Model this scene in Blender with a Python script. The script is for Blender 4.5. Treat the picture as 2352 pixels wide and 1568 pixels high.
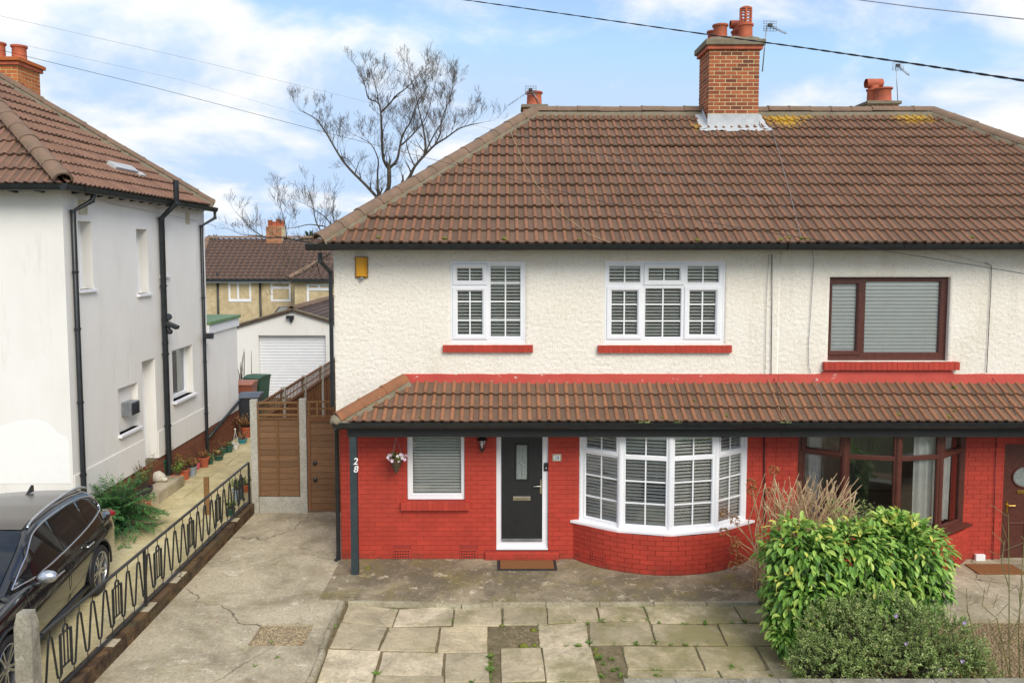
import bpy, bmesh, math, random
from mathutils import Vector, Matrix, noise
from math import sin, cos, pi, radians, sqrt, tan, atan2
random.seed(7)
for o in list(bpy.data.objects): bpy.data.objects.remove(o)
scene = bpy.context.scene
col = scene.collection

# ------------------------------------------------------------------ camera
# photo measured in a 2352 x 1568 grid: depth lines meet at (1158, 575)
FL, PX, HOR = 1780.0, 1158.0, 575.0
PITCH = radians(4.07)
PY = HOR + FL * tan(PITCH)
D = 13.2                                    # distance of the house front
def ray(u, v):
    a = (u - PX) / FL; b = -(v - PY) / FL
    return Vector((a, cos(PITCH) + b * sin(PITCH), -sin(PITCH) + b * cos(PITCH)))
_r = ray(1158, 1283)
CH = -_r.z / _r.y * D                       # camera height over the house's ground
CAM = Vector((0, 0, CH))
def at_y(u, v, Y): r = ray(u, v); return CAM + r * (Y / r.y)
def at_z(u, v, Z): r = ray(u, v); return CAM + r * ((Z - CH) / r.z)
def at_x(u, v, X): r = ray(u, v); return CAM + r * (X / r.x)
cd = bpy.data.cameras.new('camera'); cam = bpy.data.objects.new('camera', cd); col.objects.link(cam)
cd.sensor_width = 36.0; cd.lens = FL / 2352 * 36
cd.shift_x = (1176 - PX) / 2352; cd.shift_y = -(784 - PY) / 2352
cd.clip_start = 0.1; cd.clip_end = 3000
cam.location = CAM; cam.rotation_euler = (pi / 2 - PITCH, 0, 0)
scene.camera = cam

# ------------------------------------------------------------------ sky, sun, exposure
SUN_EL, SUN_AZ = radians(41), radians(153)   # azimuth from +Y clockwise: behind the camera, a little to the right
w = bpy.data.worlds.new('World'); scene.world = w; w.use_nodes = True
nt = w.node_tree; nt.nodes.clear()
def wn(t, **k):
    n = nt.nodes.new(t)
    for a, b in k.items(): setattr(n, a, b)
    return n
wl = nt.links.new
sky = wn('ShaderNodeTexSky', sky_type='NISHITA', sun_disc=False, sun_elevation=SUN_EL, sun_rotation=SUN_AZ)
sky.air_density = 1.0; sky.dust_density = 0.3; sky.ozone_density = 3.0
tc = wn('ShaderNodeTexCoord')
sep = wn('ShaderNodeSeparateXYZ'); wl(tc.outputs['Generated'], sep.inputs[0])
den = wn('ShaderNodeMath', operation='ADD'); wl(sep.outputs['Z'], den.inputs[0]); den.inputs[1].default_value = 0.34
dm = wn('ShaderNodeMath', operation='MAXIMUM'); wl(den.outputs[0], dm.inputs[0]); dm.inputs[1].default_value = 0.05
dx = wn('ShaderNodeMath', operation='DIVIDE'); wl(sep.outputs['X'], dx.inputs[0]); wl(dm.outputs[0], dx.inputs[1])
dy = wn('ShaderNodeMath', operation='DIVIDE'); wl(sep.outputs['Y'], dy.inputs[0]); wl(dm.outputs[0], dy.inputs[1])
cmb = wn('ShaderNodeCombineXYZ'); wl(dx.outputs[0], cmb.inputs[0]); wl(dy.outputs[0], cmb.inputs[1]); cmb.inputs[2].default_value = 3.7
n1 = wn('ShaderNodeTexNoise'); n1.inputs['Scale'].default_value = 2.5; n1.inputs['Detail'].default_value = 9; n1.inputs['Roughness'].default_value = 0.56; n1.inputs['Distortion'].default_value = 0.25
wl(cmb.outputs[0], n1.inputs['Vector'])
rp = wn('ShaderNodeValToRGB'); wl(n1.outputs['Fac'], rp.inputs[0])
rp.color_ramp.interpolation = 'EASE'
rp.color_ramp.elements[0].position = 0.40; rp.color_ramp.elements[0].color = (0.13,) * 3 + (1,)
rp.color_ramp.elements[1].position = 0.635; rp.color_ramp.elements[1].color = (0.95,) * 3 + (1,)
tint = wn('ShaderNodeMix', data_type='RGBA', blend_type='MULTIPLY'); tint.inputs['Factor'].default_value = 1
SKY_TINT = (0.86, 0.91, 1.08, 1)
wl(sky.outputs[0], tint.inputs['A']); tint.inputs['B'].default_value = SKY_TINT
lim = wn('ShaderNodeMix', data_type='RGBA', blend_type='DARKEN'); lim.inputs['Factor'].default_value = 1; lim.inputs['B'].default_value = (2.2, 3.15, 4.5, 1); wl(tint.outputs['Result'], lim.inputs['A'])
mixc = wn('ShaderNodeMix', data_type='RGBA'); wl(rp.outputs[0], mixc.inputs['Factor'])
wl(lim.outputs['Result'], mixc.inputs['A']); mixc.inputs['B'].default_value = (4.8, 4.75, 4.65, 1)
bg = wn('ShaderNodeBackground'); bg.inputs['Strength'].default_value = 0.10
wl(mixc.outputs['Result'], bg.inputs['Color'])
out = wn('ShaderNodeOutputWorld'); wl(bg.outputs[0], out.inputs['Surface'])
sl = bpy.data.lights.new('sun', 'SUN'); sun = bpy.data.objects.new('sun', sl); col.objects.link(sun)
sl.energy = 1.35; sl.angle = radians(35); sl.color = (1.0, 0.93, 0.82)
sdir = Vector((sin(SUN_AZ) * cos(SUN_EL), cos(SUN_AZ) * cos(SUN_EL), sin(SUN_EL)))
sun.rotation_euler = (-sdir).to_track_quat('-Z', 'Y').to_euler(); sun.location = (-10, -20, 40)
scene.view_settings.view_transform = 'Standard'; scene.view_settings.look = 'None'
scene.view_settings.exposure = 1.17; scene.view_settings.gamma = 1.0
scene.view_settings.use_curve_mapping = False
scene.render.engine = 'CYCLES'
scene.cycles.max_bounces = 8; scene.cycles.transparent_max_bounces = 12

# ------------------------------------------------------------------ helpers
def V(*a): return Vector(a)
class MB:
    def __init__(s): s.v = []; s.f = []; s.a = []
    def add(s, vs, fs, a=None):
        b = len(s.v); s.v += [tuple(p) for p in vs]; s.f += [tuple(i + b for i in q) for q in fs]
        s.a += (a if a is not None else [0.0] * len(vs)); return s
    def box(s, x0, x1, y0, y1, z0, z1, M=None):
        vs = [V(x, y, z) for z in (z0, z1) for y in (y0, y1) for x in (x0, x1)]
        if M is not None: vs = [M @ p for p in vs]
        return s.add(vs, [(0,2,3,1),(4,5,7,6),(0,1,5,4),(2,6,7,3),(0,4,6,2),(1,3,7,5)])
    def poly(s, pts): return s.add(pts, [tuple(range(len(pts)))])
    def grid(s, rows, a=None):
        n = len(rows[0]); vs = [p for r in rows for p in r]
        fs = [(i*n+j, i*n+j+1, (i+1)*n+j+1, (i+1)*n+j) for i in range(len(rows)-1) for j in range(n-1)]
        return s.add(vs, fs, a)
    def tube(s, pts, rad, n=6, cap=True):
        pts = [Vector(p) for p in pts]
        if not hasattr(rad, '__len__'): rad = [rad] * len(pts)
        rows = []; ref = None
        for i, p in enumerate(pts):
            t = (pts[min(i+1, len(pts)-1)] - pts[max(i-1, 0)])
            if t.length < 1e-9: t = V(0,0,1)
            t.normalize()
            if ref is None: ref = V(1,0,0) if abs(t.x) < .8 else V(0,1,0)
            a = (ref - t * ref.dot(t)); a.normalize(); b = t.cross(a); ref = a
            rows.append([p + (a*cos(2*pi*k/n) + b*sin(2*pi*k/n)) * rad[i] for k in range(n)])
        vs = [q for r in rows for q in r]; fs = []
        for i in range(len(rows)-1):
            for k in range(n):
                k2 = (k+1) % n; fs.append((i*n+k, i*n+k2, (i+1)*n+k2, (i+1)*n+k))
        if cap: fs.append(tuple(range(n-1, -1, -1))); m = (len(rows)-1)*n; fs.append(tuple(m+k for k in range(n)))
        return s.add(vs, fs)
    def lathe(s, prof, c=(0,0,0), n=20, M=None):
        c = Vector(c); rows = [[V(r*cos(2*pi*k/n), r*sin(2*pi*k/n), z) for k in range(n)] for r, z in prof]
        vs = [q for r in rows for q in r]
        vs = [(M @ q if M is not None else q) + c for q in vs]
        fs = [(i*n+k, i*n+(k+1) % n, (i+1)*n+(k+1) % n, (i+1)*n+k) for i in range(len(rows)-1) for k in range(n)]
        return s.add(vs, fs)
    def prism(s, poly, d):                   # poly: 3D points, d: extrusion vector
        n = len(poly); d = Vector(d); a = [Vector(p) for p in poly]
        return s.add(a + [p + d for p in a], [tuple(range(n-1,-1,-1)), tuple(range(n, 2*n))] + [(i, (i+1) % n, n+(i+1) % n, n+i) for i in range(n)])
    def sphere(s, c, r, n=12, m=8, sc=(1,1,1)):
        rows = [[Vector(c) + V(r*sc[0]*sin(pi*i/m)*cos(2*pi*k/n), r*sc[1]*sin(pi*i/m)*sin(2*pi*k/n), -r*sc[2]*cos(pi*i/m)) for k in range(n)] for i in range(m+1)]
        vs = [q for r_ in rows for q in r_]
        return s.add(vs, [(i*n+k, i*n+(k+1) % n, (i+1)*n+(k+1) % n, (i+1)*n+k) for i in range(m) for k in range(n)])
    def mesh(s, name, mat, smooth=False, off=None, attr=None):
        me = bpy.data.meshes.new(name)
        vs = s.v if off is None else [(p[0]-off[0], p[1]-off[1], p[2]-off[2]) for p in s.v]
        me.from_pydata(vs, [], s.f); me.update()
        if attr:
            at = me.attributes.new(attr, 'FLOAT', 'POINT'); at.data.foreach_set('value', s.a)
        if smooth is True: me.polygons.foreach_set('use_smooth', [True] * len(me.polygons))
        elif smooth:
            me.polygons.foreach_set('use_smooth', [True] * len(me.polygons))
            try: me.set_sharp_from_angle(angle=radians(smooth))
            except Exception: pass
        if mat is not None: me.materials.append(mat)
        return me
    def build(s, name, mat, parent=None, smooth=False, attr=None, bevel=0, base=False):
        off = None
        if base and s.v:
            xs = [p[0] for p in s.v]; ys = [p[1] for p in s.v]; zs = [p[2] for p in s.v]
            off = ((min(xs)+max(xs))/2, (min(ys)+max(ys))/2, min(zs))
        me = s.mesh(name, mat, smooth, off, attr)
        if bevel:
            bm = bmesh.new(); bm.from_mesh(me)
            bmesh.ops.remove_doubles(bm, verts=bm.verts, dist=1e-5)
            es = [e for e in bm.edges if len(e.link_faces) == 2 and e.calc_face_angle(0) > .6]
            bmesh.ops.bevel(bm, geom=es, offset=bevel, segments=2, profile=.6, affect='EDGES', clamp_overlap=True)
            bm.to_mesh(me); bm.free()
        return link(name, me, parent, off)
def link(name, me, parent=None, loc=None):
    o = bpy.data.objects.new(name, me); col.objects.link(o)
    if loc is not None: o.location = loc
    if parent is not None: setp(o, parent)
    return o
ROOT = {}
def setp(o, p):
    o.parent = p
    if p.name in ROOT: o.matrix_parent_inverse = Matrix.Translation(-ROOT[p.name])
def tag(o, label=None, cat=None, group=None, kind=None):
    if label: o['label'] = label
    if cat: o['category'] = cat
    if group: o['group'] = group
    if kind: o['kind'] = kind
    return o
def thing(name, label, cat, loc=(0,0,0), group=None, local=False):
    o = bpy.data.objects.new(name, None); col.objects.link(o); o.empty_display_size = .1
    o.location = loc
    if not local: ROOT[o.name] = Vector(loc)     # parts are built in world coordinates
    return tag(o, label, cat, group)
def one(mb, name, mat, label, cat, group=None, kind=None, **k):
    o = mb.build(name, mat, base=True, **k); return tag(o, label, cat, group, kind)
def struct(mb, name, mat, **k):
    o = mb.build(name, mat, **k); o['kind'] = 'structure'; return o
def dup(root, loc=None, rotz=None, label=None, group=None):
    r = root.copy(); col.objects.link(r)
    if loc is not None: r.location = loc
    if rotz is not None: r.rotation_euler = (0,0,rotz)
    if label: r['label'] = label
    if group: r['group'] = group
    for ch in list(root.children):
        c = ch.copy(); col.objects.link(c); c.parent = r
        for g in list(ch.children):
            d = g.copy(); col.objects.link(d); d.parent = c
    return r
def rnd(a, b): return random.uniform(a, b)
def hx(r, g, b):                                # sRGB 0-255 to linear
    f = lambda c: (c/255/12.92) if c/255 <= .04045 else ((c/255+.055)/1.055)**2.4
    return (f(r), f(g), f(b), 1)

# ------------------------------------------------------------------ materials
class NT:
    def __init__(s, name):
        s.m = bpy.data.materials.new(name); s.m.use_nodes = True; s.t = s.m.node_tree
        s.b = s.t.nodes['Principled BSDF']; s.o = s.t.nodes['Material Output']
    def n(s, t, **k):
        x = s.t.nodes.new(t)
        for a, b in k.items(): setattr(x, a, b)
        return x
    def l(s, a, b): s.t.links.new(a, b)
    def pos(s):
        if not hasattr(s, '_p'): s._p = s.n('ShaderNodeNewGeometry').outputs['Position']
        return s._p
    def noise(s, scale, detail=5, rough=.6, dist=0, vec=None, sc3=None):
        x = s.n('ShaderNodeTexNoise'); x.inputs['Scale'].default_value = scale; x.inputs['Detail'].default_value = detail
        x.inputs['Roughness'].default_value = rough; x.inputs['Distortion'].default_value = dist
        v = vec or s.pos()
        if sc3:
            mp = s.n('ShaderNodeMapping'); mp.inputs['Scale'].default_value = sc3; s.l(v, mp.inputs['Vector']); v = mp.outputs[0]
        s.l(v, x.inputs['Vector']); return x.outputs['Fac']
    def ramp(s, fac, stops):
        r = s.n('ShaderNodeValToRGB'); e = r.color_ramp.elements
        while len(e) < len(stops): e.new(.5)
        for i, (p, c) in enumerate(stops):
            e[i].position = p; c = c if hasattr(c, '__len__') else (c, c, c, 1)
            e[i].color = c if len(c) == 4 else tuple(c) + (1,)
        s.l(fac, r.inputs[0]); return r.outputs['Color']
    def mix(s, fac, a, b, blend='MIX'):
        x = s.n('ShaderNodeMix', data_type='RGBA', blend_type=blend)
        for sock, val in ((x.inputs['Factor'], fac), (x.inputs['A'], a), (x.inputs['B'], b)):
            if hasattr(val, 'node'): s.l(val, sock)
            elif hasattr(val, '__len__'): sock.default_value = val if len(val) == 4 else tuple(val) + (1,)
            else: sock.default_value = val if sock.type == 'VALUE' else (val, val, val, 1)
        return x.outputs['Result']
    def math(s, op, a, b=None):
        x = s.n('ShaderNodeMath', operation=op)
        for i, q in enumerate((a, b)):
            if q is None: continue
            if hasattr(q, 'node'): s.l(q, x.inputs[i])
            else: x.inputs[i].default_value = q
        return x.outputs[0]
    def rand(s): return s.n('ShaderNodeObjectInfo').outputs['Random']
    def attr(s, nm): return s.n('ShaderNodeAttribute', attribute_name=nm).outputs['Fac']
    def col(s, c):
        if hasattr(c, 'node'): s.l(c, s.b.inputs['Base Color'])
        else: s.b.inputs['Base Color'].default_value = c
        return s
    def rough(s, r):
        if hasattr(r, 'node'): s.l(r, s.b.inputs['Roughness'])
        else: s.b.inputs['Roughness'].default_value = r
        return s
    def set(s, **k):
        for a, b in k.items(): s.b.inputs[a.replace('_', ' ')].default_value = b
        return s
    def bump(s, h, strength=.5, dist=.01, prev=None):
        x = s.n('ShaderNodeBump'); x.inputs['Strength'].default_value = strength; x.inputs['Distance'].default_value = dist
        s.l(h, x.inputs['Height'])
        if prev: s.l(prev, x.inputs['Normal'])
        s.l(x.outputs[0], s.b.inputs['Normal']); return x.outputs[0]
def simple(name, c, c2=None, scale=6, rough=.6, bump=0, bscale=60, bdist=.004, rand=0, metal=0, spec=.5, **k):
    m = NT(name)
    c2 = c2 or tuple(x*.82 for x in c[:3]) + (1,)
    cc = m.mix(m.ramp(m.noise(scale), [(.35, 0), (.65, 1)]), c, c2)
    if rand:
        v = m.math('ADD', m.math('MULTIPLY', m.rand(), rand), 1 - rand/2)
        hs = m.n('ShaderNodeHueSaturation'); m.l(v, hs.inputs['Value']); m.l(cc, hs.inputs['Color']); cc = hs.outputs[0]
    m.col(cc).rough(rough).set(Metallic=metal, Specular_IOR_Level=spec, **k)
    if bump: m.bump(m.noise(bscale, 4), bump, bdist)
    return m.m
MT = {}
# roughcast render, cream
m = NT('roughcast'); v1 = m.noise(26, 4, .6); 
cc = m.mix(m.ramp(m.noise(1.3, 6, .65), [(.3, 0), (.7, 1)]), hx(247,242,231), hx(240,233,219))
cc = m.mix(m.ramp(m.noise(52, 3, .6), [(.30, .8), (.47, 0)]), cc, hx(196,184,160))
cc = m.mix(m.ramp(m.noise(.9, 8, .7, sc3=(1.6, 1, .35)), [(.52, 0), (.74, .5)]), cc, hx(204,194,170))
m.col(cc).rough(.92).set(Specular_IOR_Level=.2); m.bump(m.noise(60, 3, .6), .7, .02); MT['roughcast'] = m.m
# white smooth render
m = NT('white_render')
cc = m.mix(m.ramp(m.noise(.7, 7, .65, sc3=(1, 1, .5)), [(.35, 0), (.7, 1)]), hx(240,238,232), hx(230,227,219))
cc = m.mix(m.ramp(m.noise(2.2, 8, .75, sc3=(1.5, 1.5, .22)), [(.56, 0), (.8, .5)]), cc, hx(184,179,166))
m.col(cc).rough(.9).set(Specular_IOR_Level=.2); m.bump(m.noise(180, 2), .25, .004); MT['render'] = m.m
MT['render_new'] = simple('fresh_white_render', hx(245,244,240), hx(241,240,236), rough=.85, bump=.15, bscale=150)
# red masonry paint
def redpaint(name, chips, randv):
    m = NT(name)
    cc = m.mix(m.ramp(m.noise(2.2, 6, .6), [(.3, 0), (.7, 1)]), hx(185,67,51), hx(169,58,45))
    v = m.math('ADD', m.math('MULTIPLY', m.rand(), randv), 1 - randv/2)
    hs = m.n('ShaderNodeHueSaturation'); m.l(v, hs.inputs['Value']); m.l(cc, hs.inputs['Color']); cc = hs.outputs[0]
    cc = m.mix(m.ramp(m.noise(1.1, 7, .7), [(.5, 0), (.75, .5)]), cc, hx(158,66,52))
    cc = m.mix(m.ramp(m.noise(5.5, 6, .75), [(chips, 0), (chips+.02, 1)]), cc, hx(176,98,62))
    sz = m.n('ShaderNodeSeparateXYZ'); m.l(m.pos(), sz.inputs[0])
    sp = m.math('SUBTRACT', m.noise(7, 7, .75), m.math('MULTIPLY', sz.outputs[2], 1.1))
    cc = m.mix(m.ramp(sp, [(.36, 0), (.56, .6)]), cc, hx(112,62,48))
    m.col(cc).rough(.62).set(Specular_IOR_Level=.35); m.bump(m.noise(70, 4), .4, .004); return m.m
MT['red'] = redpaint('red_painted_brick', .715, .16)
MT['redjoint'] = simple('red_painted_joint', hx(156,54,44), hx(144,50,40), rough=.8, bump=.4)
m = NT('flaked_red_paint')
cc = m.mix(m.ramp(m.noise(3, 5), [(.3, 0), (.7, 1)]), hx(192,72,57), hx(176,62,50))
cc = m.mix(m.ramp(m.noise(7, 6, .72, sc3=(1, 1, 1.6)), [(.64, 0), (.66, 1)]), cc, hx(214,206,198))
m.col(cc).rough(.6); m.bump(m.noise(30, 4), .4, .006); MT['redflash'] = m.m
# roof tiles
def tilemat(name, pan, pan2, roll, roll2, lichen=None, moss=.70):
    m = NT(name)
    pn = m.mix(m.ramp(m.noise(3.5, 6, .7), [(.3, 0), (.7, 1)]), pan, pan2)
    rl = m.mix(m.ramp(m.noise(9, 5, .7), [(.3, 0), (.7, 1)]), roll, roll2)
    a = m.ramp(m.math('ADD', m.attr('roll'), m.math('MULTIPLY', m.math('SUBTRACT', m.noise(22, 4), .5), .7)), [(.25, 0), (.7, 1)])
    cc = m.mix(a, pn, rl)
    v = m.math('ADD', m.math('MULTIPLY', m.rand(), .22), .89)
    hs = m.n('ShaderNodeHueSaturation'); m.l(v, hs.inputs['Value']); m.l(cc, hs.inputs['Color']); cc = hs.outputs[0]
    cc = m.mix(m.ramp(m.noise(14, 6, .75), [(.70, 0), (.73, 1)]), cc, hx(58,48,40))
    cc = m.mix(m.ramp(m.noise(19, 4, .7, vec=None), [(.735, 0), (.75, 1)]), cc, hx(190,182,160))
    if lichen:
        acc = None
        for (c, r) in lichen:
            d = m.n('ShaderNodeVectorMath', operation='DISTANCE'); m.l(m.pos(), d.inputs[0]); d.inputs[1].default_value = c
            q = m.ramp(m.math('DIVIDE', d.outputs['Value'], r), [(.15, 1), (1, 0)])
            acc = q if acc is None else m.math('MAXIMUM', acc, q)
        th = m.math('ADD', m.noise(13, 7, .8), m.math('MULTIPLY', acc, .36))
        lc = m.mix(m.ramp(m.noise(30, 4), [(.4, 0), (.6, 1)]), hx(206,158,42), hx(150,128,66))
        cc = m.mix(m.ramp(th, [(.70, 0), (.76, 1)]), cc, lc)
    m.col(cc).rough(.85).set(Specular_IOR_Level=.3); m.bump(m.noise(140, 3), .5, .004); return m.m
RIDGE_Y, EAVE_Y = D + 3.5, D - .44
_ch = at_y(1690, 262, 16.2); _re = at_y(2100, 250, 16.7)
MT['tile'] = tilemat('brown_roof_tile', hx(118,93,75), hx(98,80,67), hx(142,99,73), hx(122,89,69),
                     lichen=[((at_y(1800, 262, 16.4)), .75), ((at_y(1850, 252, 16.6)), .5), ((at_y(2090, 255, 16.6)), .9), (at_y(1600, 300, 16.2), .3)])
MT['tile_porch'] = tilemat('porch_roof_tile', hx(126,98,79), hx(103,84,69), hx(158,108,76), hx(132,94,71))
MT['tile_left'] = tilemat('weathered_roof_tile', hx(132,104,86), hx(106,86,74), hx(146,110,90), hx(120,92,78))
MT['tile_far'] = tilemat('dark_brown_roof_tile', hx(98,80,70), hx(80,66,60), hx(118,92,76), hx(98,78,66))
def mossy(name, c1, c2, moss, th=.6):
    m = NT(name)
    cc = m.mix(m.ramp(m.noise(5, 6, .7), [(.3, 0), (.7, 1)]), c1, c2)
    cc = m.mix(m.ramp(m.noise(11, 7, .75), [(th, 0), (th+.05, 1)]), cc, moss)
    cc = m.mix(m.ramp(m.noise(24, 5, .7), [(.68, 0), (.71, 1)]), cc, hx(200,196,180))
    m.col(cc).rough(.9).set(Specular_IOR_Level=.2); m.bump(m.noise(35, 5), .6, .012); return m.m
MT['ridge'] = mossy('ridge_tile', hx(142,116,96), hx(118,100,86), hx(112,106,74), .58)
MT['ridge_porch'] = mossy('hip_tile_orange', hx(160,106,74), hx(132,94,70), hx(110,102,74), .64)
MT['mortar'] = mossy('grey_mortar', hx(142,132,112), hx(118,110,92), hx(104,100,70), .58)
MT['black'] = simple('black_gutter_plastic', hx(30,34,36), hx(40,44,46), scale=9, rough=.38, bump=.08)
MT['slate'] = simple('dark_slate_paint', hx(52,64,68), hx(42,54,58), rough=.5, bump=.1)
MT['dark'] = simple('dark_timber', hx(30,32,32), hx(22,24,24), rough=.6)
MT['upvc'] = simple('white_frame_plastic', hx(240,241,243), hx(234,235,238), rough=.28, scale=3)
MT['bar'] = simple('white_glazing_bar', hx(240,241,242), hx(236,237,238), rough=.4)
MT['brownupvc'] = simple('brown_frame_plastic', hx(92,50,40), hx(78,42,34), rough=.4, scale=14)
MT['slat'] = simple('white_blind_slat', hx(244,244,241), hx(240,240,236), rough=.5)
MT['room'] = simple('room_wall', hx(214,208,196), hx(204,198,186), rough=.9)
MT['curtain'] = simple('white_net_curtain', hx(222,222,216), hx(206,206,200), rough=.9)
MT['blackdoor'] = simple('black_composite_door', hx(30,31,32), hx(36,37,38), rough=.45, bump=.35, bscale=220, bdist=.002)
MT['chrome'] = simple('chrome', hx(206,202,190), hx(186,182,172), rough=.22, metal=1)
MT['brass'] = simple('brass', hx(216,180,96), hx(196,160,80), rough=.28, metal=1)
MT['lead'] = mossy('lead_flashing', hx(196,198,198), hx(168,172,174), hx(150,150,140), .66)
MT['terracotta'] = simple('terracotta', hx(196,104,70), hx(160,84,60), scale=5, rough=.8, bump=.25, rand=.2)
MT['wire'] = simple('black_cable', hx(34,34,38), rough=.6)
MT['wireg'] = simple('grey_cable', hx(150,152,158), rough=.6)
MT['cream_cable'] = simple('cream_cable', hx(196,176,130), rough=.6)
MT['alu'] = simple('grey_aluminium', hx(180,184,188), hx(150,154,158), rough=.4, metal=.8)
MT['iron'] = simple('black_iron_railing', hx(34,36,38), hx(48,48,46), scale=20, rough=.42, bump=.2)
def glassmat(name, tintc, refl, base=.04):
    m = NT(name); t = m.t; t.nodes.remove(m.b)
    tr = m.n('ShaderNodeBsdfTransparent'); tr.inputs[0].default_value = tintc
    gl = m.n('ShaderNodeBsdfGlossy'); gl.inputs['Roughness'].default_value = .015; gl.inputs[0].default_value = (.95,.97,1,1)
    fr = m.n('ShaderNodeFresnel'); fr.inputs['IOR'].default_value = 1.5
    bp = m.n('ShaderNodeBump'); bp.inputs['Strength'].default_value = .05; bp.inputs['Distance'].default_value = .02
    m.l(m.noise(1.6, 1), bp.inputs['Height']); m.l(bp.outputs[0], gl.inputs['Normal'])
    f = m.math('ADD', m.math('MULTIPLY', fr.outputs[0], refl), base)
    mx = m.n('ShaderNodeMixShader'); m.l(f, mx.inputs[0]); m.l(tr.outputs[0], mx.inputs[1]); m.l(gl.outputs[0], mx.inputs[2])
    m.l(mx.outputs[0], m.o.inputs['Surface']); return m.m
MT['glass'] = glassmat('window_glass', (.95,.97,.96,1), 1.5, .08)
MT['frost'] = simple('frosted_door_glass', hx(150,156,152), hx(120,126,124), scale=40, rough=.25, bump=.3, bscale=90)
MT['carglass'] = simple('car_glass', hx(30,36,38), hx(24,28,30), rough=.04, spec=.9)
# brick (one random tone per brick)
def brickmat(name, cols, dirt=.66):
    m = NT(name)
    cc = m.ramp(m.rand(), [(i/(len(cols)-1), c) for i, c in enumerate(cols)])
    cc = m.mix(m.ramp(m.noise(18, 5, .7), [(.3, 0), (.75, .55)]), cc, m.mix(.5, cc, hx(70,46,38)))
    cc = m.mix(m.ramp(m.noise(4, 6, .7), [(dirt, 0), (dirt+.14, .8)]), cc, hx(58,46,40))
    m.col(cc).rough(.88).set(Specular_IOR_Level=.2); m.bump(m.noise(90, 4), .5, .005); return m.m
MT['brick'] = brickmat('chimney_brick', [hx(176,98,66), hx(146,82,60), hx(184,106,70), hx(108,66,54), hx(166,92,64), hx(190,114,76)])
MT['brick_left'] = brickmat('orange_chimney_brick', [hx(204,120,66), hx(190,106,60), hx(212,130,74), hx(176,98,58)], .8)
MT['brick_low'] = brickmat('stained_brick', [hx(96,84,62), hx(110,88,64), hx(80,72,56), hx(120,94,66), hx(94,86,64)], .48)
MT['brick_plinth'] = brickmat('plinth_brick', [hx(138,88,66), hx(124,80,62), hx(150,98,74), hx(112,76,60)], .7)
MT['joint'] = simple('pale_mortar_joint', hx(224,206,158), hx(200,182,138), scale=14, rough=.95, bump=.4)
MT['joint_dark'] = simple('grey_mortar_joint', hx(120,110,92), hx(92,84,70), scale=14, rough=.95, bump=.4)
# concrete and stone
def concrete(name, base, base2, dark, light, green, crack=True, dth=.56, lth=.64, gth=.62):
    m = NT(name)
    cc = m.mix(m.ramp(m.noise(1.1, 8, .68), [(.32, 0), (.68, 1)]), base, base2)
    cc = m.mix(m.ramp(m.noise(.75, 9, .72, .4), [(dth-.08, 0), (dth+.12, .85)]), cc, dark)
    cc = m.mix(m.ramp(m.noise(1.5, 8, .7, .3), [(gth-.03, 0), (gth+.12, .55)]), cc, green)
    cc = m.mix(m.ramp(m.noise(2.3, 9, .78, .2), [(lth-.02, 0), (lth+.06, .9)]), cc, light)
    cc = m.mix(m.ramp(m.noise(26, 6, .8), [(.36, .6), (.52, 0)]), cc, dark)
    cc = m.mix(m.ramp(m.noise(6.5, 8, .8, .3), [(.56, 0), (.66, .55)]), cc, light)
    if crack:
        vo = m.n('ShaderNodeTexVoronoi', feature='DISTANCE_TO_EDGE'); vo.inputs['Scale'].default_value = .42
        wv = m.n('ShaderNodeVectorMath', operation='ADD'); nz = m.n('ShaderNodeTexNoise'); nz.inputs['Scale'].default_value = 2.2; nz.inputs['Detail'].default_value = 6
        m.l(m.pos(), nz.inputs['Vector']); sc = m.n('ShaderNodeVectorMath', operation='SCALE'); sc.inputs['Scale'].default_value = .55
        m.l(nz.outputs['Color'], sc.inputs[0]); m.l(m.pos(), wv.inputs[0]); m.l(sc.outputs[0], wv.inputs[1]); m.l(wv.outputs[0], vo.inputs['Vector'])
        cr = m.ramp(vo.outputs['Distance'], [(.0, .9), (.003, .6), (.006, 0)])
        cr = m.mix(m.ramp(m.noise(.6, 2), [(.40, 0), (.52, 1)]), (0,0,0,1), cr)
        cc = m.mix(cr, cc, hx(56,50,40))
    m.col(cc).rough(.93).set(Specular_IOR_Level=.2)
    m.bump(m.noise(45, 6, .7), .5, .01); return m.m
MT['drive'] = concrete('drive_concrete', hx(202,190,162), hx(182,170,144), hx(128,118,96), hx(228,219,196), hx(160,150,98), True, .52, .60, .60)
MT['patio'] = concrete('patio_concrete', hx(188,174,144), hx(166,152,124), hx(104,96,78), hx(228,214,184), hx(152,140,78), False, .43, .60, .53)
MT['kerbstone'] = concrete('stone_edging', hx(186,178,152), hx(160,150,126), hx(108,100,80), hx(214,206,184), hx(120,116,76), False)
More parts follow.
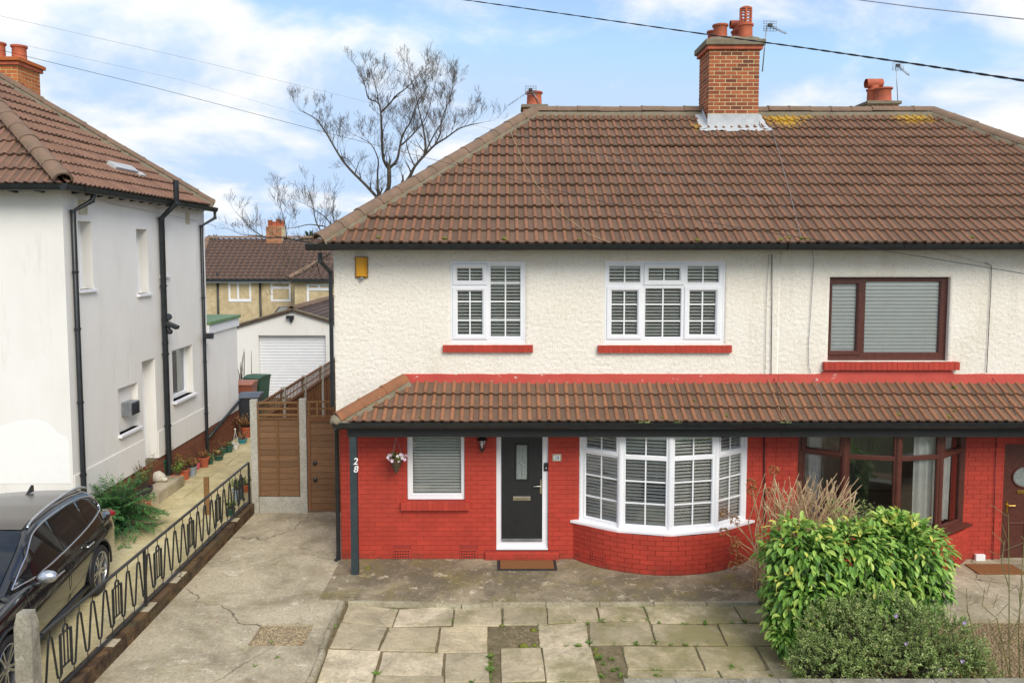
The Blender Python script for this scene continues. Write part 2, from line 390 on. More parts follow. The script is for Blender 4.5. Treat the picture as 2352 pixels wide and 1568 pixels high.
def flagmat(name, cols, green=hx(126,121,74), g0=.57, dark=hx(138,128,106)):
    m = NT(name)
    cc = m.ramp(m.rand(), [(i/(len(cols)-1), c) for i, c in enumerate(cols)])
    cc = m.mix(m.ramp(m.noise(1.8, 8, .7, .5), [(.42, 0), (.66, .7)]), cc, dark)
    cc = m.mix(m.ramp(m.noise(4.2, 8, .75, .5, sc3=(1, 2.2, 1)), [(.56, 0), (.70, .75)]), cc, hx(222,212,186))
    sx = m.n('ShaderNodeSeparateXYZ'); m.l(m.pos(), sx.inputs[0])
    g = m.math('ADD', m.noise(1.2, 8, .7), m.math('MULTIPLY', sx.outputs[0], .045))
    cc = m.mix(m.ramp(g, [(g0-.08, 0), (g0+.10, .75)]), cc, green)
    cc = m.mix(m.ramp(m.noise(22, 6, .8, .4), [(.34, .6), (.52, 0)]), cc, dark)
    cc = m.mix(m.ramp(m.noise(2.6, 7, .75, 1.2), [(.58, 0), (.68, .5)]), cc, hx(104,98,84))
    m.col(cc).rough(.9).set(Specular_IOR_Level=.25); m.bump(m.noise(16, 7, .7, .6, sc3=(1, 2, 1)), .45, .012); return m.m
MT['flag'] = flagmat('stone_flag', [hx(224,209,174), hx(196,181,148), hx(238,222,190), hx(180,167,137), hx(230,211,172), hx(168,156,127)])
MT['flag_left'] = flagmat('yellow_concrete_flag', [hx(208,194,146), hx(198,184,138), hx(214,202,158), hx(202,186,140)], hx(150,140,84), .66, hx(160,148,112))
MT['soil'] = simple('soil', hx(136,122,92), hx(104,94,66), scale=9, rough=1, bump=.9, bscale=28, bdist=.03)
MT['grass'] = simple('rough_grass', hx(86,92,48), hx(74,72,44), scale=1.2, rough=1, bump=.6, bscale=30, bdist=.03)
m = NT('gravel'); vo = m.n('ShaderNodeTexVoronoi'); vo.inputs['Scale'].default_value = 38; m.l(m.pos(), vo.inputs['Vector'])
cc = m.mix(m.ramp(m.noise(50, 2), [(.3, 0), (.7, 1)]), hx(198,170,120), hx(146,122,88))
cc = m.mix(m.ramp(vo.outputs['Distance'], [(.3, 0), (.7, .8)]), cc, hx(80,64,46))
m.col(cc).rough(.9); m.bump(m.ramp(vo.outputs['Distance'], [(0, 1), (.7, 0)]), .9, .02); MT['gravel'] = m.m
MT['pebble'] = simple('pebble', hx(186,166,130), hx(140,124,98), scale=30, rough=.8, rand=.5)
MT['sandgravel'] = simple('sandy_gravel', hx(156,140,108), hx(126,112,88), scale=22, rough=1, bump=.9, bscale=60, bdist=.02)
def woodmat(name, c1, c2, pale, pth=.62):
    m = NT(name)
    cc = m.mix(m.ramp(m.noise(3, 7, .7, sc3=(1, 1, 14)), [(.3, 0), (.7, 1)]), c1, c2)
    v = m.math('ADD', m.math('MULTIPLY', m.rand(), .3), .85)
    hs = m.n('ShaderNodeHueSaturation'); m.l(v, hs.inputs['Value']); m.l(cc, hs.inputs['Color']); cc = hs.outputs[0]
    cc = m.mix(m.ramp(m.noise(3.2, 6, .75, sc3=(2.2, 2.2, 4)), [(pth, 0), (pth+.06, .8)]), cc, pale)
    m.col(cc).rough(.85).set(Specular_IOR_Level=.2); m.bump(m.noise(12, 6, .7, sc3=(1, 1, 9)), .35, .006); return m.m
MT['fence'] = woodmat('brown_fence_board', hx(136,102,74), hx(114,87,63), hx(160,138,112))
MT['trellis'] = woodmat('fence_trellis', hx(140,106,68), hx(112,82,54), hx(168,148,112), .6)
MT['fence_rust'] = woodmat('red_brown_fence', hx(138,96,66), hx(114,81,57), hx(146,114,84), .66)
MT['sleeper'] = woodmat('timber_sleeper', hx(176,140,94), hx(146,112,76), hx(196,170,126))
MT['cpost'] = concrete('concrete_post', hx(196,192,180), hx(178,174,160), hx(128,124,110), hx(216,212,200), hx(140,140,104), False, .6, .66, .66)
MT['oldpost'] = concrete('lichened_concrete', hx(172,168,152), hx(146,140,124), hx(92,86,72), hx(206,202,186), hx(118,116,70), False, .54, .6, .58)
MT['bark'] = simple('bark', hx(88,80,70), hx(68,62,54), scale=8, rough=.95, bump=.5, bscale=30, bdist=.02)
MT['twig'] = simple('twig', hx(92,80,68), hx(74,66,57), scale=8, rough=.95)
MT['drystem'] = simple('dry_stem', hx(214,188,148), hx(172,138,104), scale=9, rough=.9)
MT['greenstem'] = simple('green_stem', hx(128,124,74), hx(104,96,64), scale=6, rough=.8)
def leafmat(name, stops, spots=None, rough=.4, trans=.25, spec=.5):
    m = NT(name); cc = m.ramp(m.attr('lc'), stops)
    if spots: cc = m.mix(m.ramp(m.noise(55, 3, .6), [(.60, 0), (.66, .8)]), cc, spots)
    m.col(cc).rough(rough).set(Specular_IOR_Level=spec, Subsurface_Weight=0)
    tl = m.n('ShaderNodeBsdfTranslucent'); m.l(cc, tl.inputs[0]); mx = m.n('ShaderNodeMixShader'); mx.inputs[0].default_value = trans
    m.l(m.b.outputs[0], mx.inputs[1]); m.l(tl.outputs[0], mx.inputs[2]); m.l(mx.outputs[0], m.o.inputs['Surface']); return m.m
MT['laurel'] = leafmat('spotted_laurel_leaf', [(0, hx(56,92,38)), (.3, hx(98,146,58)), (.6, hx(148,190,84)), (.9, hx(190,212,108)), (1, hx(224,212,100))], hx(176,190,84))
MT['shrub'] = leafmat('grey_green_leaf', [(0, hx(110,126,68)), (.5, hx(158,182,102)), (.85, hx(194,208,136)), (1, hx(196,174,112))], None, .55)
MT['conifer'] = leafmat('conifer_needle', [(0, hx(34,78,48)), (.6, hx(58,112,62)), (1, hx(96,140,76))], None, .6)
MT['weed'] = leafmat('weed_leaf', [(0, hx(74,104,40)), (.6, hx(112,148,56)), (1, hx(150,170,66))], None, .6)
MT['moss'] = simple('moss', hx(128,132,44), hx(92,98,36), scale=30, rough=1, bump=.9, bscale=90, bdist=.01)
MT['potplant'] = leafmat('pot_plant_leaf', [(0, hx(86,84,44)), (.5, hx(150,142,62)), (.8, hx(176,112,60)), (1, hx(206,186,84))], None, .6)
MT['brownhead'] = leafmat('dry_flower_head', [(0, hx(120,80,44)), (.5, hx(160,114,66)), (1, hx(196,150,92))], None, .8)
MT['petal'] = leafmat('pink_petal', [(0, hx(226,170,206)), (.5, hx(240,206,226)), (1, hx(250,240,244))], None, .6)
MT['lilac'] = leafmat('lilac_petal', [(0, hx(190,160,214)), (1, hx(220,200,236))], None, .6)
def plastic(name, c, rough=.45, **k): return simple(name, c, tuple(x*.9 for x in c[:3])+(1,), rough=rough, **k)
MT['yellowbox'] = plastic('amber_plastic', hx(226,160,22), .4)
MT['wplastic'] = plastic('white_plastic', hx(236,236,234))
MT['blackp'] = plastic('black_plastic', hx(38,40,44))
MT['coir'] = simple('coir_mat', hx(150,100,54), hx(118,78,44), scale=40, rough=1, bump=1, bscale=240, bdist=.006)
MT['rubber'] = simple('rubber', hx(40,40,42), hx(54,52,50), rough=.85)
MT['wicker'] = simple('wicker', hx(118,98,74), hx(76,62,48), scale=50, rough=.95, bump=1, bscale=130, bdist=.01)
MT['white'] = plastic('white_paint', hx(240,240,238))
MT['blue'] = plastic('blue_glaze', hx(60,70,120))

# ------------------------------------------------------------------ builders shared by the houses
def panel(mb, T, x0, x1, z0, z1, d0, d1, holes):
    """slab between depth d0 (outside) and d1 with rectangular holes; T maps (u, w, d) to the world"""
    us = sorted(set([x0, x1] + [min(max(h[i], x0), x1) for h in holes for i in (0, 1)]))
    ws = sorted(set([z0, z1] + [min(max(h[i], z0), z1) for h in holes for i in (2, 3)]))
    def solid(i, j):
        if i < 0 or j < 0 or i >= len(us)-1 or j >= len(ws)-1: return False
        u = (us[i]+us[i+1])/2; q = (ws[j]+ws[j+1])/2
        return not any(h[0] < u < h[1] and h[2] < q < h[3] for h in holes)
    for i in range(len(us)-1):
        for j in range(len(ws)-1):
            if not solid(i, j): continue
            a, b, c, d = us[i], us[i+1], ws[j], ws[j+1]
            mb.poly([T(a,c,d0), T(b,c,d0), T(b,d,d0), T(a,d,d0)]); mb.poly([T(a,c,d1), T(a,d,d1), T(b,d,d1), T(b,c,d1)])
            if not solid(i-1, j): mb.poly([T(a,c,d1), T(a,c,d0), T(a,d,d0), T(a,d,d1)])
            if not solid(i+1, j): mb.poly([T(b,c,d0), T(b,c,d1), T(b,d,d1), T(b,d,d0)])
            if not solid(i, j-1): mb.poly([T(a,c,d1), T(b,c,d1), T(b,c,d0), T(a,c,d0)])
            if not solid(i, j+1): mb.poly([T(a,d,d0), T(b,d,d0), T(b,d,d1), T(a,d,d1)])
def ring(mb, T, r, prof):
    """picture-frame moulding: prof = (inset, depth) pairs round the rectangle r"""
    u0, u1, w0, w1 = r; loops = []
    for i, d in prof: loops.append([T(u0+i,w0+i,d), T(u1-i,w0+i,d), T(u1-i,w1-i,d), T(u0+i,w1-i,d)])
    vs = [p for l in loops for p in l]; n = len(loops)
    mb.add(vs, [(i*4+k, i*4+(k+1) % 4, (i+1)*4+(k+1) % 4, (i+1)*4+k) for i in range(n-1) for k in range(4)])
def Tbox(mb, T, u0, u1, w0, w1, d0, d1):
    vs = [T(u, q, d) for q in (w0, w1) for d in (d0, d1) for u in (u0, u1)]
    mb.add(vs, [(0,2,3,1),(4,5,7,6),(0,1,5,4),(2,6,7,3),(0,4,6,2),(1,3,7,5)])
def plane_T(o, ux, n):                      # o: origin on the outer face, ux: to the right, n: into the wall
    o, ux, n = Vector(o), Vector(ux), Vector(n)
    return lambda u, q, d: o + ux*u + V(0,0,q) + n*d
def make_window(parent, T, outer, lights, fmat, depth=(.0,.07), bead=.012, name='window', barw=.024, glass='glass'):
    """lights: dicts with glass rect g, optional sash rect s, vertical bars nv, horizontal bar heights hb"""
    mb = MB(); holes = [l.get('s') or l['g'] for l in lights]
    panel(mb, T, *outer, depth[0], depth[1], holes)
    ring(mb, T, outer, [(0, depth[0]), (.006, depth[0]-.006), (.03, depth[0]-.006), (.036, depth[0])])
    w_ = mb.build(name, fmat, parent)
    for l in lights:
        g = l['g']; d0 = depth[0]
        if l.get('s'):
            s = l['s']; ins = g[0]-s[0]; iz = g[2]-s[2]; b = MB()
            loops = []
            def lp(f, d): 
                return [T(s[0]+(g[0]-s[0])*f, s[2]+(g[2]-s[2])*f, d), T(s[1]+(g[1]-s[1])*f, s[2]+(g[2]-s[2])*f, d),
                        T(s[1]+(g[1]-s[1])*f, s[3]+(g[3]-s[3])*f, d), T(s[0]+(g[0]-s[0])*f, s[3]+(g[3]-s[3])*f, d)]
            pr = [(0, d0+.03), (0, d0-.012), (.1, d0-.020), (.72, d0-.020), (1, d0+.004), (1, d0+.05)]
            L = [lp(f, d) for f, d in pr]; vs = [p for q in L for p in q]
            b.add(vs, [(i*4+k, i*4+(k+1) % 4, (i+1)*4+(k+1) % 4, (i+1)*4+k) for i in range(len(L)-1) for k in range(4)])
            b.build('sash', fmat, w_)
        else:
            b = MB(); ring(b, T, (g[0]-.001, g[1]+.001, g[2]-.001, g[3]+.001), [(0, d0-.002), (bead, d0+.012), (bead, d0+.05)]); b.build('glazing_bead', fmat, w_)
        p = MB(); gd = d0 + .034
        p.poly([T(g[0],g[2],gd), T(g[1],g[2],gd), T(g[1],g[3],gd), T(g[0],g[3],gd)]); p.build('pane', MT[glass], w_)
        nv = l.get('nv', 0)
        for k in range(nv):
            u = g[0] + (g[1]-g[0])*(k+1)/(nv+1); b = MB(); Tbox(b, T, u-barw/2, u+barw/2, g[2], g[3], gd-.012, gd-.004); b.build('glazing_bar', MT['bar'], w_)
        for q in l.get('hb', []):
            b = MB(); Tbox(b, T, g[0], g[1], q-barw/2, q+barw/2, gd-.0135, gd-.0025); b.build('glazing_bar', MT['bar'], w_)
    return w_
def make_blind(label, T, u0, u1, w0, w1, d, pitch=.05, width=.05, tilt=8, group='venetian blinds in the white windows'):
    o = T((u0+u1)/2, w0, d); ux = (T(1,0,0) - T(0,0,0)); n = (T(0,0,1) - T(0,0,0))
    root = thing('venetian_blind', label, 'blind', o, group)
    th = radians(tilt); hw = width/2
    def sl(hh, t=.0045):
        b = MB(); pr = [(-hw, 0), (-hw*.4, .004), (hw*.4, .004), (hw, 0)]
        rows = []
        for u in (u0-(u0+u1)/2, u1-(u0+u1)/2):
            top = [ux*u + n*(y*cos(th) - z*sin(th)) + V(0,0, y*sin(th) + z*cos(th)) for y, z in pr]
            bot = [p - V(0,0,t) for p in reversed(top)]
            rows.append(top + bot)
        k = len(rows[0]); vs = rows[0] + rows[1]
        b.add(vs, [(i, (i+1) % k, k+(i+1) % k, k+i) for i in range(k)] + [tuple(range(k-1,-1,-1)), tuple(range(k, 2*k))])
        return b
    me = sl(0).mesh('slat', MT['slat'])
    q = w0 + .03
    while q < w1 - .05:
        s = link('slat', me, root); s.location = o + V(0,0,q-w0) + V(0,0,rnd(-.002,.002)); q += pitch
    hb = MB(); Tbox(hb, T, u0, u1, w1-.045, w1, d-.03, d+.03); hb.build('head_rail', MT['slat'], root)
    bb = MB(); Tbox(bb, T, u0, u1, w0-.012, w0+.008, d-.022, d+.022); bb.build('bottom_rail', MT['slat'], root)
    c = MB()
    for f in (.14, .5, .86) if u1-u0 > .6 else (.2, .8):
        u = u0+(u1-u0)*f
        for dd in (-.027, .027): c.tube([T(u,w0,d+dd), T(u,w1-.04,d+dd)], .0016, 4, False)
    c.build('ladder_cord', MT['slat'], root)
    return root

TILE_W = .317
def tile_profile():
    pts = []                                 # (x, z, roll)
    for k in range(2):
        x0 = k*TILE_W/2
        pts += [(x0+.0, .0, 0), (x0+.07, -.003, 0)]
        for j in range(7):
            a = pi*j/6; pts.append((x0+.115-.036*cos(a), .028*sin(a), .25+.75*sin(a)))
    pts.append((TILE_W, 0, 0)); return pts
PROF = tile_profile()
def tile_mb(gauge, lap=.07, lift=.052, th=.034):
    mb = MB(); L = gauge + lap
    top = [[V(x, -.008, lift+z) for x, z, a in PROF], [V(x, L, z) for x, z, a in PROF]]
    al = [a for x, z, a in PROF]
    mb.grid(top, al*2)
    fr = [[V(x, -.008, lift+z-th) for x, z, a in PROF], [V(x, -.008, lift+z) for x, z, a in PROF]]
    mb.grid(fr, [a*.5 for a in al]*2)
    return mb
def tile_field(parent, O, ux, us, halfplanes, width, rows, gauge, mat, part=None, name='roof_tile', x_off=0, stuff_name='far_roof_tiles', skip=None):
    """tiles over a roof plane. O: left end of the eave; ux along it; us up the slope. halfplanes a*x+b*s<=c bound it"""
    O, ux, us = Vector(O), Vector(ux), Vector(us); n = ux.cross(us)
    base = tile_mb(gauge); me = base.mesh(name, mat, 40, attr='roll'); me_obj_base = base
    M0 = Matrix(((ux.x, us.x, n.x, 0), (ux.y, us.y, n.y, 0), (ux.z, us.z, n.z, 0), (0,0,0,1)))
    stuff = MB(); L = gauge+.07; cnt = 0
    for r in range(rows):
        s0 = r*gauge
        c = -1
        while c*TILE_W + x_off < width:
            x0 = c*TILE_W + x_off; c += 1
            cor = [(x0, s0), (x0+TILE_W, s0), (x0, s0+L*.98), (x0+TILE_W, s0+L*.98)]
            ins = [[a*x+b*s <= cc+1e-6 for (x, s) in cor] for a, b, cc in halfplanes]
            if any(not any(q) for q in ins): continue
            ctr = O + ux*(x0+TILE_W/2) + us*(s0+gauge/2)
            if skip and skip(ctr): continue
            full = all(all(q) for q in ins)
            P = O + ux*x0 + us*s0 + n*(rnd(-.004, .004) + .014*noise.noise((x0*.55, r*.8, O.x)))
            isp = part is None or part(ctr)
            jit = Matrix.Rotation(rnd(-.011,.011), 4, 'Z') @ Matrix.Rotation(rnd(-.012,.012), 4, 'Y')
            M = Matrix.Translation(P) @ M0 @ jit
            if full:
                if isp:
                    o = link(name, me, parent); o.matrix_basis = M; cnt += 1
                else: stuff.add([M @ Vector(p) for p in base.v], base.f, list(base.a))
            else:
                bm = bmesh.new(); bm.from_mesh(me)
                for (a, b, cc), q in zip(halfplanes, ins):
                    if all(q): continue
                    nn = Vector((a, b, 0)).normalized(); k = (cc - a*x0 - b*s0)/sqrt(a*a+b*b)
                    bmesh.ops.bisect_plane(bm, geom=bm.verts[:]+bm.edges[:]+bm.faces[:], plane_co=nn*k, plane_no=nn, clear_outer=True)
                if len(bm.faces) == 0: bm.free(); continue
                if isp:
                    m2 = bpy.data.meshes.new(name); bm.to_mesh(m2); bm.free()
                    if not m2.materials: m2.materials.append(mat)
                    o = link(name, m2, parent); o.matrix_basis = M; cnt += 1
                else:
                    m2 = bpy.data.meshes.new('tmp'); bm.to_mesh(m2); bm.free()
                    al = [d.value for d in m2.attributes['roll'].data]
                    stuff.add([M @ v.co for v in m2.vertices], [tuple(p.vertices) for p in m2.polygons], al); bpy.data.meshes.remove(m2)
    if stuff.v:
        o = stuff.build(stuff_name, mat, parent, 40, attr='roll'); o['kind'] = 'stuff'
    return cnt
def ridge_run(parent, A, B, up, mat, r=.13, seg=.45, name='ridge_tile'):
    A, B, up = Vector(A), Vector(B), Vector(up).normalized(); t = (B-A); L = t.length; t.normalize()
    side = t.cross(up).normalized(); n = max(1, round(L/seg)); sl_ = L/n
    mb = MB(); rows = []
    for x, rr in ((0, r*1.06), (.045, r*1.06), (.05, r), (sl_+.01, r*.97)):
        rows.append([V(x, -rr*1.15*cos(pi*k/8), rr*sin(pi*k/8)*.95) for k in range(9)])
    mb.grid(rows)
    mb.grid([[V(0, -r*1.2*cos(pi*k/8), r*sin(pi*k/8)) for k in range(9)], [V(0, -r*.9*cos(pi*k/8), r*.8*sin(pi*k/8)) for k in range(9)]])
    me = mb.mesh(name, mat, 50)
    R = Matrix(((t.x, side.x, up.x, 0), (t.y, side.y, up.y, 0), (t.z, side.z, up.z, 0), (0,0,0,1)))
    for i in range(n):
        o = link(name, me, parent)
        o.matrix_basis = Matrix.Translation(A + t*(i*sl_) + up*rnd(-.006,.006) + side*rnd(-.006,.006)) @ R @ Matrix.Rotation(rnd(-.02,.02), 4, 'X')
def wavy_strip(A, B, off, w0, w1, lift, n=60, seed=0):
    """mortar fillet beside a ridge"""
    A, B, off, lift = Vector(A), Vector(B), Vector(off), Vector(lift); mb = MB(); rows = [[], [], []]
    for i in range(n+1):
        p = A.lerp(B, i/n); q = noise.noise((i*.43+seed, 2.1, seed))*.35 + noise.noise((i*1.7+seed, 7.1, seed))*.25
        rows[0].append(p + off*w0 + lift*1.5); rows[1].append(p + off*(w0+(w1-w0)*(.6+.3*q)) + lift*(1.2+q)); rows[2].append(p + off*(w1*(1+.5*q)) - lift*1.2)
    mb.grid(rows); return mb
def gutter(mb, A, B, out, r=.06):
    A, B, out = Vector(A), Vector(B), Vector(out); pr = [(-r, .0), (-r, -.012)] + [(-r*cos(pi*k/8)*.98, -.012 - .095*sin(pi*k/8)) for k in range(1, 8)] + [(r, -.012), (r+.006, .0), (r-.008, .002), (r-.008, -.01)] + [(r*.85*cos(pi*k/8), -.012-.06*sin(pi*k/8)) for k in range(1, 8)] + [(-r+.008, -.01), (-r+.008, 0)]
    P = [[A + out*y + V(0,0,z) for y, z in pr], [B + out*y + V(0,0,z) for y, z in pr]]
    k = len(pr); mb.add(P[0]+P[1], [(i, (i+1) % k, k+(i+1) % k, k+i) for i in range(k)])
    h = k//2
    for E in P: mb.add(E, [tuple(range(0, 12))])
def bricks(parent, T, rects, holes, mat, bl=.238, bh=.0825, joint=.009, d0=-.006, d1=.02, maxpart=10**9, name='brick', start=0, counter=None, zref=0.0):
    """running bond over (u0,u1,w0,w1), bricks that meet a hole are cut to it"""
    u0, u1, w0, w1 = rects; stuff = MB(); unit = {}
    r = 0; q = w0; ux = (T(1,0,0)-T(0,0,0)); n = (T(0,0,1)-T(0,0,0))
    R = Matrix(((ux.x, n.x, 0, 0), (ux.y, n.y, 0, 0), (0, 0, 1, 0), (0,0,0,1)))
    cnt = counter if counter is not None else [0]
    me = None
    while q < w1 - .015:
        h = min(bh, w1-q); x = u0 - (bl/2 if (r+start) % 2 else 0)
        while x < u1:
            segs = [(max(x, u0), min(x+bl, u1))]
            for H in holes:
                if H[2] < q+h-.01 and H[3] > q+.01:
                    new = []
                    for a, b in segs:
                        if H[1] <= a or H[0] >= b: new.append((a, b)); continue
                        if H[0] > a: new.append((a, H[0]))
                        if H[1] < b: new.append((H[1], b))
                    segs = new
            for a, b in segs:
                L = b-a-joint; hh = h-joint
                if L < .02 or hh < .01: continue
                key = (round(L, 3), round(hh, 3)); dj = rnd(-.0015, .0015)
                if cnt[0] < maxpart:
                    if key not in unit:
                        bmx = MB().box(-L/2, L/2, d0, d1, -hh/2, hh/2)
                        unit[key] = bmx.mesh(name, mat)
                    o = link(name, unit[key], parent); o.matrix_basis = Matrix.Translation(T((a+b)/2, q+h/2, dj)) @ R; cnt[0] += 1
                else:
                    Tbox(stuff, T, a+joint/2, b-joint/2, q+joint/2, q+h-joint/2, d0+dj, d1)
            x += bl
        q += bh; r += 1
    if stuff.v:
        o = stuff.build('remaining_bricks', mat, parent); o['kind'] = 'stuff'
    return cnt
# ================================================================== GROUND
PARTY = 4.7
NG = .15                                     # level of the neighbour's drive
def terrain(x, y):
    z = -.14
    if y > 26: z -= min(1.6, (y-26)*.16)
    return z
gx = [-600,-200,-80,-40,-20,-12,-8,-5,-2,2,6,10,16,30,60,150,600]; gy = [-400,-100,-30,-8,0,4,8,12,16,20,24,26,28,30,32,34,36,40,48,60,90,160,400,1200]
mb = MB(); mb.grid([[V(x, y, terrain(x, y)) for x in gx] for y in gy]); struct(mb, 'ground', MT['grass'])
mb = MB(); mb.box(-60, 60, -9, -2, -.13, -.10); struct(mb, 'road', simple('asphalt', hx(112,112,112), hx(98,98,98), rough=.9, bump=.4))
mb = MB(); mb.box(-60, 60, -1.9, 1.0, -.13, -.02); struct(mb, 'pavement', simple('pavement_concrete', hx(168,164,154), hx(150,146,136), rough=.9, bump=.3))
def slab(poly, z1, z0, cut=.9): 
    mb = MB(); mb.prism([V(x, y, z0) for x, y in poly], (0,0,z1-z0)); return mb
# own concrete drive
WX = -5.13                                    # face of the boundary wall
EDX = -2.42                                  # stone edging between drive and flags
# sunken gravel square
sq = [at_z(u, v, -.01) for u, v in ((598,1432),(718,1432),(700,1482),(572,1482))]
sx0 = (sq[0].x+sq[3].x)/2; sx1 = (sq[1].x+sq[2].x)/2; sy0 = sq[3].y; sy1 = sq[0].y
mb = MB(); T0 = lambda u, q, d: V(u, q, -.01 - d)
panel(mb, T0, WX, -2.86, 5.0, 19.0, 0, .12, [(sx0, sx1, sy0, sy1), (EDX, 0, 0, 11.62)])
panel(mb, T0, -2.86, EDX-.06, 5.0, 11.62, 0, .12, [(sx0, sx1, sy0, sy1)])
struct(mb, 'driveway', MT['drive'])
mb = MB(); mb.box(sx0-.0, sx1+.0, sy0, sy1, -.12, -.045); o = struct(mb, 'gravel_patch', MT['sandgravel'])
# patio slab in front of the house with a worn front edge
pe = [at_z(u, v, 0) for u, v in ((800,1377),(1000,1380),(1060,1384),(1130,1381),(1500,1380),(1740,1378))]
edge = [(-2.86, 13.3), (-2.86, 11.625), (EDX, pe[0].y)] + [(p.x, p.y) for p in pe[1:]] + [(5.2, pe[-1].y), (5.2, 13.3)]
mb = slab(edge, .0, -.13); struct(mb, 'patio', MT['patio'], bevel=.008)
mb = slab([(5.21, 11.0), (9.5, 11.0), (9.5, 13.3), (5.21, 13.3)], -.004, -.13); struct(mb, 'front_path', MT['drive'])
mb = slab([(EDX-.12, 6.0), (5.3, 6.0), (5.3, 11.7), (EDX-.12, 11.7)], -.080, -.2)
soil = struct(mb, 'garden_soil', MT['soil'])
# flagstones, corners read off the photograph on the ground plane
FZ = -.06
za = lambda x, y: at_z(592.4 + x*.26667, 1254.4 + y*.26667, FZ)
zb = lambda x, y: at_z(1149.9 + x*.2963, 1254.4 + y*.2963, FZ)
FL_A = [[(785,492),(1203,537),(1150,684),(727,640)], [(1219,537),(1685,505),(1663,668),(1166,682)], [(1704,497),(2092,492),(2092,674),(1682,679)],
 [(716,652),(1108,682),(1026,884),(622,864)], [(1136,692),(1556,692),(1522,896),(1050,888)], [(1579,692),(1974,688),(1974,898),(1550,904)],
 [(608,886),(1050,898),(975,1168),(515,1164)], [(1080,902),(1596,912),(1576,1103),(1030,1094)], [(1620,912),(1978,908),(1990,1154),(1614,1160)],
 [(1022,1106),(1596,1118),(1600,1420),(940,1420)], [(500,1180),(958,1182),(890,1420),(395,1420)], [(1618,1170),(2000,1166),(2012,1420),(1614,1420)]]
FL_B = [[(22,440),(346,442),(358,602),(24,603)], [(362,446),(732,442),(757,572),(370,590)], [(744,442),(1092,442),(1138,574),(776,569)], [(1106,447),(1797,457),(1885,588),(1166,588)], [(1814,457),(2350,457),(2350,584),(1902,584)],
 [(294,610),(662,582),(681,770),(303,774)], [(688,580),(1147,576),(1196,750),(698,755)], [(1174,600),(1672,612),(1744,758),(1210,758)], [(1692,602),(2350,602),(2350,764),(1764,764)],
 [(3,788),(310,782),(346,1032),(10,1045)], [(326,782),(696,782),(762,1030),(358,1044)], [(946,774),(1498,777),(1572,950),(990,950)], [(1516,777),(1964,774),(2056,950),(1592,952)], [(1988,774),(2350,774),(2400,1060),(2160,1060)],
 [(10,1056),(350,1054),(372,1220),(0,1220)], [(362,1052),(766,1038),(810,1220),(378,1220)], [(985,960),(1676,960),(1760,1100),(1000,1100)], [(1690,962),(2090,960),(2180,1100),(1776,1100)]]
def flag_mesh(q, th=.06, seed=0):
    mb = MB(); c = sum(q, V(0,0,0))/4; ring_ = []
    for k in range(4):
        a, b = q[k], q[(k+1) % 4]
        for i in range(6):
            p = a.lerp(b, i/6); off = .005 + noise.noise(p*5 + V(seed, 0, 0))*.012
            ring_.append(p + (p-c).normalized()*off)
    n = len(ring_); dz = rnd(-.008, .006); tx, ty = rnd(-.006,.006), rnd(-.008,.008)
    zf = lambda p, s: V(p.x, p.y, p.z + dz + (p.x-c.x)*tx + (p.y-c.y)*ty + s)
    inner = [p + (c-p)*.02 for p in ring_]
    vs = [zf(p, -th) for p in ring_] + [zf(p, -.008) for p in ring_] + [zf(p, noise.noise(p*2)*.004) for p in inner] + [zf(c, 0)]
    fs = [(i, (i+1) % n, n+(i+1) % n, n+i) for i in range(n)] + [(n+i, n+(i+1) % n, 2*n+(i+1) % n, 2*n+i) for i in range(n)] + [(2*n+i, 2*n+(i+1) % n, 3*n) for i in range(n)]
    return mb.add(vs, fs)
for i, (f, Z) in enumerate([(f, za) for f in FL_A] + [(f, zb) for f in FL_B]):
    flag_mesh([Z(*p) for p in f], seed=i).build('flagstone', MT['flag'], soil)
# stone edging strip beside the drive
for i, (a, b) in enumerate((((786,1384),(756,1448)), ((754,1451),(738,1494)), ((742,1496),(716,1556)), ((714,1560),(690,1620)))):
    A, B = at_z(*a, .0), at_z(*b, .0); t = (B-A).normalized(); s = t.cross(V(0,0,1))*.036; mb = MB()
    P = [A.lerp(B, k/8) for k in range(9)]
    pr = [(-1,-.07),(-1,.01),(-.6,.035),(.6,.035),(1,.01),(1,-.07)]
    mb.grid([[p + s*(y + .25*noise.noise(p*6)) + V(0,0,z + noise.noise(p*4+V(5,0,0))*.012) for y, z in pr] for p in P])
    mb.poly([P[0]+s*y+V(0,0,z) for y, z in pr]); mb.poly([P[-1]+s*y+V(0,0,z) for y, z in reversed(pr)])
    mb.build('edging_stone', MT['kerbstone'], soil)
# patio front edging: a row of short kerb pieces
ex = [p.x for p in pe]
for i in range(len(pe)-1):
    a, b = pe[i], pe[i+1]; n_ = max(1, round((b-a).length/.9))
    for k in range(n_):
        A = a.lerp(b, k/n_) + V(.004,0,0); B = a.lerp(b, (k+1)/n_) - V(.004,0,0); t = (B-A).normalized(); s = V(0,0,1).cross(t)
        mb = MB(); dz = rnd(-.006,.006) - (.014 if i in (1, 2) else 0)
        mb.prism([A - s*.06 + V(0,0,-.13), B - s*.06 + V(0,0,-.13), B - s*.06 + V(0,0,dz), A - s*.06 + V(0,0,dz)], s*.056)
        mb.build('edging_stone', MT['kerbstone'], soil, bevel=.008)
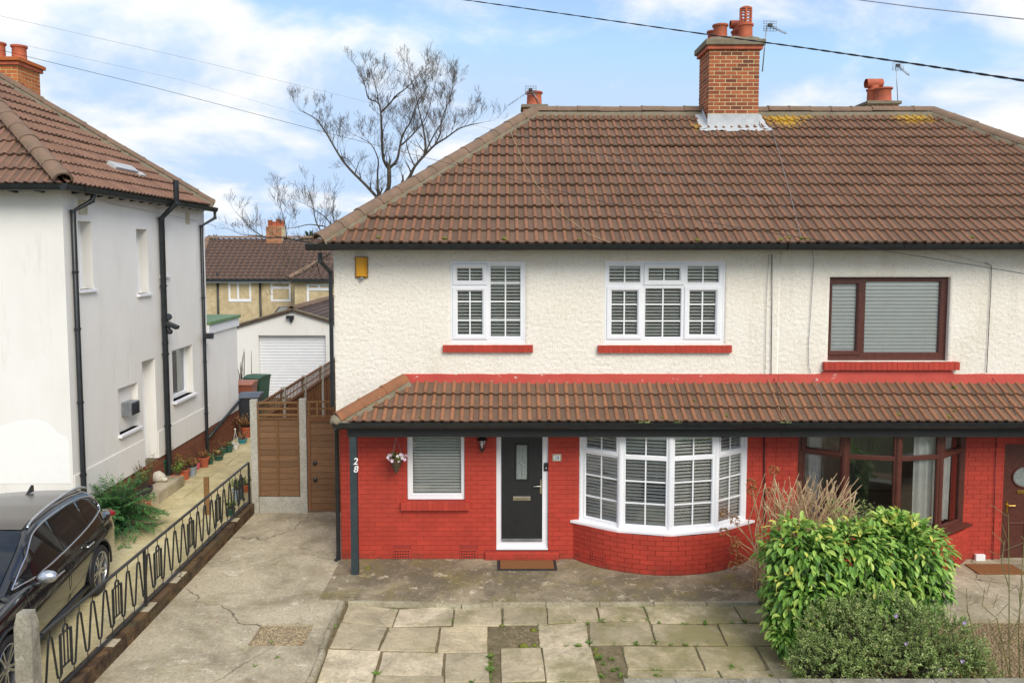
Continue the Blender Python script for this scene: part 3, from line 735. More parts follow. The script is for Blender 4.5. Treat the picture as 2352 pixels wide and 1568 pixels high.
# neighbour's drive
mb = slab([(-9.5, 5.0), (-5.22, 5.0), (-5.22, 28), (-9.5, 28)], NG-.05, -.2); npath = struct(mb, 'neighbour_drive', MT['soil'])
random.seed(21)
y = 6.2
while y < 23.5:
    dy = .62; x = -5.26
    for wd in (.62, .92, .78):
        x1 = x - wd
        if x1 < -7.56 and y > 13.2: x1 = -7.50
        q = [V(x1+.008, y, NG), V(x-.008, y, NG), V(x-.008, y+dy-.014, NG), V(x1+.008, y+dy-.014, NG)]
        mb = flag_mesh(q, .05, seed=y); mb.build('paving_flag', MT['flag_left'], npath); x -= wd
    if y < 13:
        for wd in (.9, .9):
            q = [V(x-wd+.008, y, NG), V(x-.008, y, NG), V(x-.008, y+dy-.014, NG), V(x-wd+.008, y+dy-.014, NG)]
            flag_mesh(q, .05, seed=y).build('paving_flag', MT['flag_left'], npath); x -= wd
    y += dy
random.seed(5)

# ================================================================== THE PAIR OF HOUSES
FT = plane_T((0, D, 0), (1,0,0), (0,1,0))
def R(u0, v0, u1, v1, Y=D, dx=0, dz=0):
    a, b, c, d = at_y(u0, v0, Y), at_y(u1, v0, Y), at_y(u0, v1, Y), at_y(u1, v1, Y)
    return ((a.x+c.x)/2+dx, (b.x+d.x)/2+dx, (c.z+d.z)/2+dz, (a.z+b.z)/2+dz)
z7 = lambda x0, y0, x1, y1: R(696.9+x0*.3111, 522.7+y0*.3111, 696.9+x1*.3111, 522.7+y1*.3111)
z10 = lambda x0, y0, x1, y1: R(1289.3+x0*.3111, 522.7+y0*.3111, 1289.3+x1*.3111, 522.7+y1*.3111)
z11 = lambda x0, y0, x1, y1: R(1742.3+x0*.3111, 522.7+y0*.3111, 1742.3+x1*.3111, 522.7+y1*.3111)
WL, WR = -2.9, 12.3
z_e = at_y(1400, 561, EAVE_Y).z; z_r = at_y(1684, 262, RIDGE_Y).z
run, rise = RIDGE_Y-EAVE_Y, z_r-z_e; SL = sqrt(run*run+rise*rise); US = V(0, run/SL, rise/SL)
XL = at_y(728, 561, EAVE_Y).x; XRL = at_y(1228, 255, RIDGE_Y).x; XRR = at_y(2140, 248, RIDGE_Y).x; XR = XRR + (XRL-XL)
house = thing('semi_detached_house', 'red and cream semi-detached house with white windows and black front door', 'house', (.9, D, 0))
house2 = thing('semi_detached_house', 'adjoining red and cream semi-detached house with brown window frames', 'house', (8.4, D, 0))

W1 = z7(1085,247,1638,857); W2 = z10(318,245,1208,857); W3 = z11(520,365,1410,985)
GW = R(935, 1003, 1067, 1148); GW = (GW[0], GW[1], GW[2], 2.22)
DR = R(1140, 1003, 1259, 1262); DR = (DR[0], DR[1], DR[2], 2.22)
DR2 = R(2302, 1020, 2412, 1306); 
BAYX = [1.337, 1.96, 2.76, 3.57, 4.17]; BAYY = [D, 12.775, 12.615, 12.79, D]
BAYX2 = [9.29-x for x in reversed(BAYX)]; BAYY2 = list(reversed(BAYY))
ZTOP = z_e + .27
def rough_face(x0, x1, z0, z1, holes, parent, step=.024, name='upper_wall', cut=None):
    def lines(a, b, ex):
        n = int((b-a)/step); L = [a+(b-a)*i/n for i in range(n+1)]
        for e in ex:
            if a < e < b: L = [q for q in L if abs(q-e) > step*.5]; L.append(e)
        return sorted(set([a, b] + L))
    us = lines(x0, x1, [h[i] for h in holes for i in (0,1)]); ws = lines(z0, z1, [h[i] for h in holes for i in (2,3)])
    def inh(u, q, e=0): return any(h[0]-e <= u <= h[1]+e and h[2]-e <= q <= h[3]+e for h in holes)
    vs = []
    for q in ws:
        for u in us:
            if inh(u, q, 1e-6): d = .012
            else:
                p = V(u, q, 0)
                d = -.005 - .008*noise.noise(p*19) - .010*noise.noise(p*31+V(3,1,0)) - .004*noise.noise(p*1.1)
            vs.append(V(u, D+d, q))
    n = len(us); fs = []
    for j in range(len(ws)-1):
        for i in range(n-1):
            uc, qc = (us[i]+us[i+1])/2, (ws[j]+ws[j+1])/2
            if inh(uc, qc): continue
            if cut and cut(uc, qc): continue
            fs.append((j*n+i, j*n+i+1, (j+1)*n+i+1, (j+1)*n+i))
    mb = MB(); mb.add(vs, fs); o = mb.build(name, MT['roughcast'], parent, True); return o
def upper(parent, x0, x1, holes, zb=2.40, cut=None):
    o = rough_face(x0, x1, zb, ZTOP, holes, parent, cut=cut)
    mb = MB(); panel(mb, FT, x0, x1, zb, ZTOP, .012, .26, holes); mb.build('upper_wall_core', MT['roughcast'], parent)
    return o
PZ = at_y(1300, 878, D).z
upper(house, WL, PARTY, [W1, W2])
upper(house2, PARTY, WR, [W3])
# side, back and inner walls, floors
def shell(parent, x0, x1, side):
    mb = MB(); xs = x0 if side < 0 else x1-.25
    mb.box(xs, xs+.25, D+.262, D+7.0, 2.40, ZTOP); mb.build('side_wall', MT['roughcast'], parent)
    mb = MB(); mb.box(xs, xs+.25, D+.262, D+7.0, -.1, 2.395); mb.build('side_wall', MT['red'], parent)
    mb = MB(); mb.box(x0+.26, x1-.26, D+6.75, D+7.0, -.1, ZTOP); mb.build('back_wall', MT['roughcast'], parent)
    mb = MB(); mb.box(x0+.26, x1-.13, D+3.4, D+3.5, .16, 5.2); mb.box(x0+.26, x1-.13, D+.27, D+3.39, -.05, .14)
    mb.box(x0+.26, x1-.13, D+.27, D+3.39, 2.46, 2.66); mb.box(x0+.26, x1-.13, D+.27, D+3.39, 5.16, 5.3); mb.build('inner_floor', MT['room'], parent)
shell(house, WL, PARTY, -1); shell(house2, PARTY, WR, 1)
mb = MB(); mb.box(PARTY-.1, PARTY+.1, D+.27, D+6.7, -.05, ZTOP); mb.build('party_wall', MT['room'], house)
mb = MB(); mb.box(.62, .72, D+.275, D+3.38, .15, 2.45); mb.build('inner_wall', MT['room'], house)

# ---- lower brick walls
def lower(parent, x0, x1, holes, limit, zt=2.40):
    mb = MB(); panel(mb, FT, x0, x1, -.1, zt, 0, .25, holes); core = mb.build('lower_wall', MT['redjoint'], parent)
    return core
BH = (BAYX[0]+.03, BAYX[-1]-.03, .0, 2.40); BH2 = (BAYX2[0]+.03, BAYX2[-1]-.03, .0, 2.40)
VENT = lambda u0, v0, u1, v1: R(u0, v0, u1, v1)
v1_, v2_ = VENT(903, 1270, 945, 1285), VENT(1055, 1268, 1097, 1283)
STEP = R(1114, 1266, 1283, 1283)
lw = lower(house, -2.84, PARTY, [GW, DR, BH], 300)
lw2 = lower(house2, PARTY, WR, [BH2, DR2], 300)
def arcpts(xa, xb, sag, n):
    c = (xb-xa)/2; r = (c*c+sag*sag)/(2*sag); xm = (xa+xb)/2; a0 = math.asin(c/r)
    return [(xm + r*sin(-a0+2*a0*i/n), D - (r*cos(-a0+2*a0*i/n) - (r-sag))) for i in range(n+1)], r, 2*a0*r
def bay_base(parent, core, xa, xb, sag, zt, limit, vents):
    pts, r, L = arcpts(xa, xb, sag, 40); mb = MB()
    mb.grid([[V(x, y+.004, z) for x, y in pts] for z in (-.1, zt)])
    mb.add([V(x, y+.004, zt) for x, y in pts] + [V((xa+xb)/2, D+.2, zt)], [(i, i+1, len(pts)) for i in range(len(pts)-1)])
    b = mb.build('bay_base', MT['redjoint'], parent)
    n = int(L/.238); unit = None; cnt = 0; stuff = MB(); q = .006; rr = 0
    xm = (xa+xb)/2; cy = D + (r-sag); a0 = math.asin((xb-xa)/2/r)
    bl = L/n; me = MB().box(-bl/2+.0035, bl/2-.0035, -.005, .02, .0035, .0825-.0035).mesh('brick', MT['red']); meh = MB().box(-bl/4+.0035, bl/4-.0035, -.005, .02, .0035, .0825-.0035).mesh('brick', MT['red'])
    while q < zt-.03:
        s = 0; k = 0
        while s < L-.01:
            ln = bl/2 if (rr % 2 and (k == 0 or L-s < bl*.6)) else bl
            mid = s+ln/2; a = -a0 + mid/r
            if not any(abs(mid-vm) < .16 and q < .17 and q > .05 for vm in vents):
                o = link('brick', me if ln == bl else meh, b)
                o.matrix_basis = Matrix.Translation((xm + r*sin(a), cy - r*cos(a) + rnd(-.0015,.0015), q)) @ Matrix.Rotation(a, 4, 'Z')
                cnt += 1
            s += ln; k += 1
        q += .0825; rr += 1
    # vents
    for vm in vents:
        a = -a0 + vm/r; air_brick(b, Matrix.Translation((xm + r*sin(a), cy - r*cos(a), .089)) @ Matrix.Rotation(a, 4, 'Z'))
    return cnt
def air_brick(parent, M):
    mb = MB(); T = lambda u, q, d: M @ V(u, d, q)
    holes = [(-.14+.045*i, -.115+.045*i, .012+.05*j, .042+.05*j) for i in range(7) for j in range(3)]
    holes = [(-.135+.046*i, -.108+.046*i, .018+.048*j, .046+.048*j) for i in range(6) for j in range(3)]
    panel(mb, T, -.15, .15, .002, .163, -.014, -.003, holes)
    mb.build('air_brick', MT['red'], parent); b2 = MB(); Tbox(b2, T, -.148, .148, .004, .161, -.0025, -.0005); b2.build('air_brick_shade_plate', MT['dark'], parent)  # dark plate behind the grid stands in for shade inside the holes
nb = bay_base(house, lw, BAYX[0]-.13, BAYX[-1]+.13, .70, .62, 300, [.55, 2.95])
bay_base(house2, lw2, BAYX2[0]-.13, BAYX2[-1]+.13, .70, .56, 300, [2.85])
sillG = R(922, 1150, 1080, 1168)
for c in (v1_, v2_):
    M = Matrix.Translation(((c[0]+c[1])/2, D, .01)); air_brick(lw, M)
vh = [((c[0]+c[1])/2-.155, (c[0]+c[1])/2+.155, 0, .18) for c in (v1_, v2_)]
bricks(lw, FT, (-2.84, PARTY, 0, 2.40), [GW, DR, (BAYX[0]-.12, BAYX[-1]+.12, 0, .62), BH, (STEP[0], STEP[1], 0, STEP[3])] + vh, MT['red'], maxpart=300-min(nb, 200), joint=.007)
bricks(lw2, FT, (PARTY+.006, 8.9, 0, 2.40), [DR2, (BAYX2[0]-.12, BAYX2[-1]+.12, 0, .6), BH2], MT['red'], maxpart=180, joint=.007)

# ---- bay windows
def bay_window(parent, xs, ys, zb, zt, fmat, bars, transom, name, lights_top):
    ws = []
    for i in range(4):
        A = V(xs[i], ys[i], 0); B = V(xs[i+1], ys[i+1], 0); ux = (B-A).normalized(); n = V(-ux.y, ux.x, 0); L = (B-A).length
        T = plane_T(A, ux, n); e = .055; t = transom
        up = {'g': (e+.045, L-e-.045, t+.075, zt-.055), 'nv': 1 if bars else 0}
        lo = {'g': (e+.012, L-e-.012, zb+.075, t-.03), 'nv': 1 if bars else 0, 'hb': [zb+.075+(t-.03-zb-.075)*k/3 for k in (1, 2)] if bars else []}
        if i in lights_top: up['s'] = (e-.03, L-e+.03, t+.0, zt-.012); up['g'] = (e+.04, L-e-.04, t+.07, zt-.06)
        else: up['g'] = (e+.012, L-e-.012, t+.03, zt-.04)
        w_ = make_window(parent, T, (0, L, zb, zt), [up, lo], fmat, (.0, .06)); ws.append((T, L))
    mb = MB()                                  # corner posts
    for i in range(5):
        mb.tube([V(xs[i], ys[i]+.03, zb), V(xs[i], ys[i]+.03, zt)], .052, 10)
    mb.build('bay_post', fmat, parent, 40)
    return ws
def bay_sill(parent, xs, ys, z, mat, over=.10):
    mb = MB(); c = [V(xs[0]-.17, D+.0, 0)]
    mid = V((xs[0]+xs[-1])/2, D+.4, 0)
    outer = [V(xs[0]-.19, D-.02, 0)] + [V(xs[i], ys[i], 0) + (V(xs[i], ys[i], 0)-mid).normalized()*over for i in (1,2,3)] + [V(xs[-1]+.19, D-.02, 0)]
    inner = [V(xs[i], ys[i]+.06, 0) for i in range(5)]
    rows = [[p + V(0,0,z+.035) for p in inner], [p + V(0,0,z+.012) for p in outer], [p*1 + V(0,0,z-.025) for p in outer], [p + V(0,0,z-.03) for p in inner]]
    mb.grid(rows)
    for e in (0, -1): mb.poly([r[e] for r in rows])
    mb.build('window_sill', mat, parent)
ZB, ZBT, TRZ = at_y(1538, 1221, 12.63).z, 2.34, at_y(1538, 1053, 12.66).z
bw = bay_window(house, BAYX, BAYY, ZB, ZBT, MT['upvc'], True, TRZ, 'bay_window', (0, 3))
bay_sill(house, BAYX, BAYY, ZB-.01, MT['upvc'])
BL = ['white venetian blind in the bay facet next to the front door', 'white venetian blind in the bay pane with a lampshade behind', 'white venetian blind in the bay pane with a cat behind', 'white venetian blind in the bay facet by the dry hydrangea']
for (T, L), l in zip(bw, BL): make_blind(l, T, .05, L-.05, ZB+.09, ZBT-.05, .08, pitch=.057, width=.05, tilt=24)
bw2 = bay_window(house2, BAYX2, BAYY2, ZB-.06, ZBT, MT['brownupvc'], False, TRZ+.0, 'bay_window', (0, 3))
bay_sill(house2, BAYX2, BAYY2, ZB-.07, MT['brownupvc'])
for nm, rt in (('bay_head', (BAYX, BAYY, house)), ('bay_head', (BAYX2, BAYY2, house2))):
    xs, ys, pa = rt; mb = MB(); mb.prism([V(x, y-.02, ZBT+.001) for x, y in zip(xs, ys)] + [V(xs[-1], D+.2, ZBT+.001), V(xs[0], D+.2, ZBT+.001)], (0,0,.08)); mb.build(nm, MT['dark'], pa)
# net curtains in the brown bay
def curtain(T, u0, u1, w0, w1, d, label, amp=.02, group=None):
    mb = MB(); n = int((u1-u0)/.012)
    rows = [[T(u0+(u1-u0)*i/n, q, d + amp*sin(i*.55+q*.7) + amp*.5*sin(i*.23+1)) for i in range(n+1)] for q in (w0, (w0+w1)/2, w1)]
    mb.grid(rows); return one(mb, 'net_curtain', MT['curtain'], label, 'curtain', group, smooth=True)
for i, (a, b, l) in enumerate(((.05, .32, 'white net curtain at the end of the brown bay towards the party wall'), (None,)*3, (.42, .78, 'white net curtain in the brown bay pane above the laurel'), (.06, .55, 'white net curtain in the end pane of the brown bay by the brown door'))):
    if a is None: continue
    T, L = bw2[i]; curtain(T, a, min(b, L-.05), ZB+.02, ZBT-.05, .14, l)

# ---- upstairs windows and their brick sills
def g7(*r): return z7(*r)
make_window(house, plane_T((0, D+.02, 0), (1,0,0), (0,1,0)), W1, [
    {'g': z7(1135,300,1320,390), 's': z7(1100,265,1355,425), 'nv': 1},
    {'g': z7(1378,278,1605,808), 'nv': 1, 'hb': [z7(0,y,1,y+1)[3] for y in (410,547,683)]},
    {'g': z7(1138,468,1320,790), 's': z7(1100,440,1355,825), 'nv': 1, 'hb': [z7(0,y,1,y+1)[3] for y in (547,685)]}], MT['upvc'])
make_window(house, plane_T((0, D+.02, 0), (1,0,0), (0,1,0)), W2, [
    {'g': z10(352,278,588,410), 'nv': 1}, {'g': z10(647,300,877,388), 's': z10(612,265,910,425), 'nv': 1}, {'g': z10(932,278,1170,410), 'nv': 1},
    {'g': z10(372,468,562,790), 's': z10(335,435,590,825), 'nv': 1, 'hb': [z10(0,y,1,y+1)[3] for y in (567,690)]},
    {'g': z10(617,447,888,812), 'nv': 1, 'hb': [z10(0,y,1,y+1)[3] for y in (567,690)]},
    {'g': z10(948,468,1142,790), 's': z10(908,435,1180,825), 'nv': 1, 'hb': [z10(0,y,1,y+1)[3] for y in (567,690)]}], MT['upvc'])
W3i = (W3[0], W3[1], W3[2], W3[3])
make_window(house2, plane_T((0, D+.09, 0), (1,0,0), (0,1,0)), W3i, [
    {'g': z11(556,418,742,914), 's': z11(536,396,772,945)}, {'g': z11(800,396,1362,932)}], MT['brownupvc'])
TB = plane_T((0, D+.02, 0), (1,0,0), (0,1,0))
mdl = (z7(1355,0,1356,1)[0]+z7(1378,0,1379,1)[0])/2
make_blind('white venetian blind behind the narrow lights of the two-light upstairs window', TB, W1[0]+.08, mdl-.01, W1[2]+.07, W1[3]-.06, .075, pitch=.057, tilt=31)
make_blind('white venetian blind behind the tall light of the two-light upstairs window', TB, mdl+.01, W1[1]-.06, W1[2]+.07, W1[3]-.06, .075, pitch=.057, tilt=31)
ms = [W2[0]+.06, z10(600,0,601,1)[0], z10(898,0,899,1)[0], W2[1]-.06]
for k, nm in enumerate(('beside the narrow sash facing the alarm box', 'in the middle', 'beside the sash facing the party wall')):
    make_blind('white venetian blind in the three-light upstairs window, ' + nm, TB, ms[k]+.01, ms[k+1]-.01, W2[2]+.07, W2[3]-.06, .075, pitch=.057, tilt=31)
make_blind('closed pale venetian blind filling the brown upstairs window', plane_T((0, D+.1, 0), (1,0,0), (0,1,0)), W3[0]+.05, W3[1]-.05, W3[2]+.08, W3[3]-.04, .055, pitch=.064, width=.072, tilt=60, group='closed blind')
def brick_sill(parent, r, n, lean=.0, name='window_sill', d0=-.07):
    core = MB(); Tbox(core, FT, r[0]+.004, r[1]-.004, r[2]+.003, r[3]-.004, d0+.005, .012); c = core.build(name, MT['redjoint'], parent)
    L = (r[1]-r[0])/n
    me = MB().box(.003, L-.003, d0, .0, 0, r[3]-r[2]).mesh('sill_tile', MT['red'])
    for i in range(n):
        o = link('sill_tile', me, c); o.location = (r[0]+L*i, D+rnd(-.002,.002), r[2]+rnd(-.0015,.0015))
brick_sill(house, z7(1030,865,1695,917), 18); brick_sill(house, z10(267,867,1252,920), 26)
brick_sill(house2, z11(470,988,1462,1045), 26, d0=-.10); brick_sill(house, sillG, 13, d0=-.09)
# ground-floor window
gg = R(946, 1003, 1060, 1136); gg = (gg[0], gg[1], gg[2], 2.18)
make_window(house, plane_T((0, D+.04, 0), (1,0,0), (0,1,0)), GW, [{'g': gg}], MT['upvc'])
make_blind('half-closed venetian blind in the single window beside the hanging basket', plane_T((0, D+.04, 0), (1,0,0), (0,1,0)), gg[0]+.01, gg[1]-.01, gg[2]+.02, gg[3]+.02, .12, pitch=.052, tilt=30)

# ---- front door
TD = plane_T((0, D+.05, 0), (1,0,0), (0,1,0))
leaf = R(1151, 1003, 1246, 1243); leaf = (leaf[0], leaf[1], leaf[2], 2.17)
mb = MB(); panel(mb, TD, *DR, 0, .07, [leaf]); ring(mb, TD, leaf, [(-.02, -.001), (-.012, -.010), (0, -.010), (.0, .02)])
Tbox(mb, TD, DR[0]-.005, DR[1]+.005, DR[2]-.012, DR[2]+.03, -.05, -.002)
door = mb.build('door', MT['upvc'], house)
mb = MB(); gl = R(1187, 1027+940.8-940.8, 1212, 1105); gl = R(731.8+1705*.26664, 940.8+308*.26664, 731.8+1797*.26664, 940.8+607*.26664)
panel(mb, TD, *leaf, .012, .05, [gl]); ring(mb, TD, (gl[0]-.03, gl[1]+.03, gl[2]-.03, gl[3]+.02), [(0, .012), (.006, .0), (.02, .0), (.028, .012), (.028, .03)])
mb.build('door_leaf', MT['blackdoor'], door)
mb = MB(); mb.poly([TD(gl[0],gl[2],.022), TD(gl[1],gl[2],.022), TD(gl[1],gl[3],.022), TD(gl[0],gl[3],.022)]); mb.build('pane', MT['frost'], door)
mb = MB(); cx_, cz_ = (gl[0]+gl[1])/2, (gl[2]+gl[3])/2
def lead(a, b): mb.tube([TD(*a, .018), TD(*b, .018)], .004, 5)
dw, dh = (gl[1]-gl[0])*.24, .085
lead((cx_, gl[2]), (cx_, cz_-dh)); lead((cx_, cz_+dh), (cx_, gl[3])); lead((gl[0], cz_), (cx_-dw, cz_)); lead((cx_+dw, cz_), (gl[1], cz_))
for s in (-1, 1):
    for t in (-1, 1): lead((cx_+s*dw, cz_), (cx_, cz_+t*dh))
mb.build('leaded_diamond', MT['alu'], door)
lb = R(731.8+1675*.26664, 940.8+752*.26664, 731.8+1827*.26664, 940.8+790*.26664)
mb = MB(); Tbox(mb, TD, *lb, .0, .011); Tbox(mb, TD, lb[0]+.015, lb[1]-.015, lb[2]+.012, lb[3]-.018, -.006, -.0005); mb.build('letter_plate', MT['chrome'], door, bevel=.003)
hp = R(731.8+1908*.26664, 940.8+606*.26664, 731.8+1924*.26664, 940.8+730*.26664)
mb = MB(); Tbox(mb, TD, hp[0], hp[1], hp[2], hp[3], .0, .011); hz = hp[2]+(hp[3]-hp[2])*.58
mb.tube([TD((hp[0]+hp[1])/2, hz, .0), TD((hp[0]+hp[1])/2, hz, -.045), TD(hp[0]-.06, hz+.0, -.05), TD(hp[0]-.115, hz-.006, -.046)], .010, 8)
mb.build('door_handle', MT['chrome'], door, bevel=0)
mb = MB(); wb = R(731.8+1578*.26664, 940.8+1118*.26664, 731.8+1926*.26664, 940.8+1140*.26664); Tbox(mb, TD, wb[0], wb[1], wb[2], wb[3], -.02, .011); mb.build('weather_bar', MT['alu'], door, bevel=.004)
mb = MB(); Tbox(mb, FT, STEP[0], STEP[1], -.02, STEP[3], -.06, .0); mb.build('door_step', MT['red'], house, bevel=.012)
# brown door next door
TD2 = plane_T((0, D+.05, 0), (1,0,0), (0,1,0))
mb = MB(); lf2 = (DR2[0]+.07, DR2[1]-.07, DR2[2]+.03, DR2[3]-.07); panel(mb, TD2, *DR2, 0, .07, [lf2]); door2 = mb.build('door', MT['brownupvc'], house2)
mb = MB(); Tbox(mb, TD2, *lf2, .015, .05)
oz = at_y(2340, 1097, D).z; ocx = (lf2[0]+lf2[1])/2
for (a0_, a1_, b0_, b1_) in ((.08, .40, .10, .78),(.46, .78, .10, .78)):
    ring(mb, TD2, (lf2[0]+a0_, lf2[0]+a1_, lf2[2]+b0_, lf2[2]+b1_), [(0,.015),(.01,.004),(.03,.004),(.045,.016)])
mb.build('door_leaf', MT['brownupvc'], door2)
mb = MB(); mb.add([TD2(ocx+.21*cos(2*pi*k/24), oz+.17*sin(2*pi*k/24), .012) for k in range(24)], [tuple(range(24))]); mb.build('pane', MT['frost'], door2)
mb = MB(); mb.tube([TD2(ocx+.225*cos(2*pi*k/24), oz+.185*sin(2*pi*k/24), .006) for k in range(25)], .016, 6, False); mb.build('oval_frame', MT['brownupvc'], door2, True)
lz = at_y(2340, 1132, D).z
mb = MB(); Tbox(mb, TD2, ocx-.13, ocx+.13, lz-.03, lz+.03, .002, .014); mb.build('letter_plate', MT['brass'], door2, bevel=.004)
mb = MB(); hz2 = at_y(2320, 1165, D).z; Tbox(mb, TD2, lf2[0]+.035, lf2[0]+.065, hz2-.11, hz2+.10, .003, .014); mb.tube([TD2(lf2[0]+.05,hz2+.03,.0), TD2(lf2[0]+.05,hz2+.03,-.04), TD2(lf2[0]+.16,hz2+.03,-.045)], .01, 8); mb.build('door_handle', MT['brass'], door2)
mb = MB(); Tbox(mb, FT, DR2[0]-.15, DR2[1]+.1, -.02, DR2[2]-.004, -.2, .0); mb.build('door_step', MT['redflash'], house2, bevel=.012)
mb = MB(); rt = MB()
mb.add([FT(DR2[0]+(DR2[1]-DR2[0])*k/12, DR2[3]-.02+.10*sin(pi*k/12)*0, 0) for k in range(13)], [])
# ---- flashing band above the porch roof
def flash(parent, x0, x1, raised=None):
    mb = MB(); n = int((x1-x0)/.06); za_, zb_ = at_y(1400, 858, D).z, PZ-.03; rows = [[], [], []]
    for i in range(n+1):
        x = x0+(x1-x0)*i/n; j = noise.noise((x*3, 0, 0))*.008; up = 0
        if raised and raised[0] < x < raised[1]: up = .07
        rows[0].append(V(x, D-.012+.01, za_+j+up)); rows[1].append(V(x, D-.028, za_-.008+j+up)); rows[2].append(V(x, D-.055+j, zb_+noise.noise((x*5, 3, 0))*.012))
    mb.grid(rows); mb.build('flashing', MT['redflash'], parent)
PXL = at_y(775, 966, D-.75).x; PTX = at_y(932, 870, D).x
flash(house, PTX-.06, PARTY); flash(house2, PARTY+.004, 9.6, (W3[0]-.1, W3[1]+.1))
# ---- porch roof
PEY = D-.75; PEZ = at_y(1300, 970, PEY).z
pr_, ps_ = D-.02-PEY, PZ-PEZ; PSL = sqrt(pr_**2+ps_**2); PUS = V(0, pr_/PSL, ps_/PSL)
def porch(parent, xa, xb, hip, part):
    mb = MB(); n = V(1,0,0).cross(PUS); o = n*-.012
    if hip:
        mb.poly([V(xa, PEY, PEZ)+o, V(xb, PEY, PEZ)+o, V(xb, D-.02, PZ)+o, V(PTX, D-.02, PZ)+o]); mb.poly([V(xa, PEY, PEZ)+o, V(PTX, D-.02, PZ)+o, V(xa-.02, D-.002, PEZ)+o])
    else: mb.poly([V(xa, PEY, PEZ)+o, V(xb, PEY, PEZ)+o, V(xb, D-.02, PZ)+o, V(xa, D-.02, PZ)+o])
    pr = mb.build('porch_roof', MT['dark'], parent)
    hp_ = [(1, 0, xb-xa), (0, 1, PSL)]
    if hip: hp_.append((-1, (PTX-xa)/PSL, -.02))
    else: hp_.append((-1, 0, 0))
    tile_field(pr, (xa, PEY, PEZ), (1,0,0), PUS, hp_, xb-xa, 3, PSL/3, MT['tile_porch'], part=part, stuff_name='far_roof_tiles', x_off=(0 if hip else .0))
    if hip:
        A, B = V(xa-.0, PEY+.04, PEZ+.05), V(PTX, D-.03, PZ+.05); t = (B-A).normalized()
        up = (V(0,0,1) - t*t.z).normalized(); ridge_run(pr, A, B, up, MT['ridge_porch'], .125, .42, 'hip_tile')
        side = V(1,0,0) - t*t.x; side.normalize()
        wavy_strip(A, B, side, .09, .20, n*.035, 40, 4).build('mortar_bed', MT['mortar'], pr, True)
        mb = MB(); mb.sphere(A+V(-.01,-.02,-.02), .13, 10, 6, (1,1,.8)); 
        for i, p in enumerate(mb.v): q = Vector(p); mb.v[i] = tuple(q + V(1,1,1)*noise.noise(q*9)*.05)
        mb.build('mortar_end', MT['mortar'], pr, True)
    return pr
porch(house, PXL, PARTY, True, None); porch(house2, PARTY+.002, 13.0, False, lambda c: c.x < 9.4)
def porch_trim(parent, xa, xb, left):
    mb = MB(); gy_ = PEY-.035; gz_ = PEZ+.012
    gutter(mb, V(xa-(.05 if left else 0), gy_, gz_), V(xb, gy_, gz_), V(0,-1,0), .062)
    if left: gutter(mb, V(xa-.05, gy_+.06, gz_+.001), V(xa-.05, D-.01, gz_+.001), V(-1,0,0), .062)
    mb.build('gutter', MT['black'], parent, 40)
    mb = MB(); z1 = PEZ-.05; z0 = at_y(1300, 1002, D-.62).z
    mb.box(xa+.14 if left else xa, xb, D-.66, D-.56, z0, z1); mb.build('porch_beam', MT['dark'], parent)
    mb = MB(); mb.box(xa+.10 if left else xa, xb, D-.555, D-.01, z1-.02, z1-.001); mb.build('soffit', MT['dark'], parent)
    mb = MB(); mb.box(xa+.02 if left else xa, xb, PEY+.012, PEY+.028, PEZ-.12, PEZ-.004); mb.build('fascia_board', MT['dark'], parent)
porch_trim(house, PXL, PARTY-.15, True); porch_trim(house2, PARTY-.145, 13.0, False)
pb = at_z(820, 1308, 0)
mb = MB(); mb.box(pb.x-.058, pb.x+.058, D-.668, D-.552, -.01, z_post if False else at_y(1300, 1002, D-.62).z+.002); post = mb.build('porch_post', MT['slate'], house, bevel=.004)
def text(parent, s, size, M, mat, shear=0.0, depth=.004, name='house_number', bold=0):
    cu = bpy.data.curves.new('txt', 'FONT'); cu.body = s; cu.size = size; cu.extrude = depth; cu.shear = shear; cu.align_x = 'CENTER'; cu.offset = bold
    t = bpy.data.objects.new('txt', cu); col.objects.link(t); bpy.context.view_layer.update()
    me = bpy.data.meshes.new_from_object(t.evaluated_get(bpy.context.evaluated_depsgraph_get())); bpy.data.objects.remove(t)
    me.materials.clear(); me.materials.append(mat); me.transform(M); o = link(name, me, parent); return o
RX = Matrix.Rotation(pi/2, 4, 'X')
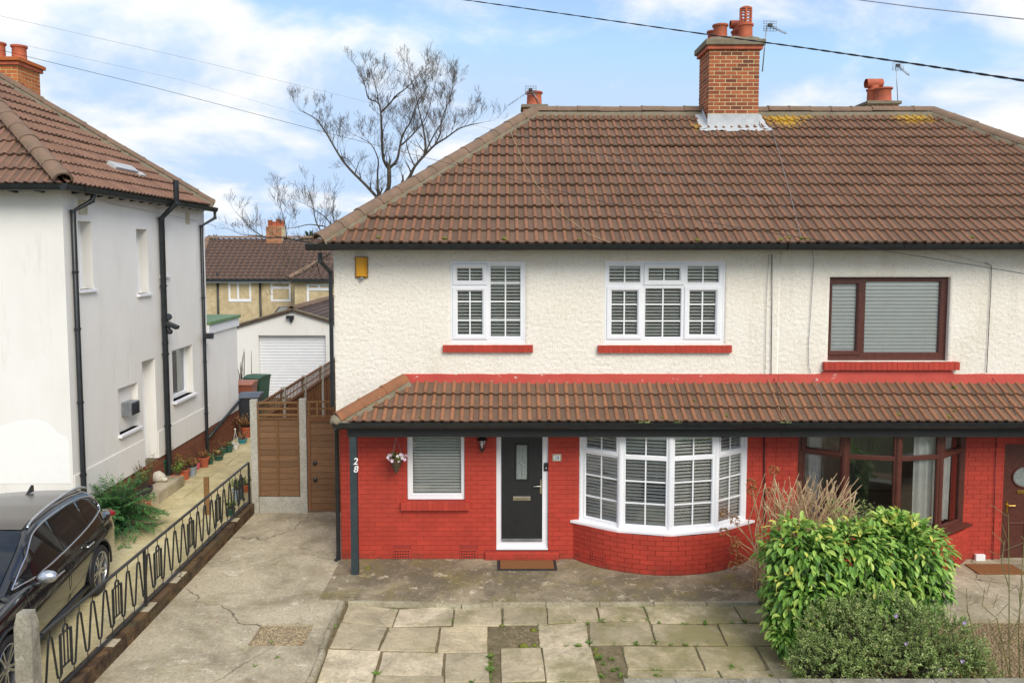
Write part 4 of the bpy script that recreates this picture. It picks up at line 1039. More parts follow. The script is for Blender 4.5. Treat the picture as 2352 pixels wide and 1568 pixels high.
# ---- main roof
def main_roof(parent, xa, xb, hipL, part):
    n = V(1,0,0).cross(US); o = n*-.014
    mb = MB(); O = V(XL if hipL else xa, EAVE_Y, z_e)
    if hipL: mb.poly([V(XL,EAVE_Y,z_e)+o, V(xb,EAVE_Y,z_e)+o, V(xb,RIDGE_Y,z_r)+o, V(XRL,RIDGE_Y,z_r)+o])
    else: mb.poly([V(xa,EAVE_Y,z_e)+o, V(XR,EAVE_Y,z_e)+o, V(XRR,RIDGE_Y,z_r)+o, V(xa,RIDGE_Y,z_r)+o])
    BY = 2*RIDGE_Y-EAVE_Y
    d = V(0,0,-.02)
    if hipL:
        mb.poly([V(XL,EAVE_Y,z_e)+d, V(XRL,RIDGE_Y,z_r)+d, V(XL,BY,z_e)+d]); mb.poly([V(xb,BY,z_e)+d, V(XL,BY,z_e)+d, V(XRL,RIDGE_Y,z_r)+d, V(xb,RIDGE_Y,z_r)+d])
    else:
        mb.poly([V(XR,EAVE_Y,z_e)+d, V(XR,BY,z_e)+d, V(XRR,RIDGE_Y,z_r)+d]); mb.poly([V(XR,BY,z_e)+d, V(xa,BY,z_e)+d, V(xa,RIDGE_Y,z_r)+d, V(XRR,RIDGE_Y,z_r)+d])
    rf = mb.build('roof', MT['tile'], parent)
    x0 = O.x
    hp_ = [(0, 1, SL-.02)]
    if hipL: hp_ += [(1, 0, xb-x0), (-1, (XRL-XL)/SL, -.03)]
    else: hp_ += [(-1, 0, 0), (1, (XR-XRR)/SL, XR-x0-.03)]
    w = (xb if hipL else XR)-x0
    def sk(c): return False
    tile_field(rf, O, (1,0,0), US, hp_, w, 13, SL/13, MT['tile'], part=part, skip=sk, x_off=(0 if hipL else 0))
    A, B = (V(XL+.02,EAVE_Y+.03,z_e+.07), V(XRL,RIDGE_Y,z_r+.05)) if hipL else (V(XR,EAVE_Y,z_e+.06), V(XRR,RIDGE_Y,z_r+.05))
    t = (B-A).normalized(); up = (V(0,0,1)-t*t.z).normalized(); ridge_run(rf, A, B, up, MT['ridge'], .13, .46, 'hip_tile')
    side = V(1 if hipL else -1,0,0); side = (side - t*t.dot(side)).normalized()
    wavy_strip(A, B, side, .09, .185, n*.04, 90, 1 if hipL else 9).build('mortar_bed', MT['mortar'], rf, True)
    ra, rb = (XRL, xb) if hipL else (xa, XRR)
    ridge_run(rf, V(ra, RIDGE_Y, z_r+.045), V(rb, RIDGE_Y, z_r+.045), (0,0,1), MT['ridge'], .125, .45)
    wavy_strip(V(ra, RIDGE_Y, z_r+.045), V(rb, RIDGE_Y, z_r+.045), V(0,-.86,-.5), .09, .20, n*.03, 90, 3 if hipL else 5).build('mortar_bed', MT['mortar'], rf, True)
    return rf
roof = main_roof(house, XL, PARTY, True, None)
roof2 = main_roof(house2, PARTY+.002, XR, False, lambda c: c.x < 9.6)
def eaves(parent, xa, xb, left):
    mb = MB(); gy_, gz_ = EAVE_Y-.04, z_e+.005
    xs = at_y(703, 572, gy_).x if left else xa
    gutter(mb, V(xs, gy_, gz_), V(xb, gy_, gz_), V(0,-1,0), .065)
    for k in range(int((xb-xs)/2.0)):                        # joint brackets
        x = xs+1.9*(k+1); mb.tube([V(x, gy_-.07*cos(pi*j/8), gz_-.012-.082*sin(pi*j/8)) for j in range(9)], .009, 4)
    mb.build('gutter', MT['black'], parent, 40)
    x = (WL+.1 if left else xa+.2); sp = .385
    while x < xb:
        r = MB(); r.prism([V(x, EAVE_Y+.03, z_e-.10), V(x, D+.1, z_e-.10+.02), V(x, D+.1, z_e+.22), V(x, EAVE_Y+.03, z_e-.02)], (.05, 0, 0)); r.build('rafter_foot', MT['dark'], parent); x += sp
eaves(house, XL, at_y(1803, 572, EAVE_Y).x, True); eaves(house2, at_y(1806, 572, EAVE_Y).x, XR, False)
# downpipe at the corner
def pipe(parent, pts, r, mat, clips=None, name='downpipe', n=10):
    mb = MB(); mb.tube(pts, r, n)
    for i in range(1, len(pts)-1): mb.tube([Vector(pts[i])-V(0,0,.03), Vector(pts[i])+V(0,0,.03)], r*1.12, n)
    for c in clips or []: mb.tube([Vector(c)-V(0,0,.02), Vector(c)+V(0,0,.02)], r*1.25, n)
    return mb.build(name, mat, parent, 45)
a = at_y(735, 580, EAVE_Y+.02)
pipe(house, [a, a+V(0,.0,-.14), V(WL-.05, D-.03, a.z-.33), V(WL-.05, D-.03, a.z-.5), V(WL-.05, D-.03, PEZ+.12)], .036, MT['black'], [V(WL-.05, D-.03, 4.2), V(WL-.05, D-.03, 3.2)])
pipe(house, [V(PXL-.05, D-.25, PEZ-.04), V(PXL-.05, D-.22, PEZ-.16), V(-2.89, D-.03, PEZ-.3), V(-2.89, D-.03, .04), V(-2.93, D-.09, .0)], .036, MT['black'], [V(-2.89, D-.03, 1.2)])

# ---- chimney stack
CYF, CYB = 16.15, 16.95
CX0 = (at_y(1627.6, 200, CYF).x); CX1 = at_y(1743.5, 200, CYF).x
cz0 = at_y(1680, 283, CYF).z-.5; czc = at_y(1680, 114, CYF).z; czt = at_y(1680, 89, CYF-.08).z
def stack(parent, x0, x1, y0, y1, z0, z1, mat, joint, name='chimney', bl=.225, bh=.0775, faces='fl', proud=.006):
    mb = MB(); mb.box(x0+proud, x1-proud, y0+proud, y1-proud, z0, z1); c = mb.build(name, joint, parent)
    n = round((x1-x0)/(bl/2))/2; bl_ = (x1-x0)/max(n, 1)
    cnt = [0]
    bricks(c, plane_T((x0, y0, z0), (1,0,0), (0,1,0)), (0, x1-x0, 0, z1-z0), [], mat, bl_, bh, .017, 0.0, .03, counter=cnt)
    if 'l' in faces: bricks(c, plane_T((x0, y1, z0), (0,-1,0), (1,0,0)), (0, y1-y0-.001, 0, z1-z0), [], mat, bl_, bh, .017, 0.0, .03, start=1, counter=cnt)
    if 'r' in faces: bricks(c, plane_T((x1, y0, z0), (0,1,0), (-1,0,0)), (0, y1-y0-.001, 0, z1-z0), [], mat, bl_, bh, .017, 0.0, .03, start=1, counter=cnt)
    return c
chim = stack(house, CX0, CX1, CYF, CYB, cz0, czc, MT['brick'], MT['joint'], faces='flr')
mb = MB(); mb.box(CX0-.05, CX1+.05, CYF-.05, CYB+.05, czc, czc+.075); mb.build('corbel_course', MT['terracotta'], chim, bevel=.008)
mb = MB(); mb.box(CX0-.095, CX1+.095, CYF-.095, CYB+.095, czc+.076, czt); cap = mb.build('chimney_cap', MT['mortar'], chim, bevel=.02)
mb = MB(); N_ = 14
rows = []
for j in range(N_+1):
    r_ = []
    for i in range(N_+1):
        x = CX0-.05+(CX1-CX0+.1)*i/N_; y = CYF-.05+(CYB-CYF+.1)*j/N_; e = min(i, j, N_-i, N_-j)/N_
        r_.append(V(x, y, czt-.01+min(e*.9, .1)+.03*noise.noise((x*5, y*5, 0))*(e > 0)))
    rows.append(r_)
mb.grid(rows); mb.build('flaunching', MT['mortar'], chim, True)
def pot(parent, x, y, z, r=.13, h=.26, kind='plain'):
    mb = MB(); mb.lathe([(r*1.05, 0), (r*.98, .03), (r*.92, h*.8), (r*.98, h*.86), (r*1.1, h*.9), (r*1.1, h), (r*.9, h), (r*.85, h-.1), (0, h-.12)], (x, y, z), 20); p = mb.build('chimney_pot', MT['terracotta'], parent, 50)
    if kind == 'louvre':
        for k in range(5):
            zz = z+h+.0+k*.062; b = MB(); b.lathe([(r*.80, 0), (r*.86, .006), (r*.86, .032), (r*.8, .036)], (x, y, zz), 18); b.build('louvre_ring', MT['terracotta'], p, True)
        b = MB()
        for k in range(6):
            a_ = 2*pi*k/6+.3; b.tube([V(x+r*.78*cos(a_), y+r*.78*sin(a_), z+h-.02), V(x+r*.78*cos(a_), y+r*.78*sin(a_), z+h+.3)], .022, 6)
        b.lathe([(r*.86, 0), (r*.86, .03), (r*.5, .06), (0, .065)], (x, y, z+h+.30), 18); b.build('louvre_post', MT['terracotta'], p, 40)
    if kind == 'cowl':
        b = MB(); b.tube([V(x, y, z+h-.02), V(x, y, z+h+.10)], r*.8, 14, False); b.tube([V(x-r*1.25, y-.0, z+h+.14), V(x+r*1.25, y, z+h+.14)], r*.72, 14, False); b.build('half_round_cowl', MT['terracotta'], p, 40)
    return p
pz = czt+.03
def potpx(u, y): return at_y(u, 80, y).x
pot(chim, potpx(1654, CYF+.2), CYF+.2, pz, .148, at_y(1654, 58, CYF+.2).z-pz)
pot(chim, potpx(1640, CYB-.2), CYB-.2, pz, .14, .30)
pot(chim, potpx(1712, CYF+.2), CYF+.2, pz, .148, at_y(1712, 57, CYF+.2).z-pz, 'louvre')
pot(chim, potpx(1693, CYB-.2), CYB-.2, pz, .12, .30, 'cowl')
# lead apron
mb = MB(); zf = at_y(1680, 262, CYF).z; n = V(1,0,0).cross(US)
def on_roof(x, y, lift=.05): return V(x, y, z_e + (y-EAVE_Y)*rise/run) + n*lift
rows = [[], [], [], []]
for i in range(25):
    x = CX0-.20+(CX1-CX0+.44)*i/24; j = noise.noise((x*4, 1, 0)); inn = CX0-.02 <= x <= CX1+.02
    rows[0].append(V(min(max(x, CX0-.012), CX1+.012), CYF-.014, zf+.004*j)); rows[1].append(V(min(max(x, CX0-.02), CX1+.02), CYF-.02, on_roof(x, CYF).z+.03))
    rows[2].append(on_roof(x, CYF-.06, .055+.01*j)); rows[3].append(on_roof(x, CYF-.15-.05*j, .045+.012*sin(i*1.9)))
mb.grid(rows); mb.build('lead_flashing', MT['lead'], chim, True)
for s, x in ((-1, CX0), (1, CX1)):
    mb = MB(); rows = [[], [], []]
    for i in range(14):
        y = CYF-.12+(.62)*i/13; j = noise.noise((y*6, s, 0))
        rows[0].append(V(x+s*.016, max(y, CYF-.02), on_roof(x, y).z+.14+.03*j)); rows[1].append(V(x+s*(.03+.01*j), y, on_roof(x, y).z+.045)); rows[2].append(on_roof(x+s*(.18+.04*j), y, .06+.012*j))
    mb.grid(rows); mb.build('lead_flashing', MT['lead'], chim, True)
# rear chimneys that show over the ridge
def rear_stack(parent, u0, u1, v0, Y, zbot):
    a, b = at_y(u0, v0, Y), at_y(u1, v0, Y); c = stack(parent, a.x+.05, b.x-.05, Y, Y+.6, zbot, a.z-.08, MT['brick'], MT['joint'], faces='f')
    m_ = MB(); m_.box(a.x, b.x, Y-.05, Y+.65, a.z-.079, a.z); m_.build('chimney_cap', MT['mortar'], c, bevel=.015); return c, a.z
c1, zt1 = rear_stack(house, 1197, 1259, 240, 19.0, 7.6)
pot(c1, at_y(1227, 230, 19.3).x, 19.3, zt1, .19, at_y(1227, 212, 19.3).z-zt1)
c2, zt2 = rear_stack(house2, 1990, 2070, 232, 19.2, 7.6)
pot(c2, at_y(2028, 225, 19.35).x, 19.35, zt2, .20, at_y(2028, 206, 19.35).z-zt2+.03); pot(c2, at_y(2006, 225, 19.6).x, 19.6, zt2, .16, .36, 'cowl')
# ================================================================== THE WHITE HOUSE NEXT DOOR
NX, NY0, NY1 = -7.55, 13.33, 19.6
EX, EY0 = -7.3, 12.95
EY1 = at_x(487, 480, EX).y
nze = at_y(150, 423, EY0).z
white = thing('white_house', 'white rendered house with brown hipped roof and black side pipes', 'house', (NX-2.5, 16, NG))
c1_ = lambda x, y: (x*.3556, 69.7+y*.3556); c2_ = lambda x, y: (x*.3556, 627.2+y*.3556)
def SR(f, x0, yt0, x1, yb1):
    a = at_x(*f(x0, yt0), NX); b = at_x(*f(x1, yb1), NX); return [a.y-NY0, b.y-NY0, b.z, a.z]
ST = plane_T((NX, NY0, 0), (0,1,0), (-1,0,0))
zpl = at_x(*c2_(1200, 1085), NX).z                      # bottom of the render
a_ = at_x(*c1_(500, 1230), NX); b_ = at_x(*c2_(612, 100), NX); n1_ = (a_.y-NY0, at_x(*c1_(590, 1300), NX).y-NY0, b_.z, a_.z)
a_ = at_x(*c1_(878, 1282), NX); b_ = at_x(*c2_(962, 128), NX); n2_ = (a_.y-NY0, b_.y-NY0, b_.z, a_.z)
a_ = at_x(*c1_(1040, 1275), NX); b_ = at_x(*c2_(1080, 12), NX); n3_ = (a_.y-NY0-.1, b_.y-NY0, b_.z, a_.z)
n4_ = tuple(SR(c2_, 1110, 500, 1250, 770)); nd_ = tuple(SR(c2_, 915, 572, 1020, 1180)); nn_ = tuple(SR(c2_, 762, 748, 898, 985))
nd_ = (nd_[0], nd_[1], NG+.32, nd_[3])
mb = MB(); panel(mb, ST, 0, NY1-NY0, zpl, nze+.2, 0, .3, [n1_, n2_, n3_, n4_, nd_, nn_]); mb.build('side_wall', MT['render'], white)
mb = MB()
for h in (n1_, n2_, n3_, n4_): Tbox(mb, ST, h[0]-.05, h[1]+.05, h[2]-.1, h[3]+.1, .31, 2.2)
bx_ = mb
# windows in the recesses
for h in (n1_, n2_, n3_):
    make_window(white, plane_T((NX-.2, NY0, 0), (0,1,0), (-1,0,0)), h, [{'g': (h[0]+.05, h[1]-.05, h[2]+.06, h[3]-.05)}], MT['upvc'])
hm = (n4_[0]+n4_[1])/2
make_window(white, plane_T((NX-.16, NY0, 0), (0,1,0), (-1,0,0)), n4_, [{'g': (n4_[0]+.06, n4_[1]-.06, n4_[2]+.07, n4_[3]-.06)}], MT['upvc'])
mb = MB(); Tbox(mb, ST, nn_[0]-.02, nn_[1]+.02, nn_[2]-.02, nn_[3]+.02, .11, .2); mb.build('blocked_niche', MT['render'], white)
mb = MB(); Tbox(mb, ST, nd_[0]+.0, nd_[1], NG+.32, nd_[3]-.002, .24, .3); mb.build('side_door', MT['upvc'], white)
for h, o_ in ((n1_, .06), (n2_, .06), (n3_, .06), (n4_, .10), (nn_, .07)):
    mb = MB(); Tbox(mb, ST, h[0]-.05, h[1]+.05, h[2]-.055, h[2]+.0, -o_, .15); mb.build('window_sill', MT['upvc'], white, bevel=.006)
# louvred vent hood in the niche
vb = at_x(*c2_(835, 870), NX); mb = MB(); Tbox(mb, ST, vb.y-NY0-.12, vb.y-NY0+.22, vb.z-.14, vb.z+.13, -.10, .10)
vh_ = mb.build('vent_hood', MT['alu'], white, bevel=.01)
for k in range(6):
    mb = MB(); Tbox(mb, ST, vb.y-NY0-.10, vb.y-NY0+.20, vb.z-.12+k*.04, vb.z-.10+k*.04, -.125, -.101); mb.build('louvre', MT['blackp'], vh_)
# render drip line and brick plinth
lz_ = at_x(*c2_(730, 1175), NX).z
mb = MB()
segs = [(0.02, nd_[0]-.02), (nd_[1]+.02, NY1-NY0-.02)]
for a, b in segs: Tbox(mb, ST, a, b, zpl-.006, lz_, -.018, .0)
mb.build('render_drip', MT['render'], white, bevel=.006)
mb = MB(); panel(mb, ST, 0, NY1-NY0, -.1, zpl-.012, .02, .3, []); pl = mb.build('brick_plinth', MT['joint_dark'], white)
bricks(pl, ST, (.02, 8.5, NG, zpl-.015), [], MT['brick_plinth'], .225, .075, .01, .012, .03, maxpart=260)
# concrete doorstep
sa = at_x(*c2_(965, 1400), NX+.4)
mb = MB(); mb.box(NX+.03, NX+.42, NY0+nd_[0]-.35, NY0+nd_[1]+.35, NG-.02, NG+.24); mb.build('door_step', MT['drive'], white, bevel=.015)
# front wall with a fresh patch
FTN = plane_T((0, NY0, 0), (1,0,0), (0,1,0))
mb = MB(); panel(mb, FTN, -14, NX-.301, -.1, nze+.2, 0, .29, []); mb.build('front_wall', MT['render'], white)
c = [at_y(u, v, NY0-.006) for u, v in ((-300,1110),(162,1110),(157,1018),(150,1003),(132,998),(122,985),(105,972),(85,965),(40,968),(0,980),(-300,985))]
mb = MB(); mb.prism(c, (0,.0058,0)); mb.build('fresh_render_patch', MT['render_new'], white)
# back and flat-roofed extension
mb = MB(); mb.box(-14, NX-.31, NY1-.3, NY1-.001, -.1, nze+.2); mb.build('back_wall', MT['render'], white)
XY1 = at_x(545, 800, NX).y; xz = at_x(545, 722, NX).z
mb = MB(); mb.box(-11, NX, NY1+.002, XY1, zpl, xz-.32); mb.build('extension_wall', MT['render'], white)
mb = MB(); mb.box(-11, NX-.02, NY1+.002, XY1-.02, -.1, zpl-.002); xp = mb.build('extension_plinth', MT['joint_dark'], white)
bricks(xp, plane_T((NX-.02, NY1, 0), (0,1,0), (-1,0,0)), (.02, XY1-NY1-.02, NG, zpl-.004), [], MT['brick_plinth'], .225, .075, .01, -.006, .02, maxpart=200)
mb = MB(); mb.box(-11, NX+.05, NY1+.004, XY1+.06, xz-.318, xz-.09); mb.build('extension_fascia', MT['upvc'], white)
mb = MB(); mb.box(-11, NX+.09, NY1+.006, XY1+.10, xz-.088, xz); mb.build('green_roof_trim', simple('green_felt_trim', hx(110,140,96), hx(92,122,82)), white, bevel=.01)
for u, v, wd in ((190, 476, .13), (430, 502, .1)):
    p = at_x(u, v, NX); mb = MB(); T = plane_T((NX, p.y, p.z), (0,1,0), (-1,0,0)); panel(mb, T, -wd, wd, -.13, .13, -.02, -.001, [(-wd+.03, wd-.03, -.1+.035*k, -.085+.035*k) for k in range(6)]); mb.build('wall_vent', simple('cream_vent', hx(206,196,160)), white)
p = at_x(487, 766, NX); 
mb = MB(); T = plane_T((NX, p.y, p.z), (0,1,0), (-1,0,0)); panel(mb, T, -.1, .1, -.12, .12, -.02, -.001, []); mb.build('wall_vent', MT['wplastic'], white)
# roof
tS = .76; AP = (EY1-EY0)/1.72; cS = 1/sqrt(1+tS*tS); usS = V(-cS, 0, tS*cS); SLs = AP/cS; apex = V(EX-AP, EY0+.72*AP, nze+tS*AP)
tF = tS/.72; cF = 1/sqrt(1+tF*tF); usF = V(0, cF, tF*cF); SLf = .72*AP/cF
mb = MB(); d = V(0,0,-.02)
mb.poly([V(EX,EY0,nze)+d, V(EX,EY1,nze)+d, apex+d]); mb.poly([V(-16,EY0,nze)+d, V(EX,EY0,nze)+d, apex+d, V(-16, apex.y, apex.z)+d]); mb.poly([V(EX,EY1,nze)+d, V(-16,EY1,nze)+d, V(-16, apex.y, apex.z)+d, apex+d])
nroof = mb.build('roof', MT['tile_left'], white)
tile_field(nroof, (EX, EY0, nze), (0,1,0), usS, [(-1, .72*cS, -.02), (1, cS, EY1-EY0-.02)], EY1-EY0, 13, SLs/13, MT['tile_left'])
tile_field(nroof, (-10.4, EY0, nze), (1,0,0), usF, [(-1, 0, 0), (1, cF/.72, EX+10.4-.02), (0, 1, SLf)], EX+10.4, 11, SLf/11, MT['tile_left'])
for A, B in ((V(EX, EY0, nze+.07), apex+V(0,0,.05)), (V(EX, EY1, nze+.06), apex+V(0,0,.05))):
    t = (B-A).normalized(); up = (V(0,0,1)-t*t.z).normalized(); ridge_run(nroof, A, B, up, MT['ridge'], .14, .46, 'hip_tile')
    sg = 1 if A.y > 15 else -1
    side = V(0,-sg,0); side = (side - t*t.dot(side)).normalized()
    wavy_strip(A, B, side, .09, .2, V(1,0,1.3).normalized()*.04, 80, 2).build('mortar_bed', MT['mortar'], nroof, True)
ridge_run(nroof, apex, V(-15, apex.y, apex.z), (0,0,1), MT['ridge'], .13)
va = at_y(277, 388, 15.5)
# small roof vent on the side slope
def roofS(y, s): return V(EX, y, nze) + usS*s + usS.cross(V(0,1,0))*-.0
nS = V(0,1,0).cross(usS)
r_ = ray(282, 392); s_ = (Vector((EX,EY0,nze))-CAM).dot(nS)/r_.dot(nS); pv = CAM + r_*s_ + nS*.06
Mv = Matrix(((0, usS.x, nS.x, pv.x), (1, usS.y, nS.y, pv.y), (0, usS.z, nS.z, pv.z), (0,0,0,1)))
mb = MB(); mb.box(-.55, .45, -.11, .11, -.04, .05, Mv); mb.box(.38, .62, -.2, -.06, -.04, .035, Mv); mb.build('roof_vent', MT['lead'], nroof, bevel=.012)
# chimney
ca = at_y(4, 150, 17.0); cb = at_y(69, 150, 17.0); cz_t = at_y(30, 160, 17.0).z
lch = stack(white, cb.x-.75, cb.x-.03, 16.6, 17.4, 8.0, cz_t, MT['brick_left'], MT['joint'], faces='fr')
mb = MB(); mb.box(cb.x-.80, cb.x+.02, 16.55, 17.45, cz_t, cz_t+.08); mb.build('corbel_course', MT['terracotta'], lch, bevel=.01)
mb = MB(); mb.box(cb.x-.84, cb.x+.06, 16.51, 17.49, cz_t+.081, cz_t+.16); mb.build('chimney_cap', MT['brick_left'], lch, bevel=.01)
for dx_, dy_ in ((-.25, .45), (-.55, .2)): pot(lch, cb.x+dx_, 16.6+dy_, cz_t+.15, .15, .36)
# gutters, rafter feet, pipes
mb = MB(); gutter(mb, V(-14, EY0-.03, nze+.0), V(EX+.03, EY0-.03, nze), V(0,-1,0), .062); gutter(mb, V(EX+.04, EY0-.09, nze+.002), V(EX+.04, EY1+.15, nze-.03), V(1,0,0), .062)
for k in range(8):
    y = EY0+.5+k*.85; mb.tube([V(EX+.04+.07*cos(pi*j/8), y, nze-.012-.08*sin(pi*j/8)) for j in range(9)], .009, 4)
mb.build('gutter', MT['black'], white, 40)
y = NY0+.3
while y < NY1:
    mb = MB(); mb.prism([V(EX-.02, y, nze-.03), V(NX-.05, y, nze-.03), V(NX-.05, y, nze-.12), V(EX-.10, y, nze-.09)], (0,.06,0)); mb.build('rafter_foot', MT['dark'], white); y += .42
x = -7.9
while x > -10.5:
    mb = MB(); mb.prism([V(x, EY0+.02, nze-.03), V(x, NY0+.05, nze-.03), V(x, NY0+.05, nze-.12), V(x, EY0+.10, nze-.09)], (.06,0,0)); mb.build('rafter_foot', MT['dark'], white); x -= .45
px_ = NX+.07
def ypx(u, v): return at_x(u, v, px_).y
y1 = ypx(180, 800); pipe(white, [V(EX+.02, y1+.35, nze-.07), V(EX-.02, y1+.33, nze-.22), V(px_, y1, nze-.42), V(px_, y1, NG+.0)], .045, MT['black'], [V(px_, y1, z) for z in (1.4, 2.7, 4.0, 5.0)])
y2 = ypx(378, 800); pipe(white, [V(EX+.17, y2+.02, nze+.42), V(EX+.17, y2+.02, nze-.06), V(px_+.02, y2, nze-.4), V(px_+.02, y2, 3.35), V(px_+.02, y2, NG)], .062, MT['black'], [V(px_+.02, y2, z) for z in (1.5, 3.1, 4.6)])
mb = MB(); z3 = at_x(372, 735, px_).z
mb.tube([V(px_+.02, y2, z3), V(px_+.02, y2+.22, z3+.05)], .075, 12); mb.build('soil_pipe_branch', MT['blackp'], white, 40)
y3 = ypx(470, 800); pipe(white, [V(EX+.03, EY1+.1, nze-.09), V(EX+.03, EY1+.1, nze-.28), V(px_, y3, nze-.5), V(px_, y3, NG)], .04, MT['black'], [V(px_, y3, z) for z in (1.3, 2.6, 4.2)])
mb = MB(); mb.tube([V(px_, y3+.1, .65), V(px_, XY1-.1, 1.15)], .04, 8); mb.build('waste_pipe', MT['black'], white, True)
fl = thing('floodlight', 'black floodlight with sensor on the thick soil pipe of the white house', 'floodlight', V(px_+.15, y2-.05, z3-.18))
mb = MB(); mb.box(px_+.08, px_+.34, y2-.12, y2+.05, z3-.16, z3-.08, Matrix.Translation((px_+.2, y2, z3-.1)) @ Matrix.Rotation(.4, 4, 'Y') @ Matrix.Translation((-px_-.2, -y2, -z3+.1))); mb.build('lamp_body', MT['blackp'], fl, bevel=.01)
mb = MB(); mb.sphere(V(px_+.14, y2-.02, z3-.26), .06, 10, 8); mb.tube([V(px_+.10, y2-.02, z3-.1), V(px_+.14, y2-.02, z3-.24)], .025, 8); mb.build('sensor', MT['blackp'], fl, True)
mb = MB(); pz3 = at_x(470, 770, px_); mb.box(px_+.02, px_+.22, y3-.16, y3+.06, pz3.z-.07, pz3.z+.06); one(mb, 'lamp_box', MT['blackp'], 'small black lamp box on the corner pipe of the white house', 'lamp', bevel=.012)

# ================================================================== LOW WALL WITH IRON RAILING
WY0, WY1 = 8.38, 15.62
WZ = .19
bwall = thing('boundary_wall', 'low stained brick wall carrying black iron railings between the drives', 'wall', (WX-.11, 12, 0))
mb = MB(); mb.box(WX-.21, WX-.008, WY0, WY1, -.1, WZ-.005); core = mb.build('wall_core', MT['joint_dark'], bwall)
bricks(core, plane_T((WX, WY0, -.02), (0,1,0), (-1,0,0)), (0, WY1-WY0, 0, WZ+.02), [], MT['brick_low'], .225, .075, .010, -.001, .03)
random.seed(11)
yy = WY0
while yy < WY1-.05:                                       # coping bricks, some rendered over
    L = min(rnd(.2, .42), WY1-yy); mb = MB(); mb.box(WX-.215, WX+.004, yy+.004, yy+L-.004, WZ-.004, WZ+rnd(.004, .014)); mb.build('coping_piece', MT['brick_low'] if random.random() < .82 else MT['drive'], bwall, bevel=.005); yy += L
rail = thing('iron_railing', 'black wrought iron railing with zigzag hairpin bars on the low wall', 'railing', (WX-.1, 12, WZ))
RXc = WX-.1; zb_, zt_ = WZ+.06, 1.05
for nm, z, hw, hh in (('top_rail', zt_, .022, .012), ('bottom_rail', zb_, .022, .012)):
    mb = MB(); mb.box(RXc-hw, RXc+hw, WY0+.1, WY1-.02, z-hh, z+hh); mb.build(nm, MT['iron'], rail, bevel=.004)
H = zt_-zb_; lo, hi = zb_+H*.14, zt_-H*.14
def flatbar(pts, w=.012, t=.005):
    """flat iron bar swept in the plane of the railing"""
    mb = MB(); n = len(pts); rows = []
    for i in range(n):
        a = Vector(pts[max(i-1,0)]); b = Vector(pts[min(i+1,n-1)]); tg = (b-a).normalized(); nm = V(0, -tg.y, tg.x) if False else Vector((0, -tg.z, tg.y)); p = Vector(pts[i])
        rows.append([p+V(w,0,0)+nm*t, p-V(w,0,0)+nm*t, p-V(w,0,0)-nm*t, p+V(w,0,0)-nm*t])
    vs = [q for r in rows for q in r]; fs = [(i*4+k, i*4+(k+1) % 4, (i+1)*4+(k+1) % 4, (i+1)*4+k) for i in range(n-1) for k in range(4)] + [(3,2,1,0), tuple((n-1)*4+k for k in range(4))]
    mb.add(vs, fs); return mb
lam = .308; y = 8.63; k = 0
wave = []
def loop(yc, zc, r, top):
    return [V(RXc, yc - r*cos(pi*j/6), zc + (r if top else -r)*sin(pi*j/6)) for j in range(7)]
seg = []
while y < WY1-.25:
    boxed = (k % 4 == 1); r = .035
    top = hi - (H*.0 if not boxed else 0)
    pts = [V(RXc, y-lam/2+.035, lo+.03)] + loop(y, top-.035, r, True) + [V(RXc, y+lam/2-.035, lo+.03)] + loop(y+lam/2, lo+.035, r, False)
    if not boxed:
        flatbar(pts).build('hairpin_bar', MT['iron'], rail)
    else:
        flatbar([V(RXc, y-lam*.36, lo+H*.12), V(RXc, y+lam*.36, lo+H*.12)], .012, .006).build('box_bar', MT['iron'], rail)
        flatbar([V(RXc, y-lam*.36, hi-H*.10), V(RXc, y+lam*.36, hi-H*.10)], .012, .006).build('box_bar', MT['iron'], rail)
        for q in (-.12, .12): flatbar([V(RXc, y+lam*q, lo+H*.12), V(RXc, y+lam*q, hi-H*.10)], .008, .006).build('box_bar', MT['iron'], rail)
        flatbar([V(RXc, y-lam*.36, lo+.03), V(RXc, y-lam*.36, hi-H*.1)], .016, .006).build('box_bar', MT['iron'], rail)
        flatbar([V(RXc, y+lam*.36, lo+H*.1), V(RXc, y+lam*.36, hi-H*.1)], .016, .006).build('box_bar', MT['iron'], rail)
        flatbar([V(RXc, y-.045, hi-H*.10)] + loop(y, hi-.04, .045, True) + [V(RXc, y+.045, hi-H*.10)]).build('hairpin_bar', MT['iron'], rail)
        flatbar([V(RXc, y+lam*.36, lo+H*.1)] + loop(y+lam/2, lo+.035, r, False) + [V(RXc, y+lam/2+.035, lo+.05)]).build('hairpin_bar', MT['iron'], rail)
    mb = MB(); mb.tube([V(RXc, y, hi-.003), V(RXc, y, zt_)], .007, 6); mb.tube([V(RXc, y+lam/2, zb_), V(RXc, y+lam/2, lo+.002)], .007, 6); mb.build('stub', MT['iron'], rail)
    y += lam; k += 1
for yq in (WY0+2.6, WY1-.03):
    mb = MB(); mb.box(RXc-.018, RXc+.018, yq-.018, yq+.018, WZ, zt_); mb.build('standard', MT['iron'], rail)
pp = at_x(74, 1410, RXc-.02); 
mb = MB(); n_ = 10; pp0 = V(RXc-.04, WY0-.10, 0); ptop = at_y(70, 1403, pp0.y).z
rows = []
for j, (s, z) in enumerate(((1, -.1), (1, .3), (1, ptop-.16), (.97, ptop-.13), (.78, ptop-.05), (.70, ptop))):
    rr = []
    for (a, b) in ((-1,-1),(-.9,-1),(.9,-1),(1,-1),(1,-.9),(1,.9),(1,1),(.9,1),(-.9,1),(-1,1),(-1,.9),(-1,-.9)):
        q = V(pp0.x+a*.10*s, pp0.y+b*.09*s, z); rr.append(q + V(1,1,.5)*noise.noise(q*9)*.018)
    rows.append(rr+[rr[0]])
